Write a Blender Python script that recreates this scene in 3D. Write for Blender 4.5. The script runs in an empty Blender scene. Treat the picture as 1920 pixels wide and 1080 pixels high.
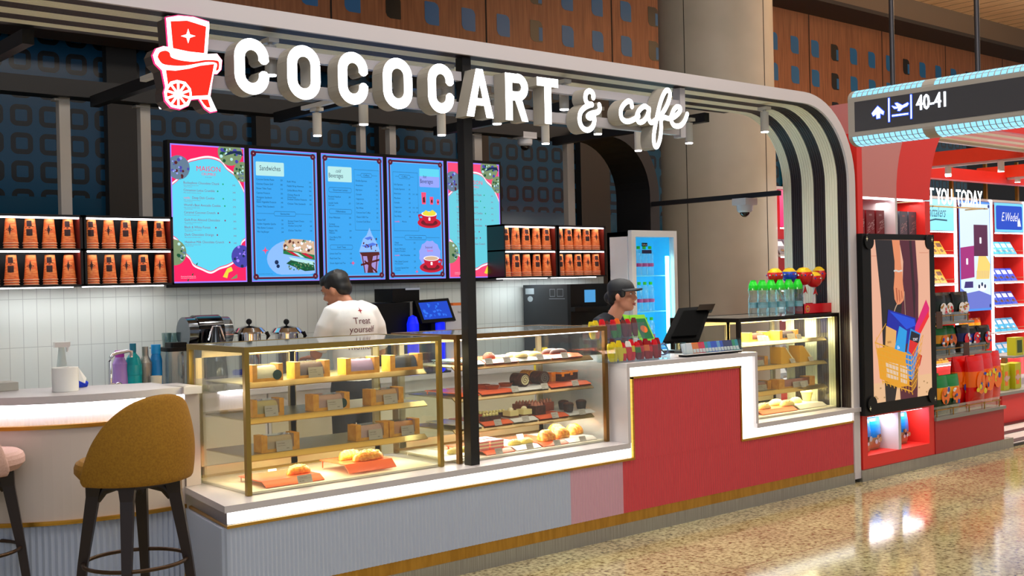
import bpy, math, random
from mathutils import Vector, Matrix
random.seed(7)
SC = bpy.context.scene
COL = SC.collection
PI = math.pi
# ---------------------------------------------------------------- camera
F = 2153.2; YAW = 0.70991; PITCH = -0.0046; ROLL = -0.022387
CAM = Vector((0.0, -4.98693, 1.6))
_fw = Vector((math.sin(YAW)*math.cos(PITCH), math.cos(YAW)*math.cos(PITCH), math.sin(PITCH)))
_r0 = Vector((math.cos(YAW), -math.sin(YAW), 0)); _u0 = _r0.cross(_fw)
_r = _r0*math.cos(ROLL)+_u0*math.sin(ROLL); _u = _u0*math.cos(ROLL)-_r0*math.sin(ROLL)
cd = bpy.data.cameras.new('camera'); cam = bpy.data.objects.new('camera', cd); COL.objects.link(cam)
cd.sensor_width = 36; cd.lens = F/1920*36; cd.clip_start = 0.05; cd.clip_end = 100
cam.matrix_world = Matrix(((_r.x, _u.x, -_fw.x, CAM.x), (_r.y, _u.y, -_fw.y, CAM.y), (_r.z, _u.z, -_fw.z, CAM.z), (0, 0, 0, 1)))
SC.camera = cam
def ray(x, y): return _fw*F+_r*(x-960)-_u*(y-540)
def PY(x, y, Y=0.0): d = ray(x, y); return CAM+d*((Y-CAM.y)/d.y)
def PX(x, y, X): d = ray(x, y); return CAM+d*((X-CAM.x)/d.x)
def PZ(x, y, Z): d = ray(x, y); return CAM+d*((Z-CAM.z)/d.z)
def PD(x, y, D): return CAM+ray(x, y)*(D/F)
# ---------------------------------------------------------------- world, exposure, large lights
w = bpy.data.worlds.new('world'); SC.world = w; w.use_nodes = True
w.node_tree.nodes['Background'].inputs[0].default_value = (0.72, 0.74, 0.80, 1)
w.node_tree.nodes['Background'].inputs[1].default_value = 0.52
SC.cycles.transparent_max_bounces = 40
SC.view_settings.view_transform = 'Standard'; SC.view_settings.look = 'None'
SC.view_settings.exposure = 0.0; SC.view_settings.gamma = 1.0; SC.view_settings.use_curve_mapping = False
def area(name, loc, size, energy, color, rot=(0, 0, 0), sy=None):
    l = bpy.data.lights.new(name, 'AREA'); l.energy = energy; l.color = color; l.size = size
    if sy: l.shape = 'RECTANGLE'; l.size_y = sy
    o = bpy.data.objects.new(name, l); COL.objects.link(o); o.location = loc; o.rotation_euler = rot; return o
def spot(name, loc, energy, color=(1, .97, .9), ang=70, rot=(0, 0, 0), size=0.03):
    l = bpy.data.lights.new(name, 'SPOT'); l.energy = energy; l.color = color; l.spot_size = math.radians(ang); l.spot_blend = .6; l.shadow_soft_size = size
    o = bpy.data.objects.new(name, l); COL.objects.link(o); o.location = loc; o.rotation_euler = rot; return o
area('hall_ceiling_light', (4, -1.9, 5.7), 7, 220, (1.0, .93, .84), sy=2.2)
area('hall_ceiling_light', (13, -2.6, 5.7), 7, 290, (1.0, .88, .76), sy=2.2)
area('added_uplight', (16, .6, 5.2), 9, 620, (1.0, .86, .68), (PI, 0, 0), 3)  # unseen upward fill, added to brighten the ceiling planks and wooden wall
area('concourse_light', (-1.0, -8.5, 4.6), 5, 120, (.80, .88, 1.0), (math.radians(62), 0, math.radians(-25)), 2)
# ---------------------------------------------------------------- materials
def lin(c): return tuple(((v/12.92) if v <= .04045 else ((v+.055)/1.055)**2.4) for v in c)
MATS = {}
def mat(name, c=(.8, .8, .8), rough=.5, metal=0.0, emit=None, es=1.0, spec=.5, alpha=1.0, coat=0.0, trans=0.0):
    if name in MATS: return MATS[name]
    m = bpy.data.materials.new(name); m.use_nodes = True; b = m.node_tree.nodes['Principled BSDF']; L = lin(c)
    b.inputs['Base Color'].default_value = (*L, 1); b.inputs['Roughness'].default_value = rough; b.inputs['Metallic'].default_value = metal
    b.inputs['Specular IOR Level'].default_value = spec; b.inputs['Coat Weight'].default_value = coat
    b.inputs['Alpha'].default_value = alpha
    if emit is not None:
        b.inputs['Emission Color'].default_value = (*lin(emit), 1); b.inputs['Emission Strength'].default_value = es
    MATS[name] = m; return m
def glass(name, tint=(.985, .995, .985), refl=1.0, rough=.02, base=.04):
    if name in MATS: return MATS[name]
    m = bpy.data.materials.new(name); m.use_nodes = True; nt = m.node_tree; nt.nodes.clear()
    o = nt.nodes.new('ShaderNodeOutputMaterial'); mx = nt.nodes.new('ShaderNodeMixShader'); t = nt.nodes.new('ShaderNodeBsdfTransparent'); g = nt.nodes.new('ShaderNodeBsdfGlossy')
    f = nt.nodes.new('ShaderNodeLayerWeight'); f.inputs[0].default_value = .12; mt = nt.nodes.new('ShaderNodeMath'); mt.operation = 'MULTIPLY_ADD'
    mt.inputs[1].default_value = .5*refl; mt.inputs[2].default_value = base
    t.inputs[0].default_value = (*lin(tint), 1); g.inputs['Roughness'].default_value = rough; g.inputs[0].default_value = (1, 1, 1, 1)
    L = nt.links; L.new(f.outputs['Fresnel'], mt.inputs[0]); L.new(mt.outputs[0], mx.inputs[0]); L.new(t.outputs[0], mx.inputs[1]); L.new(g.outputs[0], mx.inputs[2]); L.new(mx.outputs[0], o.inputs[0])
    MATS[name] = m; return m
def nodes(m): return m.node_tree.nodes, m.node_tree.links, m.node_tree.nodes['Principled BSDF']
def noisy(name, c1, c2, scale=(1, 1, 1), ns=8.0, detail=6, rough=.5, metal=0, lo=.35, hi=.65, bump=0.0, spec=.5, coat=0):
    m = mat(name, c1, rough, metal, spec=spec, coat=coat); N, L, b = nodes(m)
    tc = N.new('ShaderNodeTexCoord'); mp = N.new('ShaderNodeMapping'); mp.inputs['Scale'].default_value = scale
    n = N.new('ShaderNodeTexNoise'); n.inputs['Scale'].default_value = ns; n.inputs['Detail'].default_value = detail
    r = N.new('ShaderNodeValToRGB'); r.color_ramp.elements[0].position = lo; r.color_ramp.elements[1].position = hi
    r.color_ramp.elements[0].color = (*lin(c1), 1); r.color_ramp.elements[1].color = (*lin(c2), 1)
    L.new(tc.outputs['Object'], mp.inputs[0]); L.new(mp.outputs[0], n.inputs[0]); L.new(n.outputs[0], r.inputs[0]); L.new(r.outputs[0], b.inputs['Base Color'])
    if bump:
        bp = N.new('ShaderNodeBump'); bp.inputs['Strength'].default_value = bump; bp.inputs['Distance'].default_value = .01; L.new(n.outputs[0], bp.inputs['Height']); L.new(bp.outputs[0], b.inputs['Normal'])
    return m
def E(name, c=(1, 1, 1), es=1.0, base=(.02, .02, .02), rough=.3): return mat(name, base, rough, emit=c, es=es)
GRAN = noisy('granite', (.57, .53, .41), (.84, .82, .69), (1, 1, 1), 46, 10, .10, lo=.36, hi=.60, spec=.6)
def granite():
    N, L, b = nodes(GRAN); r = [n for n in N if n.type == 'VALTORGB'][0]; tc = [n for n in N if n.type == 'TEX_COORD'][0]
    e = r.color_ramp.elements.new(.27); e.color = (*lin((.30, .27, .22)), 1); r.color_ramp.elements[0].position = .30
    big = N.new('ShaderNodeTexNoise'); big.inputs['Scale'].default_value = 1.3; big.inputs['Detail'].default_value = 3; L.new(tc.outputs['Object'], big.inputs[0])
    br = N.new('ShaderNodeValToRGB'); br.color_ramp.elements[0].position = .35; br.color_ramp.elements[1].position = .65
    br.color_ramp.elements[0].color = (*lin((.86, .82, .76)), 1); br.color_ramp.elements[1].color = (*lin((.96, .96, .88)), 1); L.new(big.outputs[0], br.inputs[0])
    mx = N.new('ShaderNodeMixRGB'); mx.blend_type = 'MULTIPLY'; mx.inputs[0].default_value = 1; L.new(r.outputs[0], mx.inputs[1]); L.new(br.outputs[0], mx.inputs[2])
    bk = N.new('ShaderNodeTexBrick'); bk.offset = 0; bk.inputs['Scale'].default_value = 1.0; bk.inputs['Brick Width'].default_value = 1.2; bk.inputs['Row Height'].default_value = 1.2; bk.inputs['Mortar Size'].default_value = .003
    bk.inputs['Color1'].default_value = bk.inputs['Color2'].default_value = (1, 1, 1, 1); bk.inputs['Mortar'].default_value = (.35, .3, .25, 1); L.new(tc.outputs['Object'], bk.inputs[0])
    m2 = N.new('ShaderNodeMixRGB'); m2.blend_type = 'MULTIPLY'; m2.inputs[0].default_value = 1; L.new(mx.outputs[0], m2.inputs[1]); L.new(bk.outputs[0], m2.inputs[2]); L.new(m2.outputs[0], b.inputs['Base Color'])
granite()
def tiles(name, c, grout, w, h, rough=.25, x0=0.0, z0=0.0):
    m = mat(name, c, rough); N, L, b = nodes(m); tc = N.new('ShaderNodeTexCoord'); sp = N.new('ShaderNodeSeparateXYZ'); cb = N.new('ShaderNodeCombineXYZ')
    L.new(tc.outputs['Object'], sp.inputs[0])
    a1 = N.new('ShaderNodeMath'); a1.operation = 'ADD'; a1.inputs[1].default_value = x0; a2 = N.new('ShaderNodeMath'); a2.operation = 'ADD'; a2.inputs[1].default_value = z0
    L.new(sp.outputs[0], a1.inputs[0]); L.new(sp.outputs[2], a2.inputs[0]); L.new(a1.outputs[0], cb.inputs[0]); L.new(a2.outputs[0], cb.inputs[1])
    bk = N.new('ShaderNodeTexBrick'); bk.offset = 0; bk.inputs['Scale'].default_value = 1; bk.inputs['Brick Width'].default_value = w; bk.inputs['Row Height'].default_value = h; bk.inputs['Mortar Size'].default_value = .0022; bk.inputs['Mortar Smooth'].default_value = .3
    bk.inputs['Color1'].default_value = (*lin(c), 1); bk.inputs['Color2'].default_value = (*lin([v*.985 for v in c]), 1); bk.inputs['Mortar'].default_value = (*lin(grout), 1)
    L.new(cb.outputs[0], bk.inputs[0]); L.new(bk.outputs[0], b.inputs['Base Color'])
    bp = N.new('ShaderNodeBump'); bp.inputs['Strength'].default_value = .3; bp.inputs['Distance'].default_value = .002; bp.invert = True; L.new(bk.outputs['Fac'], bp.inputs['Height']); L.new(bp.outputs[0], b.inputs['Normal'])
    return m
TILE = tiles('stacked_wall_tile', (.82, .85, .83), (.68, .71, .70), .0852, .304, x0=.012, z0=-.044)
def fritmat(name, bg, ring, s=.25, rough=.2, es=0.0):
    m = mat(name, bg, rough); N, L, b = nodes(m); tc = N.new('ShaderNodeTexCoord'); sp = N.new('ShaderNodeSeparateXYZ'); L.new(tc.outputs['Object'], sp.inputs[0])
    def M(op, a, bb=None):
        n = N.new('ShaderNodeMath'); n.operation = op
        for i, v in enumerate((a, bb)):
            if v is None: continue
            if isinstance(v, (int, float)): n.inputs[i].default_value = v
            else: L.new(v, n.inputs[i])
        return n.outputs[0]
    fx = M('SUBTRACT', M('FRACT', M('MULTIPLY', sp.outputs[0], 1/s)), .5); fz = M('SUBTRACT', M('FRACT', M('MULTIPLY', sp.outputs[2], 1/s)), .5)
    qx = M('MAXIMUM', M('SUBTRACT', M('ABSOLUTE', fx), .15), 0.0); qz = M('MAXIMUM', M('SUBTRACT', M('ABSOLUTE', fz), .15), 0.0)
    d = M('SQRT', M('ADD', M('MULTIPLY', qx, qx), M('MULTIPLY', qz, qz)))
    mk = M('LESS_THAN', M('ABSOLUTE', M('SUBTRACT', d, .145)), .09)
    d2 = M('LESS_THAN', M('ADD', M('ABSOLUTE', fx), M('ABSOLUTE', fz)), 2.0)
    mx = N.new('ShaderNodeMixRGB'); mx.inputs[1].default_value = (*lin(bg), 1); mx.inputs[2].default_value = (*lin(ring), 1); L.new(mk, mx.inputs[0]); L.new(mx.outputs[0], b.inputs['Base Color'])
    if es: L.new(mx.outputs[0], b.inputs['Emission Color']); b.inputs['Emission Strength'].default_value = es
    return m
FRIT = fritmat('frit_glass', (.004, .27, .41), (.055, .085, .10), .26)
WOOD = noisy('wood_veneer', (.50, .31, .18), (.66, .43, .27), (6, 6, .35), 5, 8, .45, lo=.3, hi=.7)
PLANK = noisy('ceiling_plank', (.86, .70, .52), (.93, .79, .62), (4, .5, 4), 4, 4, .6)
def plank_lines():
    N, L, b = nodes(PLANK); tc = [n for n in N if n.type == 'TEX_COORD'][0]; r = [n for n in N if n.type == 'VALTORGB'][0]
    wv = N.new('ShaderNodeTexBrick'); wv.offset = .0; wv.inputs['Scale'].default_value = 1; wv.inputs['Brick Width'].default_value = .34; wv.inputs['Row Height'].default_value = 50; wv.inputs['Mortar Size'].default_value = .012
    wv.inputs['Color1'].default_value = wv.inputs['Color2'].default_value = (1, 1, 1, 1); wv.inputs['Mortar'].default_value = (.10, .04, .02, 1); L.new(tc.outputs['Object'], wv.inputs[0])
    mx = N.new('ShaderNodeMixRGB'); mx.blend_type = 'MULTIPLY'; mx.inputs[0].default_value = 1; L.new(r.outputs[0], mx.inputs[1]); L.new(wv.outputs[0], mx.inputs[2]); L.new(mx.outputs[0], b.inputs['Base Color'])
plank_lines()
WHITE = mat('white_solid_surface', (.78, .76, .77), .35)
FASC = mat('fascia_paint', (.80, .78, .80), .45)
CREAM = mat('cream_fluted_paint', (.96, .95, .87), .5)
BROWN = mat('dark_brown_fluted_paint', (.16, .095, .095), .5)
BLACK = mat('black_metal', (.035, .028, .03), .45)
BLKP = mat('black_plastic', (.02, .02, .022), .45, spec=.25)
GOLD = noisy('brushed_gold', (.76, .56, .20), (.84, .64, .28), (1, 1, 30), 6, 3, .32, .9)
GOLDP = noisy('gold_plinth', (.66, .47, .12), (.74, .54, .18), (8, 8, 1), 5, 3, .42, .45)
BRASS = mat('brass_frame', (.62, .52, .32), .28, 1)
STEEL = noisy('brushed_steel', (.58, .57, .53), (.70, .69, .66), (40, 40, .6), 4, 3, .35, .7)
CHROME = mat('chrome', (.85, .85, .87), .08, 1)
SHELFM = mat('shelf_metal', (.70, .66, .48), .3, .85)
GLOW = E('led_diffuser', (1, .985, .96), 2.6)
LED = E('led_strip', (1, .98, 1.0), 9)
LEDW = E('warm_led_strip', (1, .90, .62), 7)
LENS = E('spot_lens', (1, .99, 1), 14)
WRIB = mat('white_ribbed_panel', (.70, .74, .82), .4)
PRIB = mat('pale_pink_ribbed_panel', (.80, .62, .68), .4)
RRIB = mat('red_ribbed_panel', (.80, .26, .29), .45)
RED = mat('red_laminate', (.86, .17, .14), .4)
DRED = mat('deep_red_laminate', (.68, .10, .13), .4)
GLS = glass('clear_glass')
COLM = noisy('column_cladding', (.70, .68, .62), (.73, .71, .65), (1, 1, 1), 3, 2, .5)
LET = E('letter_face', (1, 1, 1), 4.0)
RETN = mat('letter_return', (.68, .66, .62), .5)
PAPER = mat('white_paper', (.93, .93, .91), .7)
TAGM = mat('printed_card', (.72, .68, .62), .6)
# ---------------------------------------------------------------- mesh builder
_TXT = {}
def text_geo(s, align='LEFT'):
    k = (s, align)
    if k not in _TXT:
        c = bpy.data.curves.new('t', 'FONT'); c.body = s; c.size = 1; c.align_x = align; c.resolution_u = 2
        o = bpy.data.objects.new('t', c); me = bpy.data.meshes.new_from_object(o)
        _TXT[k] = ([(v.co.x, v.co.y) for v in me.vertices], [tuple(p.vertices) for p in me.polygons])
        bpy.data.objects.remove(o); bpy.data.curves.remove(c); bpy.data.meshes.remove(me)
    return _TXT[k]
class Fr:  # a flat frame: origin, right, up, outward normal
    def __init__(s, o, u, v, n=None):
        s.o = Vector(o); s.u = Vector(u); s.v = Vector(v); s.n = Vector(n) if n else s.u.cross(s.v).normalized()
    def p(s, a, b, c=0.0): return s.o+s.u*a+s.v*b+s.n*c
class MB:
    def __init__(s): s.v = []; s.f = []; s.m = []; s.sm = []; s.mats = []
    def mi(s, m):
        if m not in s.mats: s.mats.append(m)
        return s.mats.index(m)
    def add(s, vs, fs, m, smooth=False):
        k = len(s.v); i = s.mi(m); s.v += [Vector(v) for v in vs]
        for f in fs: s.f.append([k+j for j in f]); s.m.append(i); s.sm.append(smooth)
        return s
    def box(s, a, b, m, rz=0.0, piv=None, bev=0):
        x0, y0, z0 = a; x1, y1, z1 = b
        if bev:
            pts = rrect(min(x0, x1), min(y0, y1), max(x0, x1), max(y0, y1), bev, 3)
            return s.prism([(p[0], p[1]) for p in pts], z0, z1, m)
        vs = [Vector(p) for p in ((x0, y0, z0), (x1, y0, z0), (x1, y1, z0), (x0, y1, z0), (x0, y0, z1), (x1, y0, z1), (x1, y1, z1), (x0, y1, z1))]
        if rz:
            pv = Vector(piv) if piv else Vector(((x0+x1)/2, (y0+y1)/2, 0)); R = Matrix.Rotation(rz, 3, 'Z'); vs = [R@(v-pv)+pv for v in vs]
        return s.add(vs, [(0, 3, 2, 1), (4, 5, 6, 7), (0, 1, 5, 4), (1, 2, 6, 5), (2, 3, 7, 6), (3, 0, 4, 7)], m)
    def prism(s, pts, z0, z1, m, smooth=False):  # plan polygon, vertical
        n = len(pts); vs = [(p[0], p[1], z0) for p in pts]+[(p[0], p[1], z1) for p in pts]
        s.add(vs, [tuple(range(n-1, -1, -1)), tuple(range(n, 2*n))], m)
        return s.add(vs, [(i, (i+1) % n, n+(i+1) % n, n+i) for i in range(n)], m, smooth)
    def slab(s, fr, pts, c0, c1, m, side=None):  # polygon in frame, extruded c0..c1 along normal
        n = len(pts); vs = [fr.p(a, b, c0) for a, b in pts]+[fr.p(a, b, c1) for a, b in pts]
        s.add(vs, [tuple(range(n-1, -1, -1))], side or m); s.add(vs, [tuple(range(n, 2*n))], m)
        return s.add(vs, [(i, (i+1) % n, n+(i+1) % n, n+i) for i in range(n)], side or m)
    def flat(s, fr, pts, c, m): return s.add([fr.p(a, b, c) for a, b in pts], [tuple(range(len(pts)))], m)
    def text(s, fr, t, x, y, size, c, m, align='LEFT', sx=1.0, shear=0.0):
        vs, fs = text_geo(t, align); return s.add([fr.p(x+(a*sx+b*shear)*size, y+b*size, c) for a, b in vs], fs, m)
    def stroke(s, fr, pts, w, c0, c1, m, side=None, cap=True, seg=10):
        for i in range(len(pts)-1):
            a = Vector(pts[i]); b = Vector(pts[i+1]); d = b-a
            if d.length < 1e-6: continue
            q = Vector((-d.y, d.x)).normalized()*w/2
            s.slab(fr, [tuple(a-q), tuple(b-q), tuple(b+q), tuple(a+q)], c0, c1, m, side)
        for i, p in enumerate(pts):
            if cap or 0 < i < len(pts)-1:
                s.slab(fr, [(p[0]+w/2*math.cos(t*2*PI/seg), p[1]+w/2*math.sin(t*2*PI/seg)) for t in range(seg)], c0, c1, m, side)
        return s
    def line(s, fr, pts, w, c, m):
        for i in range(len(pts)-1):
            a = Vector(pts[i]); b = Vector(pts[i+1]); d = b-a
            if d.length < 1e-6: continue
            q = Vector((-d.y, d.x)).normalized()*w/2; e = d.normalized()*w*.3
            s.flat(fr, [tuple(a-q-e), tuple(b-q+e), tuple(b+q+e), tuple(a+q-e)], c, m)
        return s
    def tube(s, pts, r, m, seg=8, closed=False):
        pts = [Vector(p) for p in pts]; n = len(pts); rs = r if isinstance(r, (list, tuple)) else [r]*n; vs = []
        for i, p in enumerate(pts):
            if closed: t = (pts[(i+1) % n]-pts[i-1])
            else: t = pts[min(i+1, n-1)]-pts[max(i-1, 0)]
            t.normalize(); ref = Vector((0, 0, 1)) if abs(t.z) < .95 else Vector((1, 0, 0)); a = t.cross(ref).normalized(); b = t.cross(a)
            vs += [p+(a*math.cos(k*2*PI/seg)+b*math.sin(k*2*PI/seg))*rs[i] for k in range(seg)]
        fs = []
        for i in range(n if closed else n-1):
            j = (i+1) % n
            fs += [(i*seg+k, i*seg+(k+1) % seg, j*seg+(k+1) % seg, j*seg+k) for k in range(seg)]
        s.add(vs, fs, m, True)
        if not closed: s.add(vs[:seg], [tuple(range(seg))], m); s.add(vs[-seg:], [tuple(range(seg-1, -1, -1))], m)
        return s
    def lathe(s, prof, o, m, seg=20, sx=1.0, sy=1.0, mfn=None):  # prof [(r,z)]
        o = Vector(o); vs = []
        for r, z in prof: vs += [o+Vector((r*math.cos(k*2*PI/seg)*sx, r*math.sin(k*2*PI/seg)*sy, z)) for k in range(seg)]
        for i in range(len(prof)-1):
            fs = [(i*seg+k, i*seg+(k+1) % seg, (i+1)*seg+(k+1) % seg, (i+1)*seg+k) for k in range(seg)]
            s.add(vs, fs, mfn(i) if mfn else m, True) if False else s._addshared(vs, fs, mfn(i) if mfn else m)
        s.v += []
        if prof[0][0] > 1e-4: s.add(vs[:seg], [tuple(range(seg-1, -1, -1))], mfn(0) if mfn else m)
        if prof[-1][0] > 1e-4: s.add(vs[-seg:], [tuple(range(seg))], mfn(len(prof)-2) if mfn else m)
        return s
    def _addshared(s, vs, fs, m):
        used = sorted({j for f in fs for j in f}); mp = {j: i for i, j in enumerate(used)}
        return s.add([vs[j] for j in used], [tuple(mp[j] for j in f) for f in fs], m, True)
    def ball(s, o, r, m, seg=14, rings=9, rot=None):
        o = Vector(o); rr = r if isinstance(r, (tuple, list)) else (r, r, r); vs = []; fs = []
        for i in range(rings+1):
            th = PI*i/rings
            for k in range(seg):
                p = Vector((math.sin(th)*math.cos(2*PI*k/seg)*rr[0], math.sin(th)*math.sin(2*PI*k/seg)*rr[1], math.cos(th)*rr[2]))
                vs.append(o+(rot@p if rot else p))
        for i in range(rings): fs += [(i*seg+k, (i+1)*seg+k, (i+1)*seg+(k+1) % seg, i*seg+(k+1) % seg) for k in range(seg)]
        return s.add(vs, fs, m, True)
    def sweep(s, plan, prof, m, closed=True, smooth=False):  # plan [(x,y)], prof [(outset,z)]; outset to the right of travel
        n = len(plan); N = []
        for i in range(n):
            a = Vector(plan[max(i-1, 0)]); b = Vector(plan[min(i+1, n-1)]); t = (b-a).normalized(); N.append(Vector((t.y, -t.x)))
        vs = []; k = len(prof)
        for i in range(n):
            for o, z in prof: q = Vector(plan[i])+N[i]*o; vs.append((q.x, q.y, z))
        fs = []
        for i in range(n-1):
            for j in range(k if closed else k-1):
                jj = (j+1) % k; fs.append((i*k+j, (i+1)*k+j, (i+1)*k+jj, i*k+jj))
        s.add(vs, fs, m, smooth)
        if closed: s.add(vs[:k], [tuple(range(k))], m); s.add(vs[-k:], [tuple(range(k-1, -1, -1))], m)
        return s
    def build(s, name, parent=None, loc=None):
        me = bpy.data.meshes.new(name)
        off = Vector(loc) if loc is not None else (parent['_o'] if parent is not None and False else (Vector(ORG[parent.name]) if parent is not None else None))
        if off is None:
            xs = [v.x for v in s.v]; ys = [v.y for v in s.v]; zs = [v.z for v in s.v]; off = Vector(((min(xs)+max(xs))/2, (min(ys)+max(ys))/2, min(zs)))
        me.from_pydata([tuple(v-off) for v in s.v], [], s.f)
        for m in s.mats: me.materials.append(m)
        me.polygons.foreach_set('material_index', s.m); me.polygons.foreach_set('use_smooth', s.sm); me.update()
        o = bpy.data.objects.new(name, me); COL.objects.link(o); ORG[o.name] = tuple(off)
        if parent is not None: o.parent = parent
        else: o.location = off
        return o
ORG = {}
def tag(o, label, cat, group=None):
    o['label'] = label; o['category'] = cat
    if group: o['group'] = group
    return o
def thing(name, label, cat, loc, group=None):
    o = bpy.data.objects.new(name, None); COL.objects.link(o); o.location = Vector(loc); o.empty_display_size = .05; ORG[o.name] = tuple(loc); return tag(o, label, cat, group)
def struct(o): o['kind'] = 'structure'; return o
def dup(o, loc, label=None, rz=None, group=None):
    c = o.copy(); COL.objects.link(c); c.location = Vector(loc); ORG[c.name] = tuple(loc)
    if label: c['label'] = label
    if group: c['group'] = group
    if rz is not None: c.rotation_euler = (0, 0, rz)
    for ch in list(o.children):
        d = ch.copy(); COL.objects.link(d); d.parent = c
        for g in ch.children:
            e = g.copy(); COL.objects.link(e); e.parent = d
    return c
def rrect(x0, y0, x1, y1, r, n=5):
    P = []
    for cx, cy, a in ((x1-r, y0+r, -PI/2), (x1-r, y1-r, 0), (x0+r, y1-r, PI/2), (x0+r, y0+r, PI)):
        P += [(cx+r*math.cos(a+PI/2*k/n), cy+r*math.sin(a+PI/2*k/n)) for k in range(n+1)]
    return P
def circ(x, y, r, n=20, ry=None): return [(x+r*math.cos(2*PI*k/n), y+(ry or r)*math.sin(2*PI*k/n)) for k in range(n)]
def star(x, y, r, ry=None):
    ry = ry or r; P = []
    for k in range(4):
        a = PI/2*k; b = a+PI/4
        P += [(x+r*math.cos(a), y+ry*math.sin(a)), (x+.33*r*math.cos(b), y+.33*ry*math.sin(b))]
    return P
def cr(pts, n=6):  # smooth curve through points
    P = [Vector(p) for p in pts]; out = []
    for i in range(len(P)-1):
        a = P[max(i-1, 0)]; b = P[i]; c = P[i+1]; d = P[min(i+2, len(P)-1)]
        for k in range(n):
            t = k/n; out.append(tuple(.5*((2*b)+(c-a)*t+(2*a-5*b+4*c-d)*t*t+(3*b-a-3*c+d)*t**3)))
    return out+[tuple(P[-1])]
def flute(plan, pitch, depth):
    P = [Vector(p) for p in plan]; out = []; L = 0; seg = []
    for a, b in zip(P, P[1:]): seg.append((a, b, L, (b-a).length)); L += (b-a).length
    n = max(2, int(L/pitch))*4; j = 0
    for i in range(n+1):
        t = L*i/n
        while j < len(seg)-1 and t > seg[j][2]+seg[j][3]: j += 1
        a, b, s0, l = seg[j]; q = a+(b-a)*((t-s0)/l); tt = (b-a).normalized(); nn = Vector((tt.y, -tt.x))
        q = q+nn*(depth*(0, .85, 1, .85)[i % 4]); out.append((q.x, q.y))
    return out
ORD = ['first', 'second', 'third', 'fourth', 'fifth', 'sixth', 'seventh', 'eighth', 'ninth', 'tenth', 'eleventh', 'twelfth', 'thirteenth', 'fourteenth', 'fifteenth', 'sixteenth', 'seventeenth', 'eighteenth', 'nineteenth', 'twentieth']
XZ = lambda Y: Fr((0, Y, 0), (1, 0, 0), (0, 0, 1), (0, -1, 0))  # plane facing the concourse
# ================================================================ SETTING
struct(MB().box((-8, -14, -.1), (30, 12, 0), GRAN).build('floor'))
def pframe(m): m['kind'] = 'structure'; return m
struct(MB().box((.6, 2.5, 0), (7.55, 2.6, 1.64), TILE).build('wall_back', loc=(0, 2.5, 0)))
# far window wall with patterned glass, wooden wall above
o = MB(); 
for a, b in ((-3, 4.28), (4.58, 5.86), (6.03, 7.41), (7.50, 8.67), (9.03, 10.60), (11.14, 12.50), (12.6, 13.6), (13.8, 15.2), (15.4, 17), (17.2, 19), (19.2, 21)): o.box((a, 6.0, 2.50), (b, 6.05, 4.12), FRIT).box((a, 6.0, 2.05), (b, 6.05, 2.50), mat('plain_blue_glass', (.02, .26, .38), .15)).box((a, 6.0, 0), (b, 6.05, 2.05), mat('plain_dark_glass', (.03, .07, .10), .15))
struct(o.build('window_1', loc=(0, 6, 0)))
MULM = mat('dark_bronze_mullion', (.11, .105, .10), .5)
for i, (a, b) in enumerate(((4.28, 4.58), (5.86, 6.03), (7.41, 7.50), (8.67, 9.03), (10.60, 11.14), (12.50, 12.6), (13.6, 13.8), (15.2, 15.4), (17, 17.2), (19, 19.2))):
    struct(MB().box((a, 5.9, 0), (b, 6.1, 4.12), MULM).build('trim_%d' % (i+1)))
ww = MB(); BULK = mat('bulkhead_paint', (.42, .35, .28), .7); BULK2 = mat('bulkhead_dark', (.20, .17, .15), .7)
ww.box((-3, 5.85, 4.14), (26, 5.98, 5.80), WOOD)
HB = mat('blue_lit_opening', (.02, .42, .68), .4); HD = mat('dark_opening', (.012, .03, .05), .3); SEAM = mat('panel_seam', (.06, .03, .02), .7)
fr = XZ(5.85)
seams = [6.78, 8.99, 11.19, 13.3, 15.72, 17.86, 20.0, 22.2]
for sx in seams+[4.6, 2.4, .2]: ww.flat(fr, [(sx-.012, 4.14), (sx+.012, 4.14), (sx+.012, 5.8), (sx-.012, 5.8)], .002, SEAM)
xs = [PY(x, 60, 5.85).x for x in (582, 662, 737, 810, 876, 945, 1006, 1064, 1119, 1175, 1225)]
dx = (xs[-1]-xs[1])/9.0
z1 = PY(1175, 87, 5.85).z; dz = PY(1175, 22, 5.85).z-z1
random.seed(3)
for i in range(-8, 33):
    x = xs[1]+dx*i
    for j in range(-2, 3):
        z = z1+dz*(j)
        if z > 5.6 or z < 4.3: continue
        h = .135; wd = .105; m = HD if (i*7+j*0) % 4 == 3 else HB; r = .06
        P = [(x-wd, z-h+r), (x-wd+.02, z-h+.02), (x-wd+r, z-h), (x+wd-.01, z-h), (x+wd, z-h+.01), (x+wd, z+h-r), (x+wd-.02, z+h-.02), (x+wd-r, z+h), (x-wd+.01, z+h), (x-wd, z+h-.01)]
        ww.flat(fr, P, .003, m)
        if m is HD and i > 3: ww.flat(fr, [(x+wd*.4, z-h+.02), (x+wd, z-h+.02), (x+wd, z+h*.4), (x+wd*.4, z+h*.4)], .004, HB)
struct(ww.build('wall_upper', loc=(0, 5.85, 4.14)))
b = MB(); b.box((-3, 5.2, 5.80), (30, 6.1, 5.86), BULK2).box((-3, 5.2, 5.86), (30, 5.26, 6.2), BULK); struct(b.build('trim_21'))
struct(MB().box((-3, -9, 6.2), (30, 6.1, 6.3), PLANK).build('ceiling', loc=(0, 0, 6.2)))
struct(MB().box((-3, 5.2, 3.95), (7.2, 5.84, 4.12), mat('soffit_brown', (.30, .23, .19), .7)).build('trim_22'))
o = MB(); o.box((20, 6.12, 0), (21, 6.3, 6.2), BULK); struct(MB().box((-3, 6.12, 0), (30, 6.2, 6.2), mat('night_dark', (.03, .05, .07), .6)).build('wall_far'))
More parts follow.
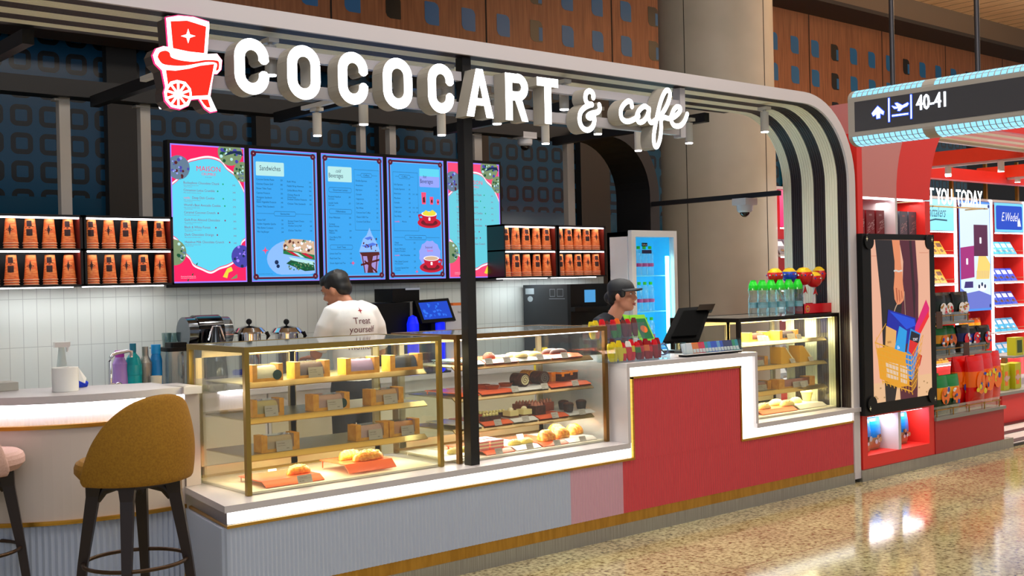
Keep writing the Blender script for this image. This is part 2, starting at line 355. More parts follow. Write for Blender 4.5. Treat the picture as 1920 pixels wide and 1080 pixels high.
# column
cc = PD(1346, 300, 12.2); c0 = MB(); c0.lathe([(.60, 0), (.60, 6.19)], (cc.x, cc.y, 0), COLM, 64)
c1 = math.atan2(CAM.y-cc.y, CAM.x-cc.x)
for da in (-.55, .95, 2.5): c0.box((cc.x+.598*math.cos(c1+da)-.004, cc.y+.598*math.sin(c1+da)-.004, 0), (cc.x+.604*math.cos(c1+da)+.004, cc.y+.604*math.sin(c1+da)+.004, 6.19), SEAM)
col = thing('round_column', 'massive round beige clad column rising behind the drinks fridge', 'column', (cc.x, cc.y, 0)); c0.build('column_cladding', col)

# ================================================================ PORTAL FRAME
XR = 7.80; XL = .35; ZT = 2.955; RA = .64; TH = .083
def arch_path(off, n=14):
    P = [(XL+off, 0.03)]
    P += [(XL+RA-(RA-off)*math.cos(PI/2*k/n), ZT-RA+(RA-off)*math.sin(PI/2*k/n)) for k in range(n+1)]
    P += [(XR-RA+(RA-off)*math.sin(PI/2*k/n), ZT-RA+(RA-off)*math.cos(PI/2*k/n)) for k in range(n+1)]
    P += [(XR-off, 0.03)]; return P
pf = thing('portal_frame', 'wide white arched stall frame with brown and cream fluted stripes inside', 'frame', (XR, 0, 0))
def ring(mb, off0, off1, y0, y1, m, mi=None, face_front=True):
    A = arch_path(off0); B = arch_path(off1); n = len(A)
    vs = [(x, y0, z) for x, z in A]+[(x, y0, z) for x, z in B]+[(x, y1, z) for x, z in A]+[(x, y1, z) for x, z in B]; f1 = []
    for i in range(n-1): f1 += [(i, n+i, n+i+1, i+1), (2*n+i, 2*n+i+1, 3*n+i+1, 3*n+i), (i, i+1, 2*n+i+1, 2*n+i), (n+i, 3*n+i, 3*n+i+1, n+i+1)]
    f1 += [(0, 2*n, 3*n, n), (n-1, 2*n-1, 4*n-1, 3*n-1)]
    mb.add(vs, f1, m)
m0 = MB(); ring(m0, 0, TH, 0, .02, FASC); ring(m0, 0, TH-.02, .02, .62, FASC); m0.build('white_casing', pf)
for k, (ya, yb, mm, nm) in enumerate(((.02, .105, BROWN, 'brown_stripe'), (.105, .215, CREAM, 'cream_stripe'), (.215, .32, BROWN, 'brown_stripe'), (.32, .43, CREAM, 'cream_stripe'), (.43, .53, BROWN, 'brown_stripe'), (.53, .61, CREAM, 'cream_stripe'))):
    mb = MB(); nr = 5; st = (yb-ya)/nr
    for q in range(nr): ring(mb, TH-.02, TH-.004, ya+q*st, ya+(q+1)*st, mm); ring(mb, TH-.004, TH, ya+q*st+st*.2, ya+(q+1)*st, mm)
    mb.build(nm, pf)
# support post, roof beams
sp = thing('support_post', 'tall black square post standing between the two glass cases', 'post', (4.03, .08, .58)); MB().box((4.0, .052, .58), (4.062, .112, 2.87), BLACK).build('post_shaft', sp)
rb = thing('roof_beams', 'black steel roof grid behind the striped arch', 'beam', (4, 2.3, 2.85))
MB().box((.5, 2.43, 2.86), (7.1, 2.58, 2.97), BLACK).build('rear_beam', rb)
for x in (1.86, 2.83, 4.16, 5.6, 6.9): MB().box((x-.028, .705, 2.80), (x+.028, 2.425, 2.87), BLACK).build('cross_beam', rb)
MB().box((.5, .63, 2.88), (7.1, .70, 2.96), BLACK).build('front_beam', rb)
# rear arch
ra = MB(); P = []; R2 = .62; zt = 2.97; xr = 7.80
A = [(xr-.02-R2+R2*math.sin(PI/2*k/12), zt-R2+R2*math.cos(PI/2*k/12)) for k in range(13)]+[(xr-.02, 0)]
B = [(xr-.02-R2+(R2-.12)*math.sin(PI/2*k/12)-.0, zt-R2+(R2-.12)*math.cos(PI/2*k/12)) for k in range(13)]+[(xr-.14, 0)]
n = len(A); vs = [(x, y, z) for y in (2.0, 2.42) for x, z in A]+[(x, y, z) for y in (2.0, 2.42) for x, z in B]
fs = []
for i in range(n-1): fs += [(i, i+1, n+i+1, n+i), (2*n+i, 3*n+i, 3*n+i+1, 2*n+i+1), (i, 2*n+i, 2*n+i+1, i+1), (n+i, n+i+1, 3*n+i+1, 3*n+i)]
ra.add(vs, fs, BLACK); tag(ra.build('rear_arch'), 'black curved rear arch leg above and behind the drinks fridge', 'arch')
tb = MB().box((7.66, .615, 2.255), (7.70, 1.99, 2.295), BLACK); tag(tb.build('tie_bar'), 'thin black tie bar across the right side of the stall carrying a camera', 'bar')
for i, (x, wdt) in enumerate(((2.665, .07), (3.205, .07), (4.95, .05), (5.23, .06), (6.10, .08), (7.17, .085))):
    m = MB(); m.box((x-wdt/2, 2.505, 1.641), (x+wdt/2, 2.565, 2.86), mat('post_white', (.66, .64, .62), .5)); m.box((x-wdt/2-.03, 2.50, 2.838), (x+wdt/2-.01, 2.57, 2.852), mat('post_white'))
    tag(m.build('mullion_post'), ['slim grey post above the left cup shelf', 'slim grey post just left of the first menu screen', 'slim grey post rising above the third menu screen', 'slim grey post above the fourth menu screen', 'grey post right of the black post, above the last menu', 'tall grey post above the right cup shelf'][i], 'post')
# ================================================================ ILLUMINATED SIGN
YS = -.05; fr = XZ(YS)
def s2(P, ox, oy, sc):
    out = []
    for x, y in P: v = PY(ox+x/sc, oy+y/sc, YS); out.append((v.x, v.z))
    return out
sg = thing('cafe_sign', 'large glowing white letter sign with red hat cart emblem under the white frame', 'sign', (4.1, YS, 2.5))
Z0 = 2.522; ZC = 2.790; D = -.10
def stad(x0, x1, z0, z1, open_=False, w=.055):
    r = (x1-x0)/2-w/2; cx = (x0+x1)/2; P = []
    a0, a1 = (-.02, PI) if open_ else (0, PI)
    za = z1-w/2-r; zb = z0+w/2+r; n = 10
    top = [(cx+r*math.cos(a0+(PI-a0)*k/n), za+r*math.sin(a0+(PI-a0)*k/n)) for k in range(n+1)]
    bot = [(cx+r*math.cos(PI+(PI+(.02 if open_ else 0))*k/n), zb+r*math.sin(PI+(PI)*k/n)) for k in range(n+1)]
    P = top+bot
    if not open_: P.append(top[0])
    else: P = [(P[0][0], P[0][1]-.012)]+P+[(P[-1][0], P[-1][1]+.012)]
    return P
def letter(nm, strokes, w=.055, cap=False):
    m = MB()
    for S in strokes: m.stroke(fr, S, w, D, 0, LET, RETN, cap, 12)
    return m.build(nm, sg)
def xr_(a, b, y=150): return PY(a, y, YS).x, PY(b, y, YS).x
for a, b, op in ((440, 505, 1), (539, 601, 0), (634, 690, 1), (718, 773, 0), (802, 850.5, 1)):
    x0, x1 = xr_(a, b); letter('letter', [stad(x0, x1, Z0, ZC, bool(op))])
def poly_letter(nm, polys):
    m = MB()
    for P in polys: m.slab(fr, P, D, 0, LET, RETN)
    return m.build(nm, sg)
x0, x1 = xr_(874.5, 925, 190); xm = (x0+x1)/2; w = .052
poly_letter('letter', [[(x0, Z0), (x0+w, Z0), (xm+.008, ZC-.05), (xm+.024, ZC), (xm-.024, ZC)], [(x1, Z0), (x1-w, Z0), (xm-.008, ZC-.05), (xm-.024, ZC), (xm+.024, ZC)][::-1], [(x0+.05, Z0+.065), (x1-.05, Z0+.065), (x1-.065, Z0+.105), (x0+.065, Z0+.105)]])
x0, x1 = xr_(948, 990, 190)
m = MB(); m.slab(fr, [(x0, Z0), (x0+w, Z0), (x0+w, ZC), (x0, ZC)], D, 0, LET, RETN)
m.stroke(fr, [(x0+w/2, ZC-w/2), (x1-.075, ZC-w/2)]+[(x1-.075+.052*math.sin(PI*k/8), ZC-.075+.052*math.cos(PI*k/8)) for k in range(9)]+[(x0+w/2, ZC-.127)], w, D, 0, LET, RETN, False, 12)
m.slab(fr, [(x0+.07, Z0+.12), (x1-.048, Z0), (x1, Z0), (x0+.12, Z0+.135)], D, 0, LET, RETN); m.build('letter', sg)
x0, x1 = xr_(1007, 1047, 180); xm = (x0+x1)/2
poly_letter('letter', [[(x0, ZC-.05), (x1, ZC-.05), (x1, ZC), (x0, ZC)], [(xm-.027, Z0), (xm+.027, Z0), (xm+.027, ZC-.05), (xm-.027, ZC-.05)]])
m = MB(); AMP = [(1118, 395), (1122, 425), (1105, 450), (1068, 458), (1040, 470), (1030, 485), (1050, 495), (1075, 480), (1080, 520), (1065, 565), (1030, 588), (990, 570), (968, 520), (972, 460), (1000, 420), (1040, 398), (1062, 392), (1030, 385), (1012, 350), (1018, 305), (1045, 288), (1070, 310), (1072, 340)]
m.stroke(fr, cr(s2(AMP, 850, 100, 4.085), 4), .033, D, 0, LET, RETN); m.build('ampersand', sg)
m = MB()
for S in ([(1368, 408), (1362, 375), (1335, 368), (1300, 400), (1282, 445), (1292, 500), (1330, 522), (1375, 510), (1420, 480)],
          [(1495, 425), (1465, 405), (1425, 435), (1405, 485), (1420, 525), (1455, 520), (1485, 480), (1500, 425), (1495, 490), (1515, 530), (1550, 510)],
          [(1550, 510), (1600, 460), (1640, 390), (1660, 320), (1650, 285), (1625, 290), (1595, 350), (1570, 440), (1550, 540), (1535, 640), (1542, 705), (1562, 712), (1582, 660), (1592, 580), (1592, 510), (1612, 490), (1645, 500)],
          [(1645, 500), (1690, 488), (1732, 450), (1738, 418), (1712, 410), (1685, 440), (1668, 500), (1688, 550), (1735, 555), (1770, 520), (1792, 465)]):
    m.stroke(fr, cr(s2(S, 850, 100, 4.085), 4), .033, D, 0, LET, RETN)
m.build('script_word', sg)
# emblem
EW = E('emblem_white', (1, .99, 1), 3.2); ER = E('emblem_red', (1, .13, .03), 1.25); EP = E('emblem_pink_edge', (1, .15, .45), 1.5); EB = mat('emblem_return', (.30, .26, .25), .5)
S1 = lambda P: s2(P, 260, 10, 3.2)
hat = [(165, 75), (240, 62), (330, 70), (422, 100), (424, 130), (412, 292), (470, 290), (500, 330), (495, 385), (470, 412), (450, 412), (440, 470), (430, 545), (450, 590), (470, 632), (430, 640), (395, 615), (360, 560), (315, 565), (300, 600), (250, 622), (195, 610), (160, 570), (152, 520), (160, 490), (140, 390), (100, 350), (85, 300), (105, 260), (150, 245), (178, 250)]
em = MB(); cx, cy = 290, 350
def scl(P, k): return [(cx+(x-cx)*k, cy+(y-cy)*k) for x, y in P]
em.slab(fr, S1(scl(hat, 1.0)), D, 0, EW, EB)
em.slab(fr, S1(scl(hat, 1.022)), -.012, -.004, EP, EP); em.build('emblem', sg)
em = MB(); red = lambda P, c=.002: em.flat(fr, S1(P), c, ER); wh = lambda P, c=.004: em.flat(fr, S1(P), c, EW)
red([(190, 96), (290, 92), (404, 128), (398, 205), (392, 288), (300, 278), (205, 258), (197, 175)])
wh(star(295, 185, 44))
red(cr([(112, 310), (125, 282), (160, 272), (185, 285), (195, 312), (250, 330), (330, 338), (400, 328), (470, 332), (482, 352), (478, 385), (462, 390), (468, 350), (420, 340), (360, 348), (280, 362), (200, 362), (140, 350), (112, 310)], 3))
red([(162, 388), (220, 392), (300, 380), (370, 362), (452, 352), (436, 440), (415, 540), (318, 545), (312, 500), (280, 460), (230, 448), (190, 458), (175, 478)])
wh(circ(235, 535, 82, 32), .003); em.flat(fr, S1(circ(235, 535, 68, 28)), .004, ER); wh(circ(235, 535, 13, 12), .005)
for k in range(5):
    a = PI*k/5+.3; em.line(fr, S1([(235-70*math.cos(a), 535-70*math.sin(a)), (235+70*math.cos(a), 535+70*math.sin(a))]), .011, .005, EW)
red([(372, 565), (415, 565), (430, 615), (408, 612), (388, 590)])
em.build('emblem_artwork', sg)
RAIL = mat('rail_white', (.74, .73, .76), .4)
for x0, x1 in ((2.30, 3.995), (4.067, 5.86)):
    MB().box((x0, .055, 2.735), (x1, .095, 2.785), RAIL).build('rail', sg); MB().box((x0, .055, 2.555), (x1, .095, 2.615), RAIL).build('rail', sg)
for x in (2.30, 5.86): MB().box((x-.03, .045, 2.54), (x+.02, .11, 2.868), RAIL).build('hanger', sg)
# ================================================================ COUNTER
ctr = thing('service_counter', 'long white and red ribbed service counter with gold trim and glowing ledge', 'counter', (5, 0, 0))
CL = [(2.600, .64), (2.483, 0.0)]; XE = 7.715
plan = CL+[(XE, 0)]
def sw(name, plan, prof, m, parent=ctr, closed=True): return MB().sweep(plan, prof, m, closed).build(name, parent)
sw('steel_skirting', [(2.59, .62), (2.49, .03), (XE, .03)], [(0, 0), (.03, 0), (.03, .082), (0, .082)], STEEL)
sw('gold_plinth', [(2.59, .62), (2.49, .03), (XE, .03)], [(0, .082), (.022, .082), (.022, .146), (0, .146)], GOLDP)
cb = MB(); cb.prism([(2.54, .035), (5.24, .035), (5.24, .80), (2.64, .80)], .01, .548, WHITE); cb.build('counter_body', ctr)
sw('gold_trim', [(2.597, .62), (2.488, .012), (5.268, .012)], [(0, .47), (.014, .47), (.014, .484), (0, .484)], GOLD)
wp = [(2.59, .62), (2.49, .03), (4.72, .03)]
sw('white_ribbed_panel', flute(wp[:2], .0235, .014)+flute(wp[1:], .0235, .014), [(0, .146), (.012, .146), (.012, .470), (0, .470)], WRIB)
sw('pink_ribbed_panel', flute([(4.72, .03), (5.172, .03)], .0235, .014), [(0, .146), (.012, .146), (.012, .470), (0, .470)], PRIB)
sw('red_ribbed_panel', flute([(5.172, .03), (XE, .03)], .0235, .014), [(0, .146), (.012, .146), (.012, .470), (0, .470)], RRIB)
sw('red_ribbed_panel', flute([(5.274, .03), (6.345, .03)], .0235, .014), [(0, .470), (.012, .470), (.012, .978), (0, .978)], RRIB)
sw('red_panel_backing', [(5.27, .06), (6.36, .06)], [(0, .47), (.02, .47), (.02, 1.045), (0, 1.045)], RRIB)
sw('light_channel', [(5.255, .022), (5.255, .0221)], [(0, .5), (.001, .5), (.001, .9), (0, .9)], GLOW) if False else None
g = MB(); g.box((2.50, .018, .486), (5.262, .03, .545), GLOW); g.box((5.236, .018, .484), (5.264, .03, 1.049), GLOW); g.box((5.24, .018, .992), (6.50, .03, 1.049), GLOW); g.box((6.352, .018, .482), (6.50, .03, 1.049), GLOW); g.box((6.50, .018, .482), (XE, .03, .545), GLOW); g.build('light_channel', ctr)
g = MB(); g.box((5.262, -.0, .47), (5.276, .03, .99), GOLD); g.box((5.262, -.0, .978), (6.358, .03, .992), GOLD); g.box((6.344, 0, .47), (6.356, .03, .99), GOLD); g.box((6.356, 0, .468), (XE, .03, .482), GOLD); g.build('gold_trim', ctr)
# slab ledges and the raised cash surround
s = MB(); s.prism([(2.472, -.004), (5.236, -.004), (5.236, .80), (2.60, .80)], .546, .579, WHITE); s.build('ledge_slab', ctr)
s = MB(); s.box((6.505, -.012, .546), (7.80, .10, .579), WHITE); s.box((6.45, .10, .546), (7.712, .80, .579), WHITE); s.build('ledge_slab', ctr)
s = MB(); s.box((5.212, -.006, .5795), (5.238, .78, 1.0495), WHITE); s.box((5.212, -.006, 1.050), (6.45, .78, 1.078), WHITE); s.box((6.45, -.006, 1.050), (6.53, .09, 1.0775), WHITE); s.box((6.502, -.006, .5795), (6.53, .09, 1.0495), WHITE); s.build('cash_surround', ctr)
cb = MB(); cb.box((5.24, .085, .01), (6.45, .76, 1.049), WHITE); cb.box((6.45, .035, .01), (XE, .8, .545), WHITE); cb.build('counter_body', ctr)
# ================================================================ ROUND BAR
bar = thing('curved_bar', 'curved white bar counter with glowing band and gold edges at left', 'counter', (1.9, .8, 0))
pl = [(1.10, 2.0), (1.18, 1.6), (1.36, 1.22), (1.62, .94), (1.93, .72), (2.25, .64), (2.58, .655)]
pl = [tuple(p) for p in cr(pl, 8)]
sw('bar_top', pl, [(-.30, 1.062), (.03, 1.062), (.03, 1.10), (-.30, 1.10)], WHITE, bar)
s = MB(); s.prism([p for p in pl]+[(2.58, 1.05), (1.9, 1.3), (1.6, 2.0)], 1.0625, 1.0995, WHITE); s.box((2.56, .60, 1.062), (2.66, .9, 1.10), WHITE); s.build('bar_top', bar)
sw('glowing_fluted_band', flute(pl, .018, .006), [(-.075, .955), (-.04, .955), (-.04, 1.062), (-.075, 1.062)], mat('bar_flute', (.88, .86, .86), .4), bar)
sw('led_strip', pl, [(-.008, 1.046), (.008, 1.046), (.008, 1.0615), (-.008, 1.0615)], E('bar_led', (1, .97, 1), 16), bar)
sw('gold_edge', pl, [(-.06, .938), (.012, .938), (.012, .956), (-.06, .956)], GOLD, bar)
sw('plain_panel', pl, [(-.06, .49), (-.002, .49), (-.002, .938), (-.06, .938)], mat('bar_panel', (.80, .75, .72), .45), bar)
sw('gold_edge', pl, [(-.06, .470), (.012, .470), (.012, .49), (-.06, .49)], GOLD, bar)
sw('ribbed_base', flute(pl, .03, .01), [(-.06, .10), (-.012, .10), (-.012, .470), (-.06, .470)], WRIB, bar)
sw('gold_plinth', pl, [(-.06, .0), (-.0, .0), (-.0, .10), (-.06, .10)], GOLDP, bar)
s = MB(); s.box((2.585, .645, .58), (2.665, .70, 1.06), mat('bar_panel')); s.build('end_panel', bar)
# ================================================================ DISPLAY CASES
def case(x0, x1, y0, y1, label, fm, warm, shelf_z=(1.128, .948, .762), cov=True, side_shelf=True):
    t = thing('display_case', label, 'display case', (x0, y0, .58)); zt = 1.312; zb = .581; w = .026
    f = MB()
    for x, y in ((x0, y0), (x1-w, y0), (x0, y1-w), (x1-w, y1-w)): f.box((x, y, zb), (x+w, y+w, zt-.028), fm)
    f.box((x0, y0, zt-.028), (x1, y0+w, zt), fm); f.box((x0, y1-w, zt-.028), (x1, y1, zt), fm); f.box((x0, y0+w, zt-.028), (x0+w, y1-w, zt), fm); f.box((x1-w, y0+w, zt-.028), (x1, y1-w, zt), fm)
    f.box((x0+w, y1-w, zb), (x1-w, y1, zb+.03), fm); f.build('metal_frame', t)
    MB().box((x0+w, y0+w, zt-.008), (x1-w, y1-w, zt-.002), mat('case_top_glass', (.55, .58, .58), .06, .3)).build('top_panel', t)
    g = MB(); g.box((x0+w, y0+.008, zb+.004), (x1-w, y0+.014, zt-.028), GLS); g.build('front_glass', t)
    for x in (x0+.008, x1-.014): MB().box((x, y0+w, zb+.004), (x+.006, y1-w, zt-.028), GLS).build('side_glass', t)
    MB().box((x0+w, y0+w, zb), (x1-w, y1-w, zb+.012), mat('case_floor', (.86, .82, .72), .35)).build('case_floor', t)
    # rear sliding doors
    d = MB(); fw2 = .035; DF = mat('door_frame', (.72, .66, .52), .3, .6)
    xm = (x0+x1)/2
    for a, b in ((x0+w, xm+.02), (xm-.02, x1-w)):
        for q in (a, b-fw2): d.box((q, y1-.05, zb+.03), (q+fw2, y1-.03, zt-.03), DF)
        for z in (zb+.03, zt-.075): d.box((a, y1-.05, z), (b, y1-.03, z+.045), DF)
    d.build('sliding_doors', t)
    for z in shelf_z:
        s = MB(); ya = y0+.085; yb = y1-.10; xa = x0+.05; xb = x1-.045
        s.box((xa, ya+.03, z-.012), (xb, yb, z-.006), SHELFM); s.build('shelf', t)
        l = MB(); l.add([(xa, ya, z-.026), (xb, ya, z-.026), (xb, ya+.034, z-.002), (xa, ya+.034, z-.002), (xa, ya+.003, z-.031), (xb, ya+.003, z-.031), (xb, ya+.036, z-.010), (xa, ya+.036, z-.010)], [(0, 1, 2, 3), (4, 7, 6, 5), (0, 4, 5, 1), (2, 6, 7, 3), (0, 3, 7, 4), (1, 5, 6, 2)], BRASS)
        l.build('shelf_lip', t)
        e = MB(); e.box((xa+.03, ya+.042, z-.021), (xb-.03, ya+.052, z-.013), LEDW if warm else LED); e.build('led_strip', t)
    e = MB(); e.box((x0+.05, y0+.035, zt-.034), (x1-.05, y0+.05, zt-.028), LEDW if warm else LED); e.build('led_strip', t)
    area('case_light', ((x0+x1)/2, (y0+y1)/2, zt-.04), x1-x0-.1, 16 if warm else 17, (1, .86, .56) if warm else (1, .97, .9), (0, 0, 0), .3)
    area('case_light', ((x0+x1)/2, (y0+y1)/2-.05, .735), x1-x0-.12, 7, (1, .86, .56) if warm else (1, .95, .85), (0, 0, 0), .2)
    return t
BR1 = mat('case_frame_gold', (.60, .50, .24), .35, .6); BR2 = mat('case_frame_bronze', (.48, .35, .17), .35, .5); BR3 = mat('case_frame_dark', (.15, .12, .09), .35, .7)
C1 = (2.668, 3.880, .142, .79); C2 = (3.985, 5.195, .142, .79); C3 = (6.465, 7.70, .10, .74)
case(*C1, 'left glass case of brass frame holding wrapped loaf boxes', BR1, True)
case(*C2, 'middle glass case full of cakes and pastries behind the black post', BR2, False)
case(*C3, 'right glass case right of the cash desk with water bottles on top', BR3, True)
area('case_light', (7.08, .35, 1.26), 1.1, 9, (1, .88, .6), (0, 0, 0), .3)
# ================================================================ MENU SCREENS
MY = 2.42
CY = E('screen_cyan', (.38, .86, .97), 1.0); BL = E('screen_blue', (.22, .66, .96), 1.0); PK = E('screen_pink', (1.0, .10, .38), 1.0); PK2 = E('screen_soft_pink', (1.0, .30, .48), 1.0); CY2 = E('screen_soft_cyan', (.42, .83, .90), 1.0)
MRN = E('screen_maroon', (.36, .03, .20), .9); VIO = E('screen_violet_line', (.62, .50, 1), 1.1); SW = E('screen_white', (.97, .96, 1), 1.1); NAVY = E('screen_navy_text', (.05, .18, .36), .8); PTX = E('screen_rose_text', (.58, .26, .44), .9)
CREM = E('screen_cream', (.74, .93, .93), 1.0); CK1 = E('screen_cookie_grey', (.42, .52, .62), .9); CK2 = E('screen_cookie_purple', (.30, .28, .72), .9); CK3 = E('screen_cookie_green', (.52, .62, .45), .9); GRN = E('screen_green', (.10, .50, .28), .9); DGR = E('screen_dark_green', (.05, .36, .22), .8)
YEL = E('screen_yellow', (.95, .88, .25), 1); REDC = E('screen_red', (.80, .04, .20), 1); DRD = E('screen_dark_red', (.45, .05, .14), .9); BRN = E('screen_brown', (.36, .10, .10), .9); TAN = E('screen_tan', (.86, .72, .60), 1); WBL = E('screen_ice', (.55, .74, 1), 1.05); LAV = E('screen_lavender', (.60, .66, 1), 1)
MT = E('screen_mint_mark', (.1, .7, .5), .9);
SWD, SHT = .553, .95
def screen(i, label):
    x0 = 3.336+i*.5903; t = thing('menu_screen', label, 'menu screen', (x0, MY, 1.63), 'menu screens on the back wall')
    b = MB(); b.box((x0-.018, MY, 1.618), (x0+SWD+.018, MY+.07, 2.622), BLKP); b.build('screen_housing', t)
    m = MB(); return t, m, Fr((x0, MY, 1.648), (SWD, 0, 0), (0, 0, SHT), (0, -1, 0))
def asp(P, cx, cy, k=SHT/SWD): return [(cx+(x-cx)*k, y) for x, y in P]
def C(x, y, r, n=22): return circ(x, y, r, n, r*SWD/SHT)
def T(m, f, s, x, y, h, mt, al='LEFT', c=.003, sx=1.0, shear=0.0): m.text(f, s, x, y, h, c, mt, al, sx*SHT/SWD, shear*SHT/SWD)
def sparkle(m, f, x, y, r, c, mt): m.flat(f, star(x, y, r, r*SWD/SHT), c, mt)
def blobs(m, f, x, y, r, c, cols, n=26, seed=1):
    R = random.Random(seed)
    for k in range(n):
        a = R.random()*2*PI; q = r*.88*math.sqrt(R.random()); s = r*(.06+.10*R.random()); px = x+q*math.cos(a); py = y+q*math.sin(a)*SWD/SHT
        if not (0 < px-s and px+s < 1 and 0 < py-s*.6 and py+s*.6 < 1): continue
        m.flat(f, circ(px, py, s, 6, s*SWD/SHT), c+.0002*k/n, cols[k % len(cols)])
def clipc(P): return [(min(max(x, 0), 1), min(max(y, 0), 1)) for x, y in P]
COOK = ['Buckeyboss Chocolate Chunk', 'Cinnamon Lotus Crumble', '          Deep Dish Cookie', "World's Best Avocado Cookie", 'Caramel Coconut Crunch', 'Guilt-Free Almond Chocolate', 'Black & White Forest', 'Dark Chocolate Orange', 'Hazelnut Milk Chocolate Crunch']
PR = ['345', '345', '345', '375', '325', '345', '345', '345', '345']
SUB = 'Milky, decadent chocolate cookie slices'
def maison(i, label, pk, cy):
    t, m, f = screen(i, label)
    m.flat(f, [(0, 0), (1, 0), (1, 1), (0, 1)], .001, VIO); m.flat(f, [(.015, .01), (.985, .01), (.985, .99), (.015, .99)], .0014, pk)
    cl = [(.015, .70), (.10, .74), (.17, .79), (.22, .86), (.33, .885), (.5, .905), (.66, .885), (.75, .83), (.86, .785), (.93, .72), (.985, .66)]
    cl2 = [(.985, .33), (.93, .30), (.90, .22), (.84, .17), (.74, .135), (.62, .115), (.5, .085), (.38, .11), (.27, .14), (.22, .19), (.13, .24), (.08, .31), (.015, .34)]
    for d, mt, z in ((.022, pk, .0016), (.020, SW, .0018), (.006, pk, .0020), (0, cy, .0022)):
        a = [(x, y+d) if x not in (.015, .985) else (x, y+d) for x, y in cr(cl, 4)]; b = [(x, y-d) for x, y in cr(cl2, 4)]
        if d == .022: continue
        m.flat(f, a[::-1]+b[::-1] if False else a+b, z, mt)
    for x, y, r, c1, cols in ((.10, .83, .15, CK1, (CK2, LAV, CK1, BRN)), (.80, .96, .17, CK3, (DGR, CK2, CREM)), (.97, .82, .13, CK3, (DGR, CK1, CREM)), (.02, .22, .16, CK3, (CREM, DGR, CK1)), (.93, .19, .145, CK2, (NAVY, VIO, CK2))):
        m.flat(f, clipc(C(x, y, r)), .0026, c1); blobs(m, f, x, y, r, .003, cols, 30, int(x*100))
    m.flat(f, [(.71, .93), (.80, .97), (.95, .975), (.985, .94), (.86, .955)], .0036, NAVY)
    m.flat(f, [(.66, .04), (.72, .10), (.78, .115), (.80, .085), (.74, .07), (.72, .03)], .003, YEL); m.flat(f, [(.76, .02), (.86, .06), (.86, .03)], .003, CK3)
    for x, y in ((.90, .77), (.30, .135), (.24, .06), (.18, .02)): m.flat(f, [(x, y), (x+.03, y+.012), (x+.015, y-.01)], .003, DGR)
    T(m, f, 'MAISON', .5, .812, .052, pk, 'CENTER'); T(m, f, 'CRUMBLE', .5, .782, .026, pk, 'CENTER'); T(m, f, 'by the baker', .5, .765, .010, PTX, 'CENTER')
    for k, s in enumerate(COOK):
        y = .715-k*.0535; T(m, f, s, .16, y, .025, PTX, sx=.92)
        if k == 2: T(m, f, 'nutella', .16, y, .021, PK, sx=.85)
        T(m, f, SUB[:30+(k*7) % 9], .16, y-.014, .009, PTX); 
        if k % 3 != 1: T(m, f, SUB[5:26], .16, y-.024, .008, PTX)
        T(m, f, PR[k], .82, y-.004, .017, PTX)
        m.flat(f, C(.16+.0185*len(s)+.05, y+.007, .011, 8), .003, MT if k < 4 else PTX)
    T(m, f, 'Pictures shown for illustration only', .10, .045, .008, SW); T(m, f, 'Price inclusive of all applicable taxes', .10, .033, .008, SW)
    m.build('screen_picture', t)
def border(m, f):
    m.flat(f, [(0, 0), (1, 0), (1, 1), (0, 1)], .001, BL)
    def rc(a, b, w, mt, c):
        for P in ([(a, b), (1-a, b), (1-a, b+w*SWD/SHT), (a, b+w*SWD/SHT)], [(a, 1-b-w*SWD/SHT), (1-a, 1-b-w*SWD/SHT), (1-a, 1-b), (a, 1-b)], [(a, b), (a+w, b), (a+w, 1-b), (a, 1-b)], [(1-a-w, b), (1-a, b), (1-a, 1-b), (1-a-w, 1-b)]): m.flat(f, P, c, mt)
    rc(0, 0, .012, VIO, .0014); rc(.03, .018, .026, MRN, .0016); rc(.058, .034, .007, WBL, .0018)
    for x in (.06, .94):
        for y in (.036, .964): m.flat(f, C(x, y, .040, 14), .002, MRN); m.flat(f, C(x, y, .008, 8), .0024, TAN)
def pill(m, f, x, y, w, h, s, sz, ml=None):
    P = rrect(x-w/2, y-h/2, x+w/2, y+h/2, h*.49, 4); m.line(f, P+[P[0]], .0022, .0025, NAVY); T(m, f, s, x, y-sz*.33, sz, NAVY, 'CENTER')
    if ml: m.line(f, [(ml[0], y), (x-w/2, y)], .0018, .0025, NAVY); m.line(f, [(x+w/2, y), (ml[1], y)], .0018, .0025, NAVY)
def lst(m, f, L, x, xp, y0, dy, sz, pr, cols=1):
    for k, s in enumerate(L):
        y = y0-k*dy; q = s.split('|'); T(m, f, q[0], x, y, sz*1.15, NAVY, sx=.82)
        if len(q) > 1: T(m, f, q[1], x, y-sz*1.0, sz, NAVY, sx=.78)
        T(m, f, pr[k % len(pr)], xp, y, sz, NAVY, sx=.8)
maison(0, 'leftmost pink and cyan cookie menu screen headed Maison Crumble', PK, CY)
t, m, f = screen(1, 'blue sandwiches menu screen with a picture of a sandwich on a plate'); border(m, f)
m.flat(f, rrect(.09, .80, .50, .905, .01), .002, CREM); T(m, f, 'Sandwiches', .295, .84, .054, NAVY, 'CENTER', sx=.72)
lst(m, f, ['Coconut Garden Pesto', 'Chutney Cheese Grill', 'Paneer Tikka Toast', 'Caprese Focaccia', 'Multigrain Sandwich|Special', 'Italian Vegetable Focaccia', 'Paneer Tikka Sandwich'], .09, .44, .765, .034, .017, ['320', '285', '310', '350', '345', '340'])
lst(m, f, ['Kathi Wrap', 'Falafel Wrap Hummus', 'Grilled Bhuna Wrap', 'Chicken Pesto &|Cheese Panini', 'Smoked Chicken Focaccia', 'Chicken Tikka Sandwich'], .54, .87, .758, .034, .017, ['330', '325', '345', '360', '340'])
pill(m, f, .5, .515, .32, .034, 'Savouries', .021, (.09, .90))
lst(m, f, ['Paneer Puff', 'Golden Vegetable Quiche', 'Plain Butter Croissant', 'Mini Veg Burger'], .09, .44, .46, .03, .016, ['185', '225', '210', '240'])
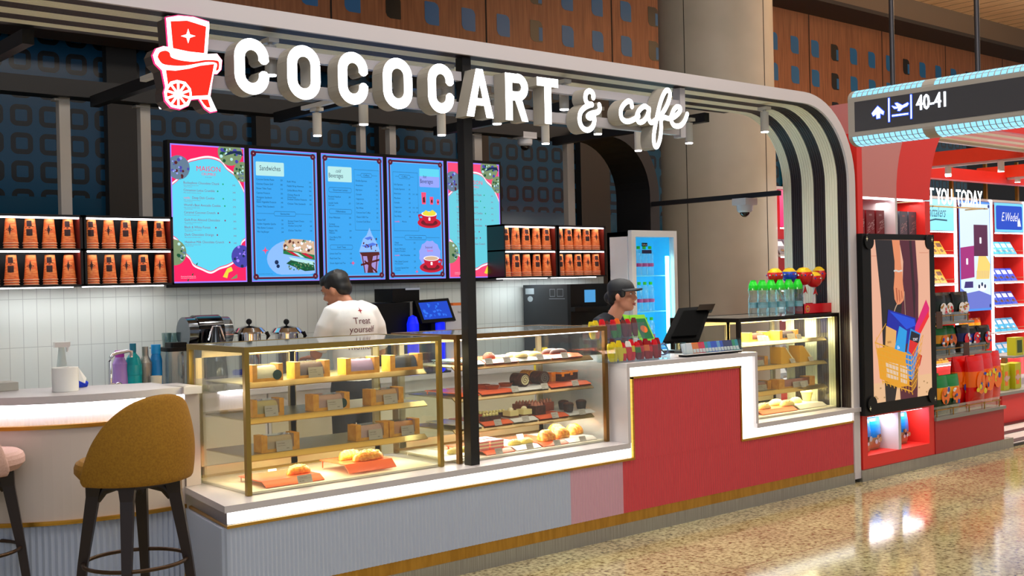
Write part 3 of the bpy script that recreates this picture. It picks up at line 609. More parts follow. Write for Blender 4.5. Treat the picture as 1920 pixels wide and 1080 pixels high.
lst(m, f, ['Korean Cream Cheese|Garlic Bun', 'Chicken Curry Puff', 'Chicken Tikka Roll'], .54, .87, .455, .036, .016, ['275', '245', '260'])
m.flat(f, clipc([(x, y) for x, y in circ(.62, .165, .41, 30, .155)] and [(min(x, .935), max(y, .05)) for x, y in circ(.64, .17, .42, 30, .15)]), .0026, WBL)
m.flat(f, [(.46, .28), (.50, .31), (.60, .325), (.75, .32), (.93, .305), (.935, .20), (.46, .245)], .003, TAN); R = random.Random(5)
for k in range(40):
    x = .48+.42*R.random(); y = .235+.075*R.random(); m.flat(f, C(x, y, .012+.014*R.random(), 6), .0033, (SW, TAN, BRN, CK3, SW)[k % 5])
m.flat(f, [(.46, .245), (.93, .20), (.935, .16), (.46, .21)], .0032, GRN); m.flat(f, [(.50, .235), (.60, .225), (.70, .19), (.63, .195)], .0034, REDC); m.flat(f, [(.72, .215), (.88, .17), (.91, .18), (.80, .215)], .0034, REDC); m.flat(f, [(.60, .225), (.68, .215), (.78, .18), (.72, .183)], .0035, CREM)
m.flat(f, [(.50, .135), (.58, .165), (.92, .125), (.93, .08), (.78, .075)], .003, DGR); m.flat(f, [(.54, .185), (.92, .15), (.92, .12), (.58, .16)], .0031, CREM)
for k in range(60):
    x = .54+.38*R.random(); y = .085+.055*R.random(); m.flat(f, C(x, y, .012, 5), .0034, (GRN, CK3, DGR)[k % 3])
sparkle(m, f, .20, .235, .05, .003, PK2); m.flat(f, C(.36, .145, .03, 10), .003, NAVY); m.flat(f, C(.38, .115, .025, 10), .003, NAVY)
T(m, f, 'Pictures shown for illustration only', .10, .055, .008, NAVY); m.build('screen_picture', t)
t, m, f = screen(2, 'blue cold beverages menu screen with a tall chocolate shake picture'); border(m, f)
m.flat(f, rrect(.10, .78, .48, .90, .01), .002, CREM); T(m, f, 'cold', .22, .853, .040, NAVY, shear=.25, sx=.7); T(m, f, 'Beverages', .11, .812, .052, NAVY, sx=.64)
P = [(.52, .885), (.93, .885), (.93, .40), (.52, .40)]; m.line(f, P+[P[0]], .002, .0024, NAVY); pill(m, f, .72, .842, .18, .03, 'Coffees', .019, (.56, .90))
lst(m, f, ['Double Espresso', 'Americano', 'Espressos', 'Cortado', 'Cappuccino', 'Cafe Latte', 'Flat White', 'Coconut Iced Coffee', 'Classic ICED Tea', 'Coconut Cold Brew'], .54, .87, .79, .0365, .017, ['175', '205', '185', '225', '215'])
pill(m, f, .29, .715, .36, .036, 'Gourmet Lattes', .021); lst(m, f, ['Roasted Hazelnut|Iced Latte', 'nutella Vanilla|Iced Latte'], .10, .42, .655, .05, .017, ['245', '255'])
pill(m, f, .29, .545, .36, .036, 'Milkshakes', .021); lst(m, f, ['Oreo Milkshake', 'Caramel|Banana Milkshake', 'Belgian 70%|Milkshake', 'Coco Berry 70%|Milkshake'], .10, .42, .49, .052, .017, ['285', '295', '290'])
pill(m, f, .29, .262, .36, .036, 'Iced Teas', .021); lst(m, f, ['Lemon Iced Tea', 'Peach Iced Tea', 'Green Apple Iced Tea'], .10, .42, .205, .038, .017, ['205', '215'])
m.flat(f, [(.58, .22), (.92, .22), (.86, .055), (.66, .055)], .003, E('shake_glass', (.66, .58, .85), 1)); m.flat(f, [(.58, .22), (.90, .225), (.91, .20), (.80, .19), (.77, .12), (.80, .06), (.84, .055), (.70, .055), (.72, .12), (.70, .19), (.62, .19)], .0033, BRN)
for a, b in (((.62, .20), (.66, .06)), ((.60, .12), (.90, .16)), ((.66, .15), (.86, .06)), ((.87, .20), (.84, .06))): m.line(f, [a, b], .016, .0036, BRN)
for P, mt in (([(.75, .42), (.70, .36), (.64, .33), (.60, .27), (.57, .225), (.92, .225), (.89, .28), (.83, .33), (.79, .365)], WBL), ([(.66, .335), (.72, .32), (.80, .335), (.76, .35)], E('cream_shade', (.32, .50, .95), .9)), ([(.61, .275), (.70, .255), (.87, .285), (.80, .30), (.68, .28)], E('cream_shade'))): m.flat(f, P, .0034 if mt is WBL else .0038, mt)
for k in range(16): m.flat(f, C(.62+.25*R.random(), .235+.1*R.random(), .012, 5), .004, BRN)
sparkle(m, f, .47, .135, .035, .003, PK2); m.build('screen_picture', t)
t, m, f = screen(3, 'blue hot beverages menu screen with two red coffee cups'); border(m, f)
m.flat(f, rrect(.56, .77, .92, .89, .01), .002, LAV); T(m, f, 'hot', .62, .845, .038, NAVY, shear=.25, sx=.7); T(m, f, 'Beverages', .57, .802, .052, NAVY, sx=.64)
m.flat(f, [(.56, .86), (.92, .86), (.92, .925), (.56, .925)], .0022, CY)
P = [(.10, .885), (.53, .885), (.53, .40), (.10, .40)]; m.line(f, P+[P[0]], .002, .0024, NAVY); pill(m, f, .30, .848, .2, .03, 'Coffees', .019, (.14, .46))
lst(m, f, ['Solo Espresso', 'Double Espresso', 'Americano', 'Macchiato', 'Cortado', 'Cappuccino', 'Cafe Latte', 'Flat White'], .11, .36, .775, .0375, .017, ['145', '165', '195', '185'])
for k in (2, 5, 6): T(m, f, '215', .43, .775-.0375*k, .015, NAVY); T(m, f, '235', .49, .775-.0375*k, .015, NAVY)
T(m, f, 'nutella', .11, .47, .019, PK); T(m, f, 'Mocha', .24, .47, .017, NAVY); pill(m, f, .47, .345, .38, .036, 'Hot Chocolates', .02, (.10, .90))
lst(m, f, ['Classic|Hot Chocolate', 'Dutch 70% Dark|Hazelnut Chocolate', '             Hot Chocolate', 'Mint Salted Caramel|Hot Chocolate', 'Coconut Special Hot|Chocolate'], .10, .43, .295, .052, .017, ['225', '245', '255']); T(m, f, 'nutella', .10, .191, .018, PK)
for x, w_, h in ((.63, .085, .10), (.77, .065, .065), (.885, .05, .045)): m.flat(f, [(x-w_*.4, .625), (x+w_*.4, .625), (x+w_*.5, .625+h), (x-w_*.5, .625+h)], .003, PK2); m.flat(f, [(x-w_*.2, .64), (x+w_*.3, .64), (x+w_*.2, .63+h*.6), (x-w_*.2, .63+h*.5)], .0034, BRN)
def cup2(x, y, fl):
    m.flat(f, C(x, y-.03, .21, 24) and circ(x, y-.03, .21, 24, .045), .003, REDC); m.flat(f, circ(x, y-.028, .15, 20, .028), .0032, DRD)
    m.flat(f, [(x-.14, y+.045), (x-.12, y), (x-.06, y-.035), (x+.06, y-.035), (x+.12, y), (x+.14, y+.045)], .0036, REDC); m.flat(f, circ(x, y+.045, .14, 20, .022), .0038, SW); m.flat(f, circ(x, y+.045, .12, 20, .017), .004, YEL if fl else TAN)
    m.line(f, [(x-.13, y+.035), (x-.19, y+.03), (x-.17, y-.0), (x-.11, y)] if fl else [(x+.13, y+.035), (x+.19, y+.03), (x+.17, y-.0), (x+.11, y)], .018, .0034, REDC); m.flat(f, rrect(x-.015, y-.012, x+.02, y+.015, .006), .004, SW)
cup2(.72, .50, True); m.flat(f, [(.60, .55), (.66, .575), (.72, .56), (.78, .58), (.85, .555), (.8, .545), (.64, .54)], .0042, YEL)
fl_ = []; 
for k in range(24): a = 2*PI*k/24; q = .20 if k % 2 else .185; fl_.append((.72+q*math.cos(a), .20+q*math.sin(a)*.62))
m.flat(f, fl_, .0026, LAV); T(m, f, 'Seasonal', .70, .255, .028, MRN, 'CENTER', sx=.8); T(m, f, 'Special', .72, .228, .028, PK, 'CENTER', sx=.8); cup2(.74, .125, False)
sparkle(m, f, .48, .06, .03, .003, PK2); m.build('screen_picture', t)
maison(4, 'rightmost paler cookie menu screen partly behind the black post', PK2, CY2)
# ================================================================ CUP SHELVES
CUPM = noisy('orange_paper_cup', (.93, .42, .20), (1.0, .60, .32), (1, 1, 5), 22, 2, .5, lo=.42, hi=.58)
RIM = mat('cup_rim', (1.0, .82, .68), .5); CDK = mat('cup_print', (.20, .06, .07), .6)
SHB = mat('shelf_black', (.05, .03, .04), .4); SHW = mat('shelf_red_side', (.45, .12, .07), .5)
def cup(kind, full):
    m = MB(); prof = [(.0, .158), (.027, .158), (.029, .155)]
    t = thing('paper_cup', 'x', 'paper cup', (0, 0, 0), 'orange paper cups stacked upside down'); m = MB()
    m.lathe([(.0445, .0), (.0435, .006), (.042, .006), (.0295, .150), (.028, .153), (0, .153)], (0, 0, 0), CUPM, 22); m.build('cup_wall', t, (0, 0, 0))
    MB().tube([(.0440*math.cos(2*PI*k/22), .0440*math.sin(2*PI*k/22), .003) for k in range(22)], .0024, RIM, 5, True).build('rim', t, (0, 0, 0))
    if full:
        d = MB(); ph0 = math.atan2(-7.1, -3.9) 
        def wrap(P, c=.0012):
            vs = []
            for x, z in P:
                r = .042-(z-.006)*(.0125/.144)+c; a = -PI/2-.42+x/r; vs.append((r*math.cos(a), r*math.sin(a), z))
            d.add(vs, [tuple(range(len(vs)))], CDK)
        if kind == 0:
            for k in range(4):
                pass
            S_ = star(0, .085, .024, .036)
            for k in range(8): wrap([(0, .085), S_[k], S_[(k+1) % 8]])
        else:
            wrap([(-.015, .104), (0, .104), (0, .140), (-.017, .140)]); wrap([(0, .104), (.015, .104), (.012, .140), (0, .140)])
            wrap([(-.025, .096), (-.022, .101), (0, .100), (0, .095)]); wrap([(0, .095), (0, .100), (.022, .107), (.025, .102)])
            wrap([(-.018, .048), (0, .046), (0, .088), (-.019, .088)]); wrap([(0, .046), (.018, .048), (.018, .088), (0, .088)])
        d.build('print', t, (0, 0, 0))
    return t
protos = {}
def cupcopy(kind, full, loc, label):
    k = (kind, full)
    if k not in protos:
        t = cup(kind, full); protos[k] = t; t.location = loc; t['label'] = label; return t
    c = dup(protos[k], loc, label); return c
boxes = [('far left', 2.055, 2.650), ('left', 2.660, 3.245), ('right', 6.10, 6.695), ('far right', 6.712, 7.285)]
side = ['far left shelf', 'left menu shelf', 'right menu shelf', 'fridge side shelf']
for bi, (nm, xa, xb) in enumerate(boxes):
    t = thing('cup_shelf', 'black lit two tier wall shelf of orange cups, '+('leftmost of the four' if bi == 0 else 'left of the first menu screen' if bi == 1 else 'right of the last menu screen' if bi == 2 else 'rightmost of the four'), 'shelf', (xa, 2.48, 1.637), 'lit shelves of paper cups')
    b = MB(); b.box((xa, 2.20, 1.637), (xa+.014, 2.48, 2.083), SHB); b.box((xb-.014, 2.20, 1.637), (xb, 2.48, 2.083), SHB); b.box((xa, 2.2, 2.068), (xb, 2.48, 2.083), SHB); b.box((xa, 2.2, 1.637), (xb, 2.48, 1.650), SHB); b.box((xa, 2.2, 1.860), (xb, 2.48, 1.873), SHB); b.box((xa, 2.47, 1.64), (xb, 2.485, 2.08), SHB); b.box((xb-.018, 2.205, 1.65), (xb-.014, 2.47, 2.068), SHW); b.build('shelf_box', t)
    for z in (2.058, 1.850): MB().box((xa+.016, 2.206, z), (xb-.02, 2.222, z+.010), LED).build('led_strip', t)
    MB().box((xa+.03, 2.30, 1.631), (xb-.03, 2.34, 1.637), LED).build('led_strip', t)
    for row, (zb, par) in enumerate(((1.873, 0), (1.650, 1))):
        for k in range(5):
            x = xa+.068+k*((xb-xa-.016-.120)/4); kd = (k+par+(1 if bi in (0, 3) else 0)) % 2 if bi else (k+par) % 2; kd = 1-kd
            for lv in range(3):
                nm2 = ['bottom', 'middle', 'top'][lv]
                cupcopy(kd, lv == 2, (x, 2.265, zb+.0155*lv+.001), ('%s print cup, top of the %s stack, %s row, %s' % ('hat' if kd else 'star', ORD[k], 'upper' if row == 0 else 'lower', side[bi])) if lv == 2 else '%s cup of the %s stack, %s row, %s' % (nm2, ORD[k], 'upper' if row == 0 else 'lower', side[bi]))
area('shelf_light', (2.65, 2.30, 1.62), 1.15, 2.2, (1, .98, .95), (0, 0, 0), .06); area('shelf_light', (6.7, 2.30, 1.62), 1.15, 3.5, (.9, .98, 1), (0, 0, 0), .06)
wp_ = MB(); wp_.box((2.0, 2.487, 1.64), (7.3, 2.499, 2.0), SHB)
# ================================================================ REAR COUNTER
rc = thing('rear_counter', 'white rear work counter along the tiled wall', 'counter', (4, 2.2, 0))
MB().box((1.3, 1.87, .90), (7.0, 2.495, .935), WHITE).build('counter_top', rc); 
for i in range(7):
    x = 1.35+i*.80
    d = MB(); d.box((x, 1.90, .08), (x+.79, 2.49, .90), WHITE); d.build('cabinet', rc); MB().box((x+.3, 1.888, .80), (x+.5, 1.9, .815), STEEL).build('handle', rc)
    MB().box((x+.02, 1.892, .1), (x+.77, 1.899, .78), mat('cabinet_front', (.80, .76, .66), .4)).build('cabinet_door', rc)
ZR = .935
def xy(px, py, Y): v = PY(px, py, Y); return v.x, v.z
def bottle(name, label, px, ytop, Y, rad, prof, m, capm, z0=ZR, cap=None, grp=None):
    x, zt = xy(px, ytop, Y); h = zt-z0; t = thing(name, label, 'bottle', (x, Y, z0), grp)
    MB().lathe([(r*rad, z*h) for r, z in prof], (x, Y, z0), m, 20).build('body', t)
    if cap: MB().lathe([(cap[0]*rad, cap[1]*h), (cap[0]*rad, h), (0, h)], (x, Y, z0), capm, 18).build('cap', t)
    return t
YB = 2.05; BP = [(.9, 0), (1, .03), (1, .35), (.92, .6), (.95, .72), (.6, .85), (.5, .87)]
bottle('drink_bottle', 'translucent purple water bottle with a magenta cap by the tap', 224, 657, YB, .047, BP, mat('purple_plastic', (.66, .52, .80), .25), mat('magenta_cap', (.70, .22, .70), .4), cap=(.60, .86))
bottle('drink_bottle', 'teal ribbed glass bottle beside the steel shaker', 249, 644, YB, .054, [(.85, 0), (1, .02), (.96, .2), (1, .22), (.95, .4), (1, .42), (.97, .6), (.72, .74), (.34, .82), (.33, .84)], mat('teal_glass', (.02, .62, .64), .12), mat('teal_cap', (.02, .45, .55), .4), cap=(.36, .84))
bottle('cocktail_shaker', 'brushed steel cocktail shaker between teal and blue bottles', 272, 650, YB, .040, [(.72, 0), (.78, .02), (1, .6), (.98, .68), (.55, .80), (.5, .82)], STEEL, STEEL, cap=(.5, .82))
bottle('drink_bottle', 'bright blue tall water bottle with loop cap', 292, 646, YB, .037, [(.95, 0), (1, .03), (1, .7), (.78, .80), (.74, .82)], mat('blue_plastic', (.03, .50, .78), .3), mat('blue_cap', (.08, .60, .88), .4), cap=(.80, .82))
x, z = xy(330, 652, YB)
t = thing('blender_jar', 'clear square blender jar with a black lid', 'blender jar', (x, YB, ZR)); CLP = glass('frosted_plastic', (.80, .84, .86), .8, .2, .18)
b = MB(); b.prism(rrect(x-.085, YB-.085, x+.085, YB+.085, .03), ZR, z-.02, CLP, True); b.build('jar', t); MB().prism(rrect(x-.09, YB-.09, x+.09, YB+.09, .03), z-.02, z+.005, BLKP).prism(rrect(x-.055, YB-.06, x+.055, YB+.06, .02), z+.005, z+.035, BLKP).build('lid', t); MB().tube([(x, YB-.088, z-.03), (x-.01, YB-.12, z-.05), (x-.01, YB-.12, z-.16), (x, YB-.088, z-.19)], .008, CLP).build('handle', t)
for px in (312, 324):
    x, z = xy(px, 627, 2.3); tag(MB().lathe([(.026, 0), (.031, .10), (.030, .10), (.025, .004)], (x, 2.3, z-.09), glass('tumbler', (.85, .9, .9), 1, .03, .12), 14).build('glass_tumbler'), 'clear glass tumbler standing behind the blender, %s of two' % ('left' if px == 312 else 'right'), 'glass')
x, z = xy(318, 652, 2.3); sh = MB().box((x-.09, 2.2, z-.004), (x+.10, 2.42, z+.004), STEEL); sh.box((x-.09, 2.3, ZR), (x-.08, 2.31, z), STEEL); sh.box((x+.09, 2.3, ZR), (x+.10, 2.31, z), STEEL); tag(sh.build('glass_rack'), 'small steel rack holding two tumblers behind the blender', 'rack')
x, z = xy(362, 662, YB); t = thing('juice_bottle', 'small bottle of pink and blue drink with an orange cap', 'bottle', (x, YB, ZR))
MB().lathe([(.026, 0), (.028, .02), (.028, .10)], (x, YB, ZR), mat('magenta_juice', (.85, .15, .65), .3), 16).build('lower_label', t); MB().lathe([(.028, .10), (.028, .18)], (x, YB, ZR), mat('orange_label', (.95, .32, .18), .4), 16).build('label', t); MB().lathe([(.028, .18), (.027, .24), (.015, z-ZR-.03)], (x, YB, ZR), mat('blue_juice', (.15, .25, .75), .2), 16).build('neck', t); MB().lathe([(.016, z-ZR-.03), (.016, z-ZR), (0, z-ZR)], (x, YB, ZR), mat('orange_cap', (.95, .45, .08), .4), 14).build('cap', t)
x, z = xy(205, 660, 1.98); t = thing('sink_tap', 'curved chrome swan neck tap in front of the bottles', 'tap', (x, 1.98, ZR)); x2 = xy(246, 660, 1.98)[0]
MB().tube([(x, 1.98, ZR), (x, 1.98, z-.06)]+[(x+.05-.05*math.cos(a), 1.98, z-.06+.05*math.sin(a)) for a in (.5, 1, 1.5)]+[(x2-.02, 1.98, z), (x2, 1.98, z-.005), (x2, 1.98, z-.04)], .011, CHROME, 10).build('spout', t); MB().ball((x+.05, 1.97, 1.02), .024, CHROME).tube([(x, 1.98, 1.03), (x+.05, 1.97, 1.02)], .014, CHROME).build('tap_handle', t)
x, z = xy(115, 645, 2.2); t = thing('spray_bottle', 'translucent white trigger spray bottle behind the paper roll', 'spray bottle', (x, 2.2, ZR))
MB().lathe([(.04, 0), (.042, .02), (.042, .12), (.016, z-ZR-.02)], (x, 2.2, ZR), mat('milky_plastic', (.80, .86, .84), .4), 16).build('bottle', t); MB().box((x-.045, 2.185, z-.02), (x+.05, 2.215, z+.012), PAPER).box((x-.015, 2.19, z-.05), (x+.015, 2.21, z-.02), PAPER).box((x+.03, 2.192, z-.05), (x+.04, 2.208, z-.02), PAPER).build('trigger_head', t)
v = PZ(123, 733, 1.101); t = thing('paper_roll', 'upright white paper roll on the curved bar', 'paper roll', (v.x, v.y, 1.101)); vx, vy = v.x, v.y
MB().lathe([(.02, .0), (.064, 0), (.064, .12), (.02, .12), (.02, .02)], (vx, vy, 1.101), PAPER, 32).build('roll', t); MB().add([(vx+.050, vy-.042, 1.215), (vx+.062, vy-.02, 1.215), (vx+.10, vy-.02, 1.16), (vx+.085, vy-.04, 1.135), (vx+.058, vy-.03, 1.15)], [(0, 1, 2, 3, 4)], PAPER).build('loose_sheet', t)
v = PZ(154, 726, 1.101); c = MB(); R = random.Random(2)
for k in range(7): c.ball((v.x+R.uniform(-.03, .03), v.y+R.uniform(-.02, .02)+.03, 1.112+R.uniform(-.004, .012)), (.022, .02, .016), mat('blue_cloth', (.05, .22, .80), .8), 8, 6)
tag(c.build('cleaning_cloth'), 'crumpled blue cleaning cloth beside the paper roll', 'cloth')
v = PZ(20, 734, 1.101); tag(MB().box((v.x-.16, v.y+.05, 1.101), (v.x+.055, v.y+.2, 1.143), mat('pale_box', (.72, .72, .68), .5)).build('storage_box'), 'flat pale box lying on the left end of the bar', 'box')
v = xy(293, 706, 1.95); tag(MB().lathe([(.030, 0), (.036, .13), (.034, .13), (.028, .01)], (v[0], 1.95, ZR), mat('cream_cup', (.86, .84, .76), .5), 18).build('plastic_cup'), 'small cream cup in front of the blue bottle', 'cup')
# black drum appliance
x0, z1 = xy(345, 592, 2.1); x1, _ = xy(425, 592, 2.1); zc = z1-.115; t = thing('drum_blender', 'shiny black drum shaped appliance with clear end covers', 'appliance', ((x0+x1)/2, 2.12, ZR))
def hcyl(m, x0, x1, y, z, r, mt, n=28): 
    vs = [(x0, y+r*math.cos(2*PI*k/n), z+r*math.sin(2*PI*k/n)) for k in range(n)]+[(x1, y+r*math.cos(2*PI*k/n), z+r*math.sin(2*PI*k/n)) for k in range(n)]
    m.add(vs, [(k, (k+1) % n, n+(k+1) % n, n+k) for k in range(n)], mt, True); m.add(vs[:n], [tuple(range(n-1, -1, -1))], mt); m.add(vs[n:], [tuple(range(n))], mt); return m
BGL = mat('gloss_black', (.015, .015, .025), .12, coat=.5); xa = x0+.07
hcyl(MB(), xa, x1-.06, 2.12, zc, .115, BGL).build('drum', t); hcyl(MB(), x0, xa, 2.12, zc, .105, mat('dark_chrome', (.45, .47, .5), .12, 1)).build('end_cover', t); hcyl(MB(), x1-.06, x1+.01, 2.12, zc, .10, glass('end_glass', (.8, .83, .86), 1, .05, .2)).build('end_cover', t); MB().box((xa, 2.0, ZR), (x1-.06, 2.24, zc), BGL).build('base', t); MB().box(((xa+x1)/2-.04, 2.003, zc+.02), ((xa+x1)/2+.01, 2.0045, zc+.035), CHROME).build('badge', t)
x, z = xy(404, 612, 1.95); t = thing('glass_kettle', 'dark glass coffee pot with arched handle before the drum appliance', 'kettle', (x, 1.95, ZR)); MB().lathe([(.06, 0), (.075, .10), (.065, .2), (.02, z-ZR)], (x, 1.95, ZR), BGL, 20).build('pot', t); MB().tube([(x-.05, 1.95, z-.09), (x-.02, 1.95, z+.0), (x+.03, 1.95, z+.0), (x+.06, 1.95, z-.09)], .008, CHROME).build('handle', t)
for i, px in enumerate((467, 537)):
    x, z = xy(px, 611, 2.0); t = thing('steel_dispenser', 'domed stainless dispenser with black ball knob, %s' % ('nearest the drum appliance' if i == 0 else 'beside the worker in white'), 'dispenser', (x, 2.0, ZR), 'pair of steel topping dispensers')
    h = z-ZR; MB().lathe([(.075, 0), (.078, h-.05), (.082, h-.05)], (x, 2.0, ZR), CHROME, 28).build('drum', t); MB().lathe([(.112, h-.05), (.112, h-.04), (.085, h-.012), (.03, h), (0, h)], (x, 2.0, ZR), CHROME, 28).build('lid', t)
    MB().ball((x, 2.0, z+.028), .020, BLKP).tube([(x, 2.0, z-.002), (x, 2.0, z+.02)], .006, BLKP).build('knob', t); MB().tube([(x+.1, 1.95, z-.045), (x+.11, 1.94, z-.07), (x+.085, 1.95, z-.13)], .014, BLKP).build('handle', t)
# coffee machines
def PYx(px, Y): return PY(px, 580, Y).x
xa, xb = PYx(700, 2.0), PYx(765, 2.0); zt = PY(735, 568, 2.0).z
t = thing('coffee_machine', 'big black coffee machine right of the worker in white', 'coffee machine', (xa, 2.2, ZR)); MB().box((xa, 1.98, ZR), (xb, 2.42, zt), BLKP).build('body', t); MB().box((xb, 1.97, ZR), (xb+.02, 2.42, zt+.004), STEEL).build('side_trim', t); MB().box((xb+.02, 1.99, ZR+.1), (xb+.2, 2.42, zt), BLKP).build('body', t)
xa2, xb2 = PYx(731, 2.1), PYx(781, 2.1); z2 = PY(755, 541, 2.1).z; t = thing('bean_hopper', 'black box grinder standing on top of the coffee machine', 'grinder', (xa2, 2.2, zt)); MB().box((xa2, 2.06, zt+.004), (xb2, 2.3, z2), BLKP).build('body', t); MB().box((xa2+.11, 2.05, z2-.012), (xb2, 2.06, z2+.003), CHROME).build('top_trim', t)
# order monitor
v0 = PY(784, 563, 1.92); t = thing('order_monitor', 'black order monitor with a blue screen on a small stand', 'monitor', (v0.x+.1, 1.95, ZR))
fx = Fr(PY(792, 606, 1.90), (.285, -.04, .01), (-.03, .05, .17)); m = MB(); m.slab(fx, [(0, 0), (1, 0), (1, 1), (0, 1)], -.03, 0, BLKP); m.build('bezel', t)
m = MB(); m.flat(fx, [(.08, .14), (.92, .14), (.92, .88), (.08, .88)], .002, E('monitor_blue', (.08, .30, .85), .9)); R = random.Random(9)
for k in range(22): x, y = .12+.7*R.random(), .2+.55*R.random(); m.flat(fx, [(x, y), (x+.1*R.random(), y), (x+.08*R.random(), y+.08), (x, y+.1)], .003, E('monitor_light_blue', (.2, .5, 1), .9))
m.build('screen', t); q = fx.p(.5, .1, -.03); MB().box((q.x-.05, q.y+.005, ZR), (q.x+.05, q.y+.05, q.z), BLKP).build('stand', t); MB().box((q.x-.11, q.y-.02, ZR), (q.x+.11, q.y+.1, ZR+.015), BLKP).build('stand_base', t)
LB = E('blue_lamp', (.03, .12, .95), 1.2)
for i, px in enumerate((774, 823)):
    v = PY(px, 607, 1.93); tag(MB().lathe([(.035, 0), (.042, .03), (.045, v.z-ZR), (.03, v.z-ZR+.05), (0, v.z-ZR+.065)], (v.x, 1.93, ZR), LB, 18).build('blue_canister'), ['glowing blue canister left of the order monitor', 'glowing blue canister under the order monitor'][i], 'canister')
xa, xb = PYx(832, 2.0), PYx(874, 2.0); zt = PY(850, 573, 2.0).z; t = thing('label_printer', 'rounded white machine beside the order monitor', 'machine', (xa, 2.1, ZR)); m = MB(); m.slab(Fr((0, 1.98, 0), (1, 0, 0), (0, 0, 1), (0, -1, 0)), rrect(xa, ZR, xb, zt, .03), -.3, 0, mat('machine_white', (.82, .83, .84), .35)); m.build('body', t)
m = MB(); m.text(XZ(1.979), 'hoshi', xb-.10, zt-.06, .03, .001, BLKP); m.build('lettering', t); v = PY(853, 569, 2.05); tag(MB().box((v.x-.06, 2.0, zt+.0005), (v.x+.07, 2.12, zt+.02), mat('orange_pack', (.95, .50, .2), .5)).build('orange_packet'), 'flat orange packet lying on the white machine', 'packet')
# oven
xa = PY(1070, 560, 1.86).x; xb = PY(1138, 560, 1.86).x; zt = PY(1100, 532, 1.86).z; t = thing('speed_oven', 'large black countertop speed oven with small blue display', 'oven', (xa, 2.2, ZR)); yb = 2.45
OVS = mat('oven_side', (.13, .15, .17), .4); MB().box((xa, 1.90, ZR), (xb, yb, zt), OVS).build('body', t); MB().box((xa, 1.86, ZR), (xb, 1.90, zt), BLKP).build('front_panel', t); v = PY(1100, 583, 1.84); MB().box((xa-.01, 1.80, v.z), (xb+.05, 1.86, v.z+.035), BLKP).build('door_handle', t)
fo = XZ(1.86); q0 = PY(1096, 567, 1.86); q1 = PY(1116, 543, 1.86); m = MB(); m.flat(fo, [(q0.x, q0.z), (q1.x, q0.z), (q1.x, q1.z), (q0.x, q1.z)], .001, E('oven_display', (.30, .62, .86), 1)); m.build('display', t); m = MB(); m.text(fo, 'merrychef', q0.x+.01, q0.z-.05, .02, .001, PAPER); m.build('lettering', t)
fs_ = Fr((xa, yb, 0), (0, -1, 0), (0, 0, 1), (-1, 0, 0)); m = MB(); m.flat(fs_, [(.03, zt-.08), (.14, zt-.08), (.14, zt-.03), (.03, zt-.03)], .001, mat('sticker', (.55, .60, .62), .5)); m.flat(fs_, circ(.09, zt-.12, .035, 10, .025), .001, mat('sticker')); m.line(fs_, [(.34, zt-.10), (.40, zt-.10), (.40, zt-.04), (.34, zt-.04), (.34, zt-.1)], .004, .001, mat('sticker')); m.line(fs_, [(.43, zt-.10), (.5, zt-.10), (.5, zt-.04), (.43, zt-.04), (.43, zt-.1)], .004, .001, mat('sticker')); m.line(fs_, [(.33, zt-.12), (.52, zt-.12)], .005, .001, mat('sticker')); m.build('stickers', t)
# ================================================================ FRIDGE
fx0, fx1, fy0, fy1 = PY(1184, 440, 1.6).x, 7.548, 1.60, PX(1138, 434, PY(1184, 440, 1.6).x).y; zt = 2.015
t = thing('drinks_fridge', 'white upright drinks fridge glowing cyan behind its glass door', 'fridge', (7.3, 1.8, 0)); FW = mat('fridge_white', (.93, .95, .96), .3)
b = MB(); b.box((fx0, fy0+.05, .0), (fx0+.03, fy1, zt-.01), FW); b.box((fx1-.03, fy0+.05, 0), (fx1, fy1, zt-.01), FW); b.box((fx0, fy1-.03, 0), (fx1, fy1, zt-.01), FW); b.box((fx0, fy0+.05, zt-.05), (fx1, fy1, zt-.01), FW); b.box((fx0, fy0+.05, 0), (fx1, fy1, .25), FW); b.build('cabinet', t)
b = MB(); A = rrect(fx0+.005, .25, fx1, zt, .02); f = XZ(fy0)
b.box((fx0, fy0, .25), (fx0+.050, fy0+.04, zt), FW); b.box((fx1-.038, fy0, .25), (fx1, fy0+.04, zt), FW); b.box((fx0+.05, fy0, zt-.055), (fx1-.038, fy0+.04, zt), FW); b.box((fx0+.05, fy0, .25), (fx1-.038, fy0+.04, .33), FW); b.build('door_frame', t); MB().box((fx0+.05, fy0+.01, .33), (fx1-.038, fy0+.016, zt-.055), GLS).build('door_glass', t)
CYL = mat('liner_led_glow', (.04, .62, .80), .4, emit=(.0, .66, .90), es=.65); b = MB(); b.box((fx0+.031, fy1-.045, .26), (fx1-.031, fy1-.031, zt-.051), CYL); b.box((fx0+.031, fy0+.06, .26), (fx0+.036, fy1-.045, zt-.051), CYL); b.box((fx1-.036, fy0+.06, .26), (fx1-.031, fy1-.045, zt-.051), CYL); b.build('liner', t)  # cyan LED light is put into the liner's own colour and emission
MB().box((fx1-.10, fy0+.03, .40), (fx1-.072, fy0+.05, 1.80), E('cyan_led', (.72, .97, 1), 5)).build('led_strip', t)
m = MB(); q = PY(1203, 462, fy0); m.flat(f, [(q.x, q.z), (q.x+.07, q.z), (q.x+.07, q.z+.03), (q.x, q.z+.03)], .001, BLKP); m.text(f, 'Celfrost', q.x+.004, q.z+.008, .018, .002, PAPER); m.flat(f, [(q.x, q.z-.06), (q.x+.12, q.z-.06), (q.x+.12, q.z-.03), (q.x, q.z-.03)], .001, mat('fridge_sticker', (.05, .15, .35), .5)); m.build('stickers', t)
area('fridge_light', ((fx0+fx1)/2, fy0+.02, 1.2), .3, 7, (.35, .85, 1.0), (math.radians(90), 0, PI), 1.3)
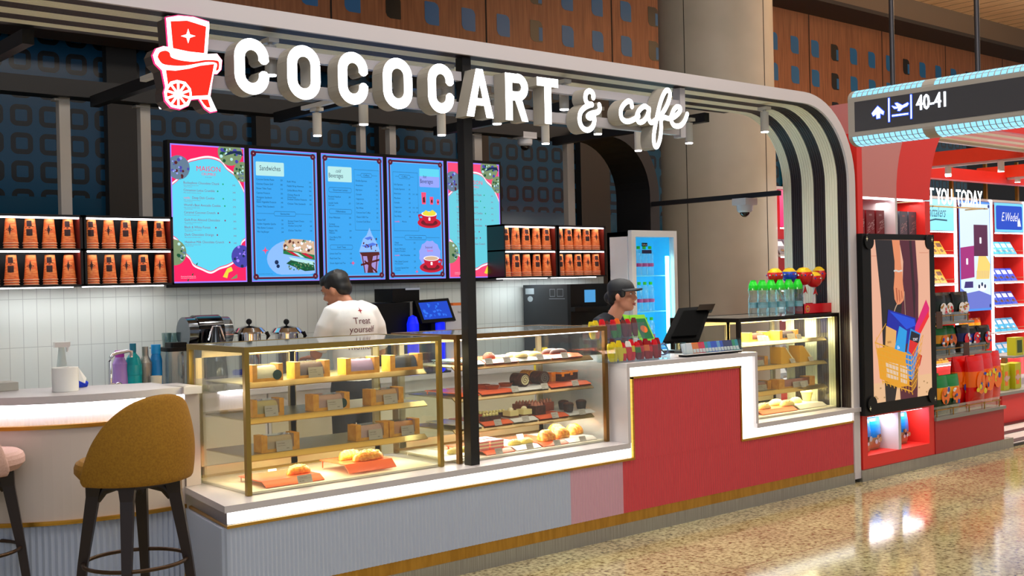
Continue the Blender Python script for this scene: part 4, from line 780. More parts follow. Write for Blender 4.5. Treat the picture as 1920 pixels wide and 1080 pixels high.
PETC = glass('pet_bottle', (.93, .97, .97), 1.2, .05, .14); GCAP = mat('green_cap', (.10, .85, .15), .4); PLB = mat('pink_label', (.80, .30, .55), .5)
for si, zs in enumerate((1.64-.0, 1.335, 1.03, .73, .43)):
    MB().box((fx0+.04, fy0+.07, zs-.012), (fx1-.04, fy1-.05, zs-.004), mat('shelf_ice', (.55, .88, .97), .3)).build('shelf', t)
def pet(loc, label, grp, h=.24, r=.031, capm=GCAP, lab=None):
    t = thing('water_bottle', label, 'bottle', loc, grp); x, y, z = loc
    MB().lathe([(.9*r, 0), (r, .02), (.93*r, .3*h), (r, .45*h), (.80*r, .58*h), (r, .72*h), (.8*r, .82*h), (.42*r, .9*h)], loc, PETC, 16).build('bottle', t); MB().lathe([(.48*r, .9*h), (.48*r, h), (0, h)], loc, capm, 12).build('cap', t)
    if lab: MB().lathe([(1.02*r, .30*h), (1.02*r, .42*h)], loc, lab, 16).build('label', t)
    return t
p0 = None; rows = ['top', 'second', 'third']
for si, zs in enumerate((1.64, 1.335, 1.03)):
    for k in range(4):
        loc = (fx0+.135+k*.072, fy0+.12, zs-.003); lb = 'chilled clear bottle in the fridge, %s from left on the %s shelf' % (ORD[k], rows[si])
        if p0 is None: p0 = pet(loc, lb, 'bottles in the drinks fridge', .25, .032, GCAP, PLB)
        else: dup(p0, loc, lb)
# ================================================================ CASE CONTENTS
KR = noisy('kraft_gold_card', (.86, .58, .16), (.92, .66, .24), (1, 1, 1), 30, 3, .5); KR2 = mat('kraft_inner', (.78, .46, .14), .6)
FILM = glass('clear_film', (.97, .97, .97), 1.6, .08, .10)
def fcol(n, c, r=.6): return mat(n, c, r)
def px_x(px, Y, z): 
    y = 540
    for _ in range(3):
        v = PY(px, y, Y); y -= (z-v.z)/((PY(px, y-10, Y).z-v.z)/10)
    return PY(px, y, Y).x
def loafbox(a, b, Y, z, col, label, h=.088, d=.085, card=True, grp=None, badge=False):
    x0 = px_x(a, Y, z); x1 = px_x(b, Y, z); L = x1-x0; t = thing('cake_box', label, 'cake box', (x0, Y, z), grp); e = L*.15
    m = MB(); m.box((x0, Y, z), (x0+e, Y+d, z+h), KR); m.box((x1-e, Y, z), (x1, Y+d, z+h), KR); m.box((x0+e, Y, z), (x1-e, Y+d, z+h*.18), KR); m.build('carton', t)
    c = MB(); cm = fcol('loaf_%d%d%d' % tuple(int(q*99) for q in col), col); n = 12; y0 = Y+d/2
    pr = [(y0+d*.42*math.cos(PI*k/10), z+h*.18+h*.72*math.sin(PI*k/10)) for k in range(11)]
    R = random.Random(int(a)); vs = []; 
    for i in range(n+1): vs += [(x0+e+.003+(L-2*e-.006)*i/n, p[0], p[1]+(R.random()-.5)*.005*(0 < j < 10)) for j, p in enumerate(pr)]
    c.add(vs, [(i*11+j, (i+1)*11+j, (i+1)*11+j+1, i*11+j+1) for i in range(n) for j in range(10)], cm, True); c.build('loaf_cake', t)
    w_ = MB(); w_.box((x0+e, Y+.001, z+h*.18), (x1-e, Y+.003, z+h*.97), FILM); w_.box((x0+e, Y+.003, z+h*.95), (x1-e, Y+d, z+h*.97), FILM); w_.build('film_window', t)
    if card:
        f = Fr((x0+L*.36, Y-.012, z+.001), (L*.42, 0, 0), (0, .008, h*.62), (0, -1, .1)); q = MB(); q.slab(f, [(0, 0), (1, 0), (1, 1), (0, 1)], -.001, 0, TAGM); q.text(f, 'Loaf Cake', .08, .7, .14, .001, BLKP, sx=.8); q.text(f, 'made with butter', .08, .5, .09, .001, BLKP, sx=.8); q.text(f, '495', .62, .2, .12, .001, BLKP); q.build('price_card', t)
    if badge: q = MB(); q.flat(XZ(Y-.002), circ(x1-e*1.3, z+h*.35, .026, 20), 0, mat('dark_green_badge', (.05, .22, .18), .5)); q.build('round_sticker', t)
    return t
S1, S2, S3, S0 = 1.1225, .9425, .7565, .594
G = 'gold loaf cake boxes in the left case'
loafbox(474, 531, .30, S1, (.88, .86, .74), 'gold cake box with pale loaf and round green sticker, top shelf of left case', badge=True, card=False)
loafbox(553, 619, .30, S1, (.40, .28, .22), 'gold cake box with dark loaf and grey card, second on top shelf')
loafbox(649, 712, .30, S1, (.74, .62, .82), 'gold cake box with lilac loaf on the top shelf of the left case', card=False)
loafbox(732, 793, .30, S1, (.14, .10, .12), 'gold cake box with black loaf at right end of the top shelf', card=False)
loafbox(474, 533, .30, S2, (.90, .82, .50), 'gold cake box with yellow loaf at left end of the middle shelf')
loafbox(588, 656, .30, S2, (.92, .72, .64), 'gold cake box with pink loaf and green sticker, middle of middle shelf', badge=True)
loafbox(696, 757, .30, S2, (.95, .72, .38), 'gold cake box with golden loaf at right of the middle shelf')
loafbox(491, 562, .30, S3, (.90, .78, .58), 'gold cake box alone at left of the lowest shelf in the left case')
loafbox(668, 729, .30, S3, (.92, .74, .70), 'gold cake box with pink loaf, left of the touching pair on lowest shelf')
loafbox(731, 787, .30, S3, (.95, .62, .25), 'gold cake box with orange loaf, right of the touching pair on lowest shelf')
ORT = mat('orange_acrylic', (.95, .42, .26), .2); WHT = mat('white_acrylic', (.88, .86, .82), .25); GYT = mat('grey_acrylic', (.42, .50, .54), .25)
def tray(xa, xb, ya, yb, z, m, label, h=.03, grp='sloping display trays in the glass cases'):
    b = MB(); fr_ = [(ya, z+.004), (ya+.045, z+h), (yb, z+h), (yb, z+h-.005), (ya+.047, z+h-.005), (ya+.004, z)]
    vs = [(xa, y, q) for y, q in fr_]+[(xb, y, q) for y, q in fr_]; n = len(fr_)
    b.add(vs, [(i, (i+1) % n, n+(i+1) % n, n+i) for i in range(n)]+[tuple(range(n-1, -1, -1)), tuple(range(n, 2*n))], m)
    for x in (xa+.01, xb-.015): b.box((x, yb-.012, z), (x+.005, yb-.006, z+h-.005), m)
    return tag(b.build('display_tray'), label, 'tray', grp)
def card(x, Y, z, label, w=.06, h=.038, m=TAGM, grp='small price cards in the glass cases'):
    f = Fr((x-w/2, Y, z), (w, 0, 0), (0, .016, h)); q = MB(); q.slab(f, [(0, 0), (1, 0), (1, 1), (0, 1)], -.0012, 0, m); q.text(f, 'Freshly baked', .1, .68, .17, .001, mat('card_print', (.35, .22, .2), .7), sx=.6); q.text(f, 'Rs 195', .1, .2, .2, .001, mat('card_print'), sx=.6); q.line(f, [(.1, .55), (.9, .55)], .02, .001, mat('card_print'))
    return tag(q.build('price_card'), label, 'price card', grp)
def lump(name, label, cat, x, Y, z, L, W, H, m, seed=1, ridges=0, rz=0.0, top=None, grp=None, base=None):
    b = MB(); R = random.Random(seed); n = 24; k2 = 14; vs = []
    for i in range(n+1):
        u = -1+2*i/n; e = math.sqrt(max(0, 1-abs(u)**2.6)); rg = 1-.10*abs(math.sin(ridges*PI*(u+1)/2)) if ridges else 1
        for k in range(k2):
            a = 2*PI*k/k2; yy = W/2*math.cos(a)*e*rg; zz = max(0, math.sin(a)+.25)/1.25*H*e*rg*(1+(R.random()-.5)*.07)
            vs.append((u*L/2, yy+(-.18*W*(1-e) if ridges else 0), zz))
    c, s = math.cos(rz), math.sin(rz); vs = [(x+c*p[0]-s*p[1], Y+s*p[0]+c*p[1], z+p[2]) for p in vs]
    fs = [(i*k2+k, (i+1)*k2+k, (i+1)*k2+(k+1) % k2, i*k2+(k+1) % k2) for i in range(n) for k in range(k2)]
    if top is None: b.add(vs, fs, m, True); return tag(b.build(name), label, cat, grp)
    t = thing(name, label, cat, (x, Y, z), grp); b.add(vs, fs, m, True); b.build('pastry', t)
    q = MB()
    for j in range(26):
        a = R.random()*2*PI; rr = math.sqrt(R.random())*.8; q.ball((x+rr*math.cos(a)*L*.42, Y+rr*math.sin(a)*W*.40, z+H*(.97-.35*rr*rr)), (L*.06, W*.09, H*.13), top, 6, 4)
    q.build('topping', t); return t
GB = noisy('golden_crust', (.86, .46, .10), (.97, .72, .26), (1, 1, 1), 60, 4, .35, coat=.3); CHO = noisy('chocolate', (.22, .10, .06), (.34, .17, .10), (1, 1, 1), 50, 3, .5); CRM = mat('whipped_cream', (.96, .90, .70), .6); CHM = mat('melted_cheese', (.97, .90, .55), .5)
x = px_x(545, .34, S0); tray(px_x(487, .27, S0), px_x(609, .2, S0), .20, .50, S0, ORT, 'orange tray holding one topped puff at left of the left case floor')
lump('baked_puff', 'long cheese topped puff alone on the left orange tray', 'pastry', px_x(562, .32, S0), .33, S0+.031, .15, .07, .045, GB, 3, 0, .15, CHM)
card(px_x(573, .18, S0), .178, S0+.004, 'pale price card leaning on the left orange tray', .085, .04); card(px_x(520, .5, S0), .54, S0+.002, 'blank white card standing behind the left orange tray', .05, .03, PAPER)
tray(px_x(640, .30, S0), px_x(742, .23, S0), .22, .52, S0+.008, ORT, 'orange tray holding two topped croissants, left case floor', .045)
lump('filled_croissant', 'golden croissant at the back left of the right orange tray', 'pastry', px_x(655, .42, S0+.05), .42, S0+.054, .15, .08, .055, GB, 5, 6, .1)
lump('filled_croissant', 'cheese topped croissant at the front of the right orange tray', 'pastry', px_x(690, .32, S0+.05), .32, S0+.054, .21, .085, .052, GB, 6, 0, .12, CHM)
# middle case
GR = 'display trays in the middle case'
def row(z, lst_): 
    for (a, b, m, nm) in lst_: tray(px_x(a, .27, z), px_x(b, .27, z), .245, .60, z, m, nm, .022, GR)
row(S1, [(872, 905, GYT, 'grey tray at left end of the top shelf, middle case'), (908, 968, ORT, 'orange tray left on the top shelf, middle case'), (970, 1030, WHT, 'white tray under cookies, top shelf of the middle case'), (1032, 1088, ORT, 'orange tray under dark eclairs, top shelf of the middle case')])
row(S2, [(860, 895, ORT, 'orange tray behind the black post, second shelf'), (900, 960, ORT, 'orange tray under tarts, second shelf of the middle case'), (962, 1025, WHT, 'white tray under swiss rolls, second shelf'), (1030, 1104, ORT, 'orange tray under caramel cakes, second shelf')])
row(S3, [(862, 900, WHT, 'white tray left on the third shelf, middle case'), (905, 958, ORT, 'orange tray under eclairs, third shelf'), (960, 1005, WHT, 'white tray under cheesecakes, third shelf'), (1008, 1062, ORT, 'orange tray under peaked chocolate cakes, third shelf'), (1064, 1112, WHT, 'white tray under dark cup muffins, third shelf')])
def row0(lst_):
    for (a, b, m, nm) in lst_: tray(px_x(a, .22, S0), px_x(b, .22, S0), .20, .60, S0, m, nm, .022, GR)
row0([(832, 868, WHT, 'white tray at the left end of the middle case floor'), (910, 962, ORT, 'orange tray under layered slices, floor of the middle case'), (966, 1012, WHT, 'white tray under cream rolls, floor of the middle case'), (1016, 1062, ORT, 'orange tray under croissants, floor of the middle case'), (1064, 1116, WHT, 'white tray at right end of the middle case floor')])
COO = noisy('cookie_dough', (.78, .66, .36), (.86, .76, .50), (1, 1, 1), 60, 3, .7)
def I(px, Y, z): return px_x(px, Y, z), Y, z+.023
for k, (px, Y) in enumerate(((962, .36), (975, .31), (988, .38), (1000, .33))):
    X, Y, Z = I(px, Y, S1); lump('round_cookie', 'pale round cookie, %s from left on the top shelf' % ORD[k], 'cookie', X, Y, Z, .10, .10, .028, COO, k, grp='pale cookies on the top shelf')
X, Y, Z = I(917, .38, S1); lump('chocolate_cluster', 'small brown nutty cluster at left of the top shelf', 'pastry', X, Y, Z, .08, .07, .035, mat('nut_brown', (.45, .22, .08), .6), 2, top=mat('nut_bits', (.60, .32, .12), .6))
for k, px in enumerate((1032, 1047)):
    X, Y, Z = I(px, .40-.06*k, S1); lump('dark_eclair', 'long dark chocolate eclair on the top shelf, %s of two' % ('rear' if k == 0 else 'front'), 'eclair', X, Y, Z, .15, .045, .032, CHO, k)
TRT = mat('tart_shell', (.66, .30, .12), .5); TRF = mat('tart_filling', (.52, .16, .06), .25)
for k, (px, Y) in enumerate(((906, .42), (924, .32), (948, .38))):
    X, Y, Z = I(px, Y, S2); t = thing('caramel_tart', 'round caramel tart in fluted shell, %s from left on the second shelf' % ORD[k], 'tart', (X, Y, Z), 'caramel tarts'); 
    pts = [((.042+.002*(q % 2)), 0) for q in range(36)]; m = MB(); n = 36
    m.lathe([(.034, 0), (.045, .022), (.043, .022), (.040, .018)], (X, Y, Z), TRT, 26).build('shell', t); MB().lathe([(.041, .018), (0, .018)], (X, Y, Z), TRF, 22).build('filling', t)
for k, (px, Y) in enumerate(((985, .28), (1002, .42), (1022, .29))):
    X, Y, Z = I(px, Y, S2); t = thing('swiss_roll', ['chocolate swiss roll with pale spiral, left front of second shelf', 'vanilla swiss roll between and behind the two chocolate ones', 'chocolate swiss roll with dark spiral, right front of second shelf'][k], 'swiss roll', (X, Y, Z)); m = MB(); r = .040
    vs = []; n = 22; oc = CHO if k != 1 else GB
    vs = [(X+r*math.cos(2*PI*q/n), Y+d_, Z+r+r*math.sin(2*PI*q/n)) for d_ in (0, .10) for q in range(n)]; m.add(vs, [(q, (q+1) % n, n+(q+1) % n, n+q) for q in range(n)], oc, True).add(vs[n:], [tuple(range(n-1, -1, -1))], oc); m.build('sponge', t)
    f = XZ(Y); m = MB(); m.flat(f, circ(X, Z+r, r, 22), 0, oc).flat(f, circ(X, Z+r, r*.78, 22), .001, CRM if k != 2 else mat('grey_cream', (.45, .40, .36), .6)); sp_ = [(X+(r*.7-r*.65*q/30)*math.cos(q*.42), Z+r+(r*.7-r*.65*q/30)*math.sin(q*.42)) for q in range(30)]; m.line(f, sp_, .004, .002, oc if k else mat('spiral_brown', (.55, .34, .14), .6)); m.build('spiral_face', t)
CAR = mat('caramel_glaze', (.96, .55, .10), .2, coat=.5)
for k, px in enumerate((1042, 1060, 1076)):
    X, Y, Z = I(px, .40-.05*(k == 1), S2); t = thing('caramel_cake', 'square caramel glazed cake, %s of three on the second shelf' % ORD[k], 'cake slice', (X, Y, Z), 'caramel cakes'); MB().box((X-.036, Y, Z), (X+.036, Y+.07, Z+.046), CHO if k else mat('sponge', (.90, .56, .2), .6)).build('sponge', t); MB().box((X-.038, Y-.002, Z+.046), (X+.038, Y+.072, Z+.058), CAR).box((X-.03, Y-.003, Z+.03), (X-.01, Y, Z+.05), CAR).build('glaze', t)
for k, (px, Y) in enumerate(((905, .42), (924, .30), (936, .40))):
    X, Y, Z = I(px, Y, S3); t = thing('topped_eclair', 'chocolate bar topped with cream dots, %s on the third shelf' % ORD[k], 'eclair', (X, Y, Z), 'cream dotted bars'); MB().box((X-.065, Y, Z), (X+.065, Y+.045, Z+.026), CHO if k else TRT).build('bar', t); m = MB()
    for q in range(5): m.ball((X-.05+q*.025, Y+.022, Z+.033), .011, CHM, 8, 6)
    m.build('cream_dots', t)
for k, px in enumerate((965, 990)):
    X, Y, Z = I(px, .30, S3); t = thing('cheesecake_slice', '%s pale cheesecake slice topped with cream, third shelf' % ['left', 'right'][k], 'cake slice', (X, Y, Z)); MB().box((X-.034, Y, Z), (X+.034, Y+.07, Z+.012), mat('biscuit_base', (.45, .28, .10), .7)).box((X-.034, Y, Z+.012), (X+.034, Y+.07, Z+.042), mat('cheesecake', (.95, .87, .58), .5)).build('cake', t); MB().ball((X-.005, Y+.03, Z+.048), (.018, .018, .013), CRM, 10, 7).build('cream', t)
for k, (px, Y) in enumerate(((985, .45), (1003, .42), (1014, .30), (1030, .42))):
    X, Y, Z = I(px, Y, S3); t = thing('peaked_chocolate_cake', 'square chocolate cake with pointed cream peaks, %s from left, third shelf' % ORD[k], 'cake', (X, Y, Z), 'peaked chocolate cakes'); mm = CHO if k == 2 else mat('milk_chocolate', (.55, .27, .16), .5); MB().box((X-.042, Y, Z), (X+.042, Y+.075, Z+.055), mm).build('cake', t); m = MB()
    for q in range(6): m.lathe([(.012, 0), (.008, .012), (0, .022)], (X-.026+(q % 3)*.026, Y+.02+(q//3)*.03, Z+.055), mat('peak_pink', (.74, .46, .34), .5), 8)
    m.build('peaks', t)
for k, (px, Y) in enumerate(((1057, .40), (1066, .29), (1090, .34))):
    X, Y, Z = I(px, Y, S3); t = thing('cup_muffin', 'muffin in a dark paper cup, %s of three on the third shelf' % ORD[k], 'muffin', (X, Y, Z), 'muffins in dark cups'); MB().lathe([(.028, 0), (.036, .048), (.034, .048)], (X, Y, Z), mat('dark_paper_cup', (.20, .17, .18), .6), 20).build('paper_case', t); MB().lathe([(.034, .044), (.032, .054), (.016, .060), (0, .061)], (X, Y, Z), CHO, 18).build('muffin_top', t)
PNK = mat('pink_layer', (.90, .52, .50), .5)
for k in range(3):
    X, Y, Z = I(905+14*k, .26+.08*(k == 1), S0); t = thing('layered_slice', 'pink and cream layered slice, %s from left on the case floor' % ORD[k], 'cake slice', (X, Y, Z), 'layered slices'); m = MB()
    for q in range(5): m.box((X-.05, Y, Z+q*.010), (X+.05, Y+.10, Z+(q+1)*.010), (PNK, CRM)[q % 2])
    m.build('layers', t)
for k, px in enumerate((852, 874, 965, 987)):
    X, Y, Z = I(px, .30, S0); lump('cream_roll', 'cream topped pale roll, %s from left on the middle case floor' % ORD[k], 'pastry', X, Y, Z, .10, .055, .032, mat('pale_roll', (.88, .78, .36), .5), k, top=CRM, grp='cream topped rolls')
for k, (px, Y, L) in enumerate(((1024, .30, .13), (1042, .46, .13), (1051, .33, .12), (1076, .38, .13))):
    X, Y, Z = I(px, Y, S0); lump('croissant', 'shiny golden croissant, %s from left on the middle case floor' % ORD[k], 'croissant', X, Y, Z, L, .105, .068, GB, 10+k, 6, .2, grp='golden croissants')
n_ = 0
for (px, z, zz) in ((916, S1, 'top'), (950, S1, 'top'), (1012, S1, 'top'), (1058, S1, 'top'), (918+47, S2, 'second'), (1021, S2, 'second'), (1078, S2, 'second'), (933, S3, 'third'), (985, S3, 'third'), (1040, S3, 'third'), (1091, S3, 'third'), (935, S0, 'floor'), (993, S0, 'floor'), (1044, S0, 'floor'), (1092, S0, 'floor'), (975, S0+.001, 'rear floor')):
    Yc = .238 if z != S0 else .19
    if zz == 'rear floor': Yc = .45; z = S0+.022
    card(px_x(px, Yc, z), Yc-.012, z+.002 if zz != 'rear floor' else z+.001, 'small printed price card in the middle case, %s, near pixel column %d' % (zz, px) if False else 'small tilted price card, %s of its row, %s level, middle case' % (ORD[n_ % 4], zz), .055, .034); n_ += 1
# right case
loafbox(1462, 1497, .26, S1, (.30, .16, .12), 'gold box with dark loaf on the top shelf, right case', .07, .09)
loafbox(1405, 1443, .34, S1, (.55, .25, .15), 'gold box with brown loaf at left of the top shelf, right case', .065, .09)
loafbox(1398, 1440, .30, S2, (.70, .35, .15), 'gold box at left of the middle shelf, right case', .065, .09)
loafbox(1402, 1446, .30, S3, (.80, .45, .2), 'gold box at left of the lowest shelf, right case', .065, .09)
loafbox(1461, 1528, .24, S3, (.78, .38, .14), 'long gold box with orange loaf on the lowest shelf, right case', .07, .09)
YG = mat('yellow_gold_card', (.92, .68, .08), .45)
for k, px in enumerate((1465, 1500)):
    X = px_x(px, .25, S2); f = XZ(.25); t = thing('cake_wedge_box', '%s tall gold wedge shaped cake box on the middle shelf, right case' % ['left', 'right'][k], 'cake box', (X, .25, S2))
    m = MB(); m.slab(f, [(X, S2), (X+.17, S2), (X+.045, S2+.125), (X, S2+.125)], -.10, 0, YG); m.build('carton', t); m = MB(); m.slab(f, [(X+.155, S2+.03), (X+.065, S2+.118), (X+.055, S2+.115), (X+.145, S2+.024)], .001, .003, mat('wedge_window', (.96, .90, .72), .3)); m.build('window', t)
    card(X+.13, .232, S2+.001, 'price card before the %s gold wedge box' % ['left', 'right'][k], .06, .035)
card(px_x(1438, .24, S1), .24, S1+.001, 'white price card left on the top shelf of the right case', .07, .04, PAPER); card(px_x(1500, .20, S1), .20, S1+.001, 'price card right on the top shelf of the right case'); card(px_x(1508, .2, S3), .2, S3+.001, 'price card before the long gold box')
tray(px_x(1425, .2, S0), px_x(1490, .2, S0), .17, .50, S0, ORT, 'orange tray on the left of the right case floor'); tray(px_x(1495, .2, S0), px_x(1545, .2, S0), .17, .50, S0, WHT, 'white tray on the right of the right case floor')
for k, (px, Y, L) in enumerate(((1432, .27, .14), (1455, .36, .16), (1476, .26, .15), (1492, .33, .12))):
    lump('cream_bun', 'bright creamy bun, %s from left on the right case floor' % ORD[k], 'bun', px_x(px, Y, S0), Y, S0+.031, L, .08, .04, CHM, 30+k, top=CRM, grp='creamy buns in the right case')
X = px_x(1513, .34, S0); t = thing('cream_cupcake', 'tall cream topped cupcake on the right case floor', 'cupcake', (X, .34, S0+.031)); MB().lathe([(.03, 0), (.042, .055), (.05, .07), (.03, .09), (0, .095)], (X, .34, S0+.031), CHM, 18).build('cake', t)
# ================================================================ CASH DESK GOODS
ZD = 1.080; ACR = glass('acrylic', (.95, .97, .98), 1, .03, .07)
def bag(name, label, x, Y, z, w, h, d, cols, grp, tilt=.0, rz=0., cat='bag', lean=0., txt=None):
    t = thing(name, label, cat, (x, Y, z), grp); m = MB(); n = 10; vs = []; px_ = .25 if cat == 'candy pack' else .6
    for i in range(n+1):
        v = i/n; th = d/2*math.sin(PI*min(1, max(.0, v*.94+.03)))**px_; ww = w/2*(1-.07*math.sin(PI*v))
        for j in range(13):
            a = 2*PI*j/12; cx_ = ww*(abs(math.cos(a))**(.3 if cat == 'candy pack' else .7))*(1 if math.cos(a) >= 0 else -1); cy_ = th*math.sin(a); vs.append((cx_, cy_+lean*v*h, v*h))
    vs = [Vector(p) for p in vs]; Rz = Matrix.Rotation(rz, 3, 'Z'); vs = [Rz@p+Vector((x, Y, z)) for p in vs]
    for i in range(n): m.add(vs[i*13:(i+2)*13], [(j, j+1, 14+j, 13+j) for j in range(12)], cols[0 if i < n*.35 else (1 if i < n*.7 else 2)], True)
    m.add(vs[:12], [tuple(range(11, -1, -1))], cols[0]); m.build('wrapper', t)
    if txt:
        f = Fr(Rz@Vector((-w*.36, -d/2-.004, h*.42))+Vector((x, Y, z)), Rz@Vector((1, 0, 0)), Vector((0, lean*.9, 1)), Rz@Vector((0, -1, 0))); q = MB(); q.flat(f, [(0, -.01), (w*.72, -.01), (w*.72, h*.16), (0, h*.16)], .0005, txt[1]); q.text(f, txt[0], .004, .004, h*.13, .002, txt[2], sx=.7); q.build('printed_panel', t)
    return t
YEL_ = mat('yellow_wrap', (.90, .80, .08), .3); REDW = mat('red_wrap', (.86, .06, .12), .25); ORW = mat('orange_wrap', (.95, .45, .10), .3); PURW = mat('plum_wrap', (.42, .15, .18), .3); GRW = mat('green_wrap', (.20, .48, .18), .35); CRW = mat('crimson_wrap', (.62, .04, .08), .25); BRW = mat('brown_wrap', (.45, .18, .12), .35)
xa = px_x(1143, .10, ZD); xb = px_x(1246, .10, ZD)
t = thing('candy_rack', 'clear two tier acrylic candy rack at left of the cash desk', 'rack', (xa, .1, ZD)); m = MB(); xm = px_x(1212, .2, ZD)
for (a, b, y0, y1, z0, z1) in ((xa, xb, .05, .20, ZD, ZD+.10), (xa, xm, .21, .34, ZD+.14, ZD+.24)):
    m.box((a, y0, z0), (b, y0+.004, z1), ACR).box((a, y0, z0), (a+.004, y1, z1), ACR).box((b-.004, y0, z0), (b, y1, z1), ACR).box((a, y0, z0), (b, y1, z0+.004), ACR)
m.box((xa, .21, ZD), (xm, .214, ZD+.14), ACR).box((xa, .335, ZD), (xm, .34, ZD+.24), ACR); m.build('acrylic_bins', t)
n_ = 0
for k in range(12):
    x = xa+.03+k*(xb-xa-.06)/11; c = [(YEL_, YEL_, YEL_), (YEL_, YEL_, YEL_), (YEL_, YEL_, YEL_), (REDW, YEL_, REDW), (REDW, REDW, PAPER), (REDW, YEL_, REDW), (PURW, GRW, REDW), (CRW, REDW, CRW), (CRW, ORW, CRW), (CRW, REDW, CRW), (CRW, CRW, REDW), (CRW, PURW, CRW)][k]
    bag('candy_pack', ['yellow', 'yellow', 'yellow', 'red and yellow', 'red and white', 'red and yellow', 'plum and green', 'crimson', 'crimson and orange', 'crimson', 'crimson', 'crimson and plum'][k]+' candy pack, %s from left in the front tier' % ORD[k], x, .11+.012*(k % 2), ZD+.006, .034, .115+.008*(k % 3), .045, c, None, 0, .9, lean=.1, cat='candy pack')
for k in range(9):
    x = xa+.025+k*(xm-xa-.05)/8; c = [(YEL_, ORW, YEL_), (ORW, ORW, YEL_), (PURW, ORW, REDW), (PURW, PURW, BRW), (GRW, PURW, REDW), (GRW, GRW, ORW), (PURW, PURW, BRW), (PURW, BRW, REDW), (BRW, PURW, BRW)][k]
    bag('candy_pack', ['yellow and orange', 'orange', 'plum and orange', 'plum', 'green and plum', 'green', 'plum and brown', 'plum and red', 'brown'][k]+' candy pack, %s from left in the raised tier' % ORD[k], x, .27+.01*(k % 2), ZD+.146, .034, .112+.006*(k % 3), .045, c, None, 0, .9, lean=.1, cat='candy pack')
for k in range(3):
    q = px_x(1112+10*k, .30, 1.2); bag('candy_pack', 'yellow candy pack beside the rack behind the case glass, %s' % ORD[k], q, .84+.02*k, .98, .05, .17, .05, (YEL_, YEL_, YEL_), None, cat='candy pack')
sh_ = MB().box((px_x(1105, .82, .98), .80, .955), (px_x(1140, .82, .98)+.02, .93, .979), ACR).box((px_x(1105, .82, .98), .80, .955), (px_x(1105, .82, .98)+.004, .93, 1.2), ACR); 
sh_.box((px_x(1105, .82, .98)+.02, .86, .0), (px_x(1105, .82, .98)+.06, .9, .955), STEEL)
tag(sh_.build('side_rack'), 'slim clear side rack of yellow packs behind the middle case', 'rack')
# leaflet stand
v0 = PY(1187, 634, .40); t = thing('leaflet_stand', 'green leaflets in a clear stand behind the candy rack', 'leaflet stand', (v0.x, .4, ZD)); f = Fr((v0.x+.075, .40, ZD+.10), (.13, -.02, 0), (-.045, .06, .18)); m = MB(); GL1 = mat('lime_leaflet', (.55, .85, .18), .5); GL2 = mat('deep_green_leaflet', (.02, .42, .24), .5)
m.slab(f, [(-.35, .3), (.1, .25), (.1, 1.0), (-.35, 1.05)], -.012, -.008, GL1); m.slab(f, [(0, 0), (1, 0), (1, 1), (0, 1)], -.004, 0, GL1); m.flat(f, [(.18, .08), (.92, .08), (.92, .85), (.18, .85)], .001, GL2); m.flat(f, circ(.55, .45, .22, 14, .14), .002, mat('leaflet_orange', (.95, .45, .15), .5)); m.build('leaflets', t); MB().box((v0.x+.07, .37, ZD), (v0.x+.21, .40, ZD+.11), ACR).build('holder', t)
# till monitor seen from behind
CX = px_x(1290, .45, 1.25); f = Fr(PD(1247, 641, (PY(1247, 641, .40)-CAM).dot(_fw)), (.27, -.115, .0), (.13, .055, .27)); P0 = f.o.copy()
t = thing('till_monitor', 'black till monitor leaning back on the cash desk, seen from behind', 'till', (CX, .5, ZD)); a_ = PY(1243, 640, .42); b_ = PY(1312, 636, .30); c_ = PY(1334, 573, .38); d_ = PY(1272, 578, .50)
m = MB(); nn = (b_-a_).cross(d_-a_).normalized()*.035; nn = -nn if nn.y < 0 else nn
vs = [a_, b_, c_, d_, a_+nn, b_+nn, c_+nn, d_+nn]; m.add(vs, [(0, 1, 2, 3), (7, 6, 5, 4), (0, 4, 5, 1), (1, 5, 6, 2), (2, 6, 7, 3), (3, 7, 4, 0)], mat('till_shell', (.010, .010, .012), .7, spec=.1)); m.build('display_shell', t)
u_ = (b_-a_); v_ = (d_-a_); m = MB(); q = [a_+u_*.18+v_*.08-nn*.6, a_+u_*.86+v_*.08-nn*.6, a_+u_*.86+v_*.86-nn*.6, a_+u_*.18+v_*.86-nn*.6]; q2 = [p+nn*.6 for p in q]; m.add(q+q2, [(0, 1, 2, 3), (0, 4, 5, 1), (1, 5, 6, 2), (2, 6, 7, 3), (3, 7, 4, 0)], mat('till_back', (.008, .008, .009), .8, spec=.06)); m.build('back_cover', t)
q = [a_+u_*.55+v_*.80-nn*1.1, a_+u_*1.0+v_*.80-nn*1.1, a_+u_*1.0+v_*.98-nn*1.1, a_+u_*.55+v_*.98-nn*1.1]; q2 = [p+nn*1.1 for p in q]; m = MB(); m.add(q+q2, [(0, 1, 2, 3), (0, 4, 5, 1), (1, 5, 6, 2), (2, 6, 7, 3), (3, 7, 4, 0)], BGL); m.build('card_reader', t)
mid = (a_+b_)*.5+v_*.25+nn*.6; MB().tube([(mid.x, mid.y+.02, ZD+.01), (mid.x+.01, mid.y+.03, ZD+.05), tuple(mid)], .022, BLKP).box((mid.x-.09, mid.y-.06, ZD), (mid.x+.11, mid.y+.12, ZD+.014), BLKP).build('stand', t)
xw = px_x(1250, .30, ZD); m = MB(); m.tube([(xw-.04+.05*math.cos(a), .30+.01*math.sin(a*2), ZD+.045+.04*math.sin(a)) for a in [k*PI/8 for k in range(16)]], .005, mat('blue_cable', (.02, .16, .42), .4), 6, True); m.tube([(xw-.12, .34, ZD+.02), (xw-.05, .32, ZD+.05), (xw+.02, .33, ZD+.01)], .006, BLKP); tag(m.build('coiled_cable'), 'coiled dark blue cable lying under the till monitor', 'cable')
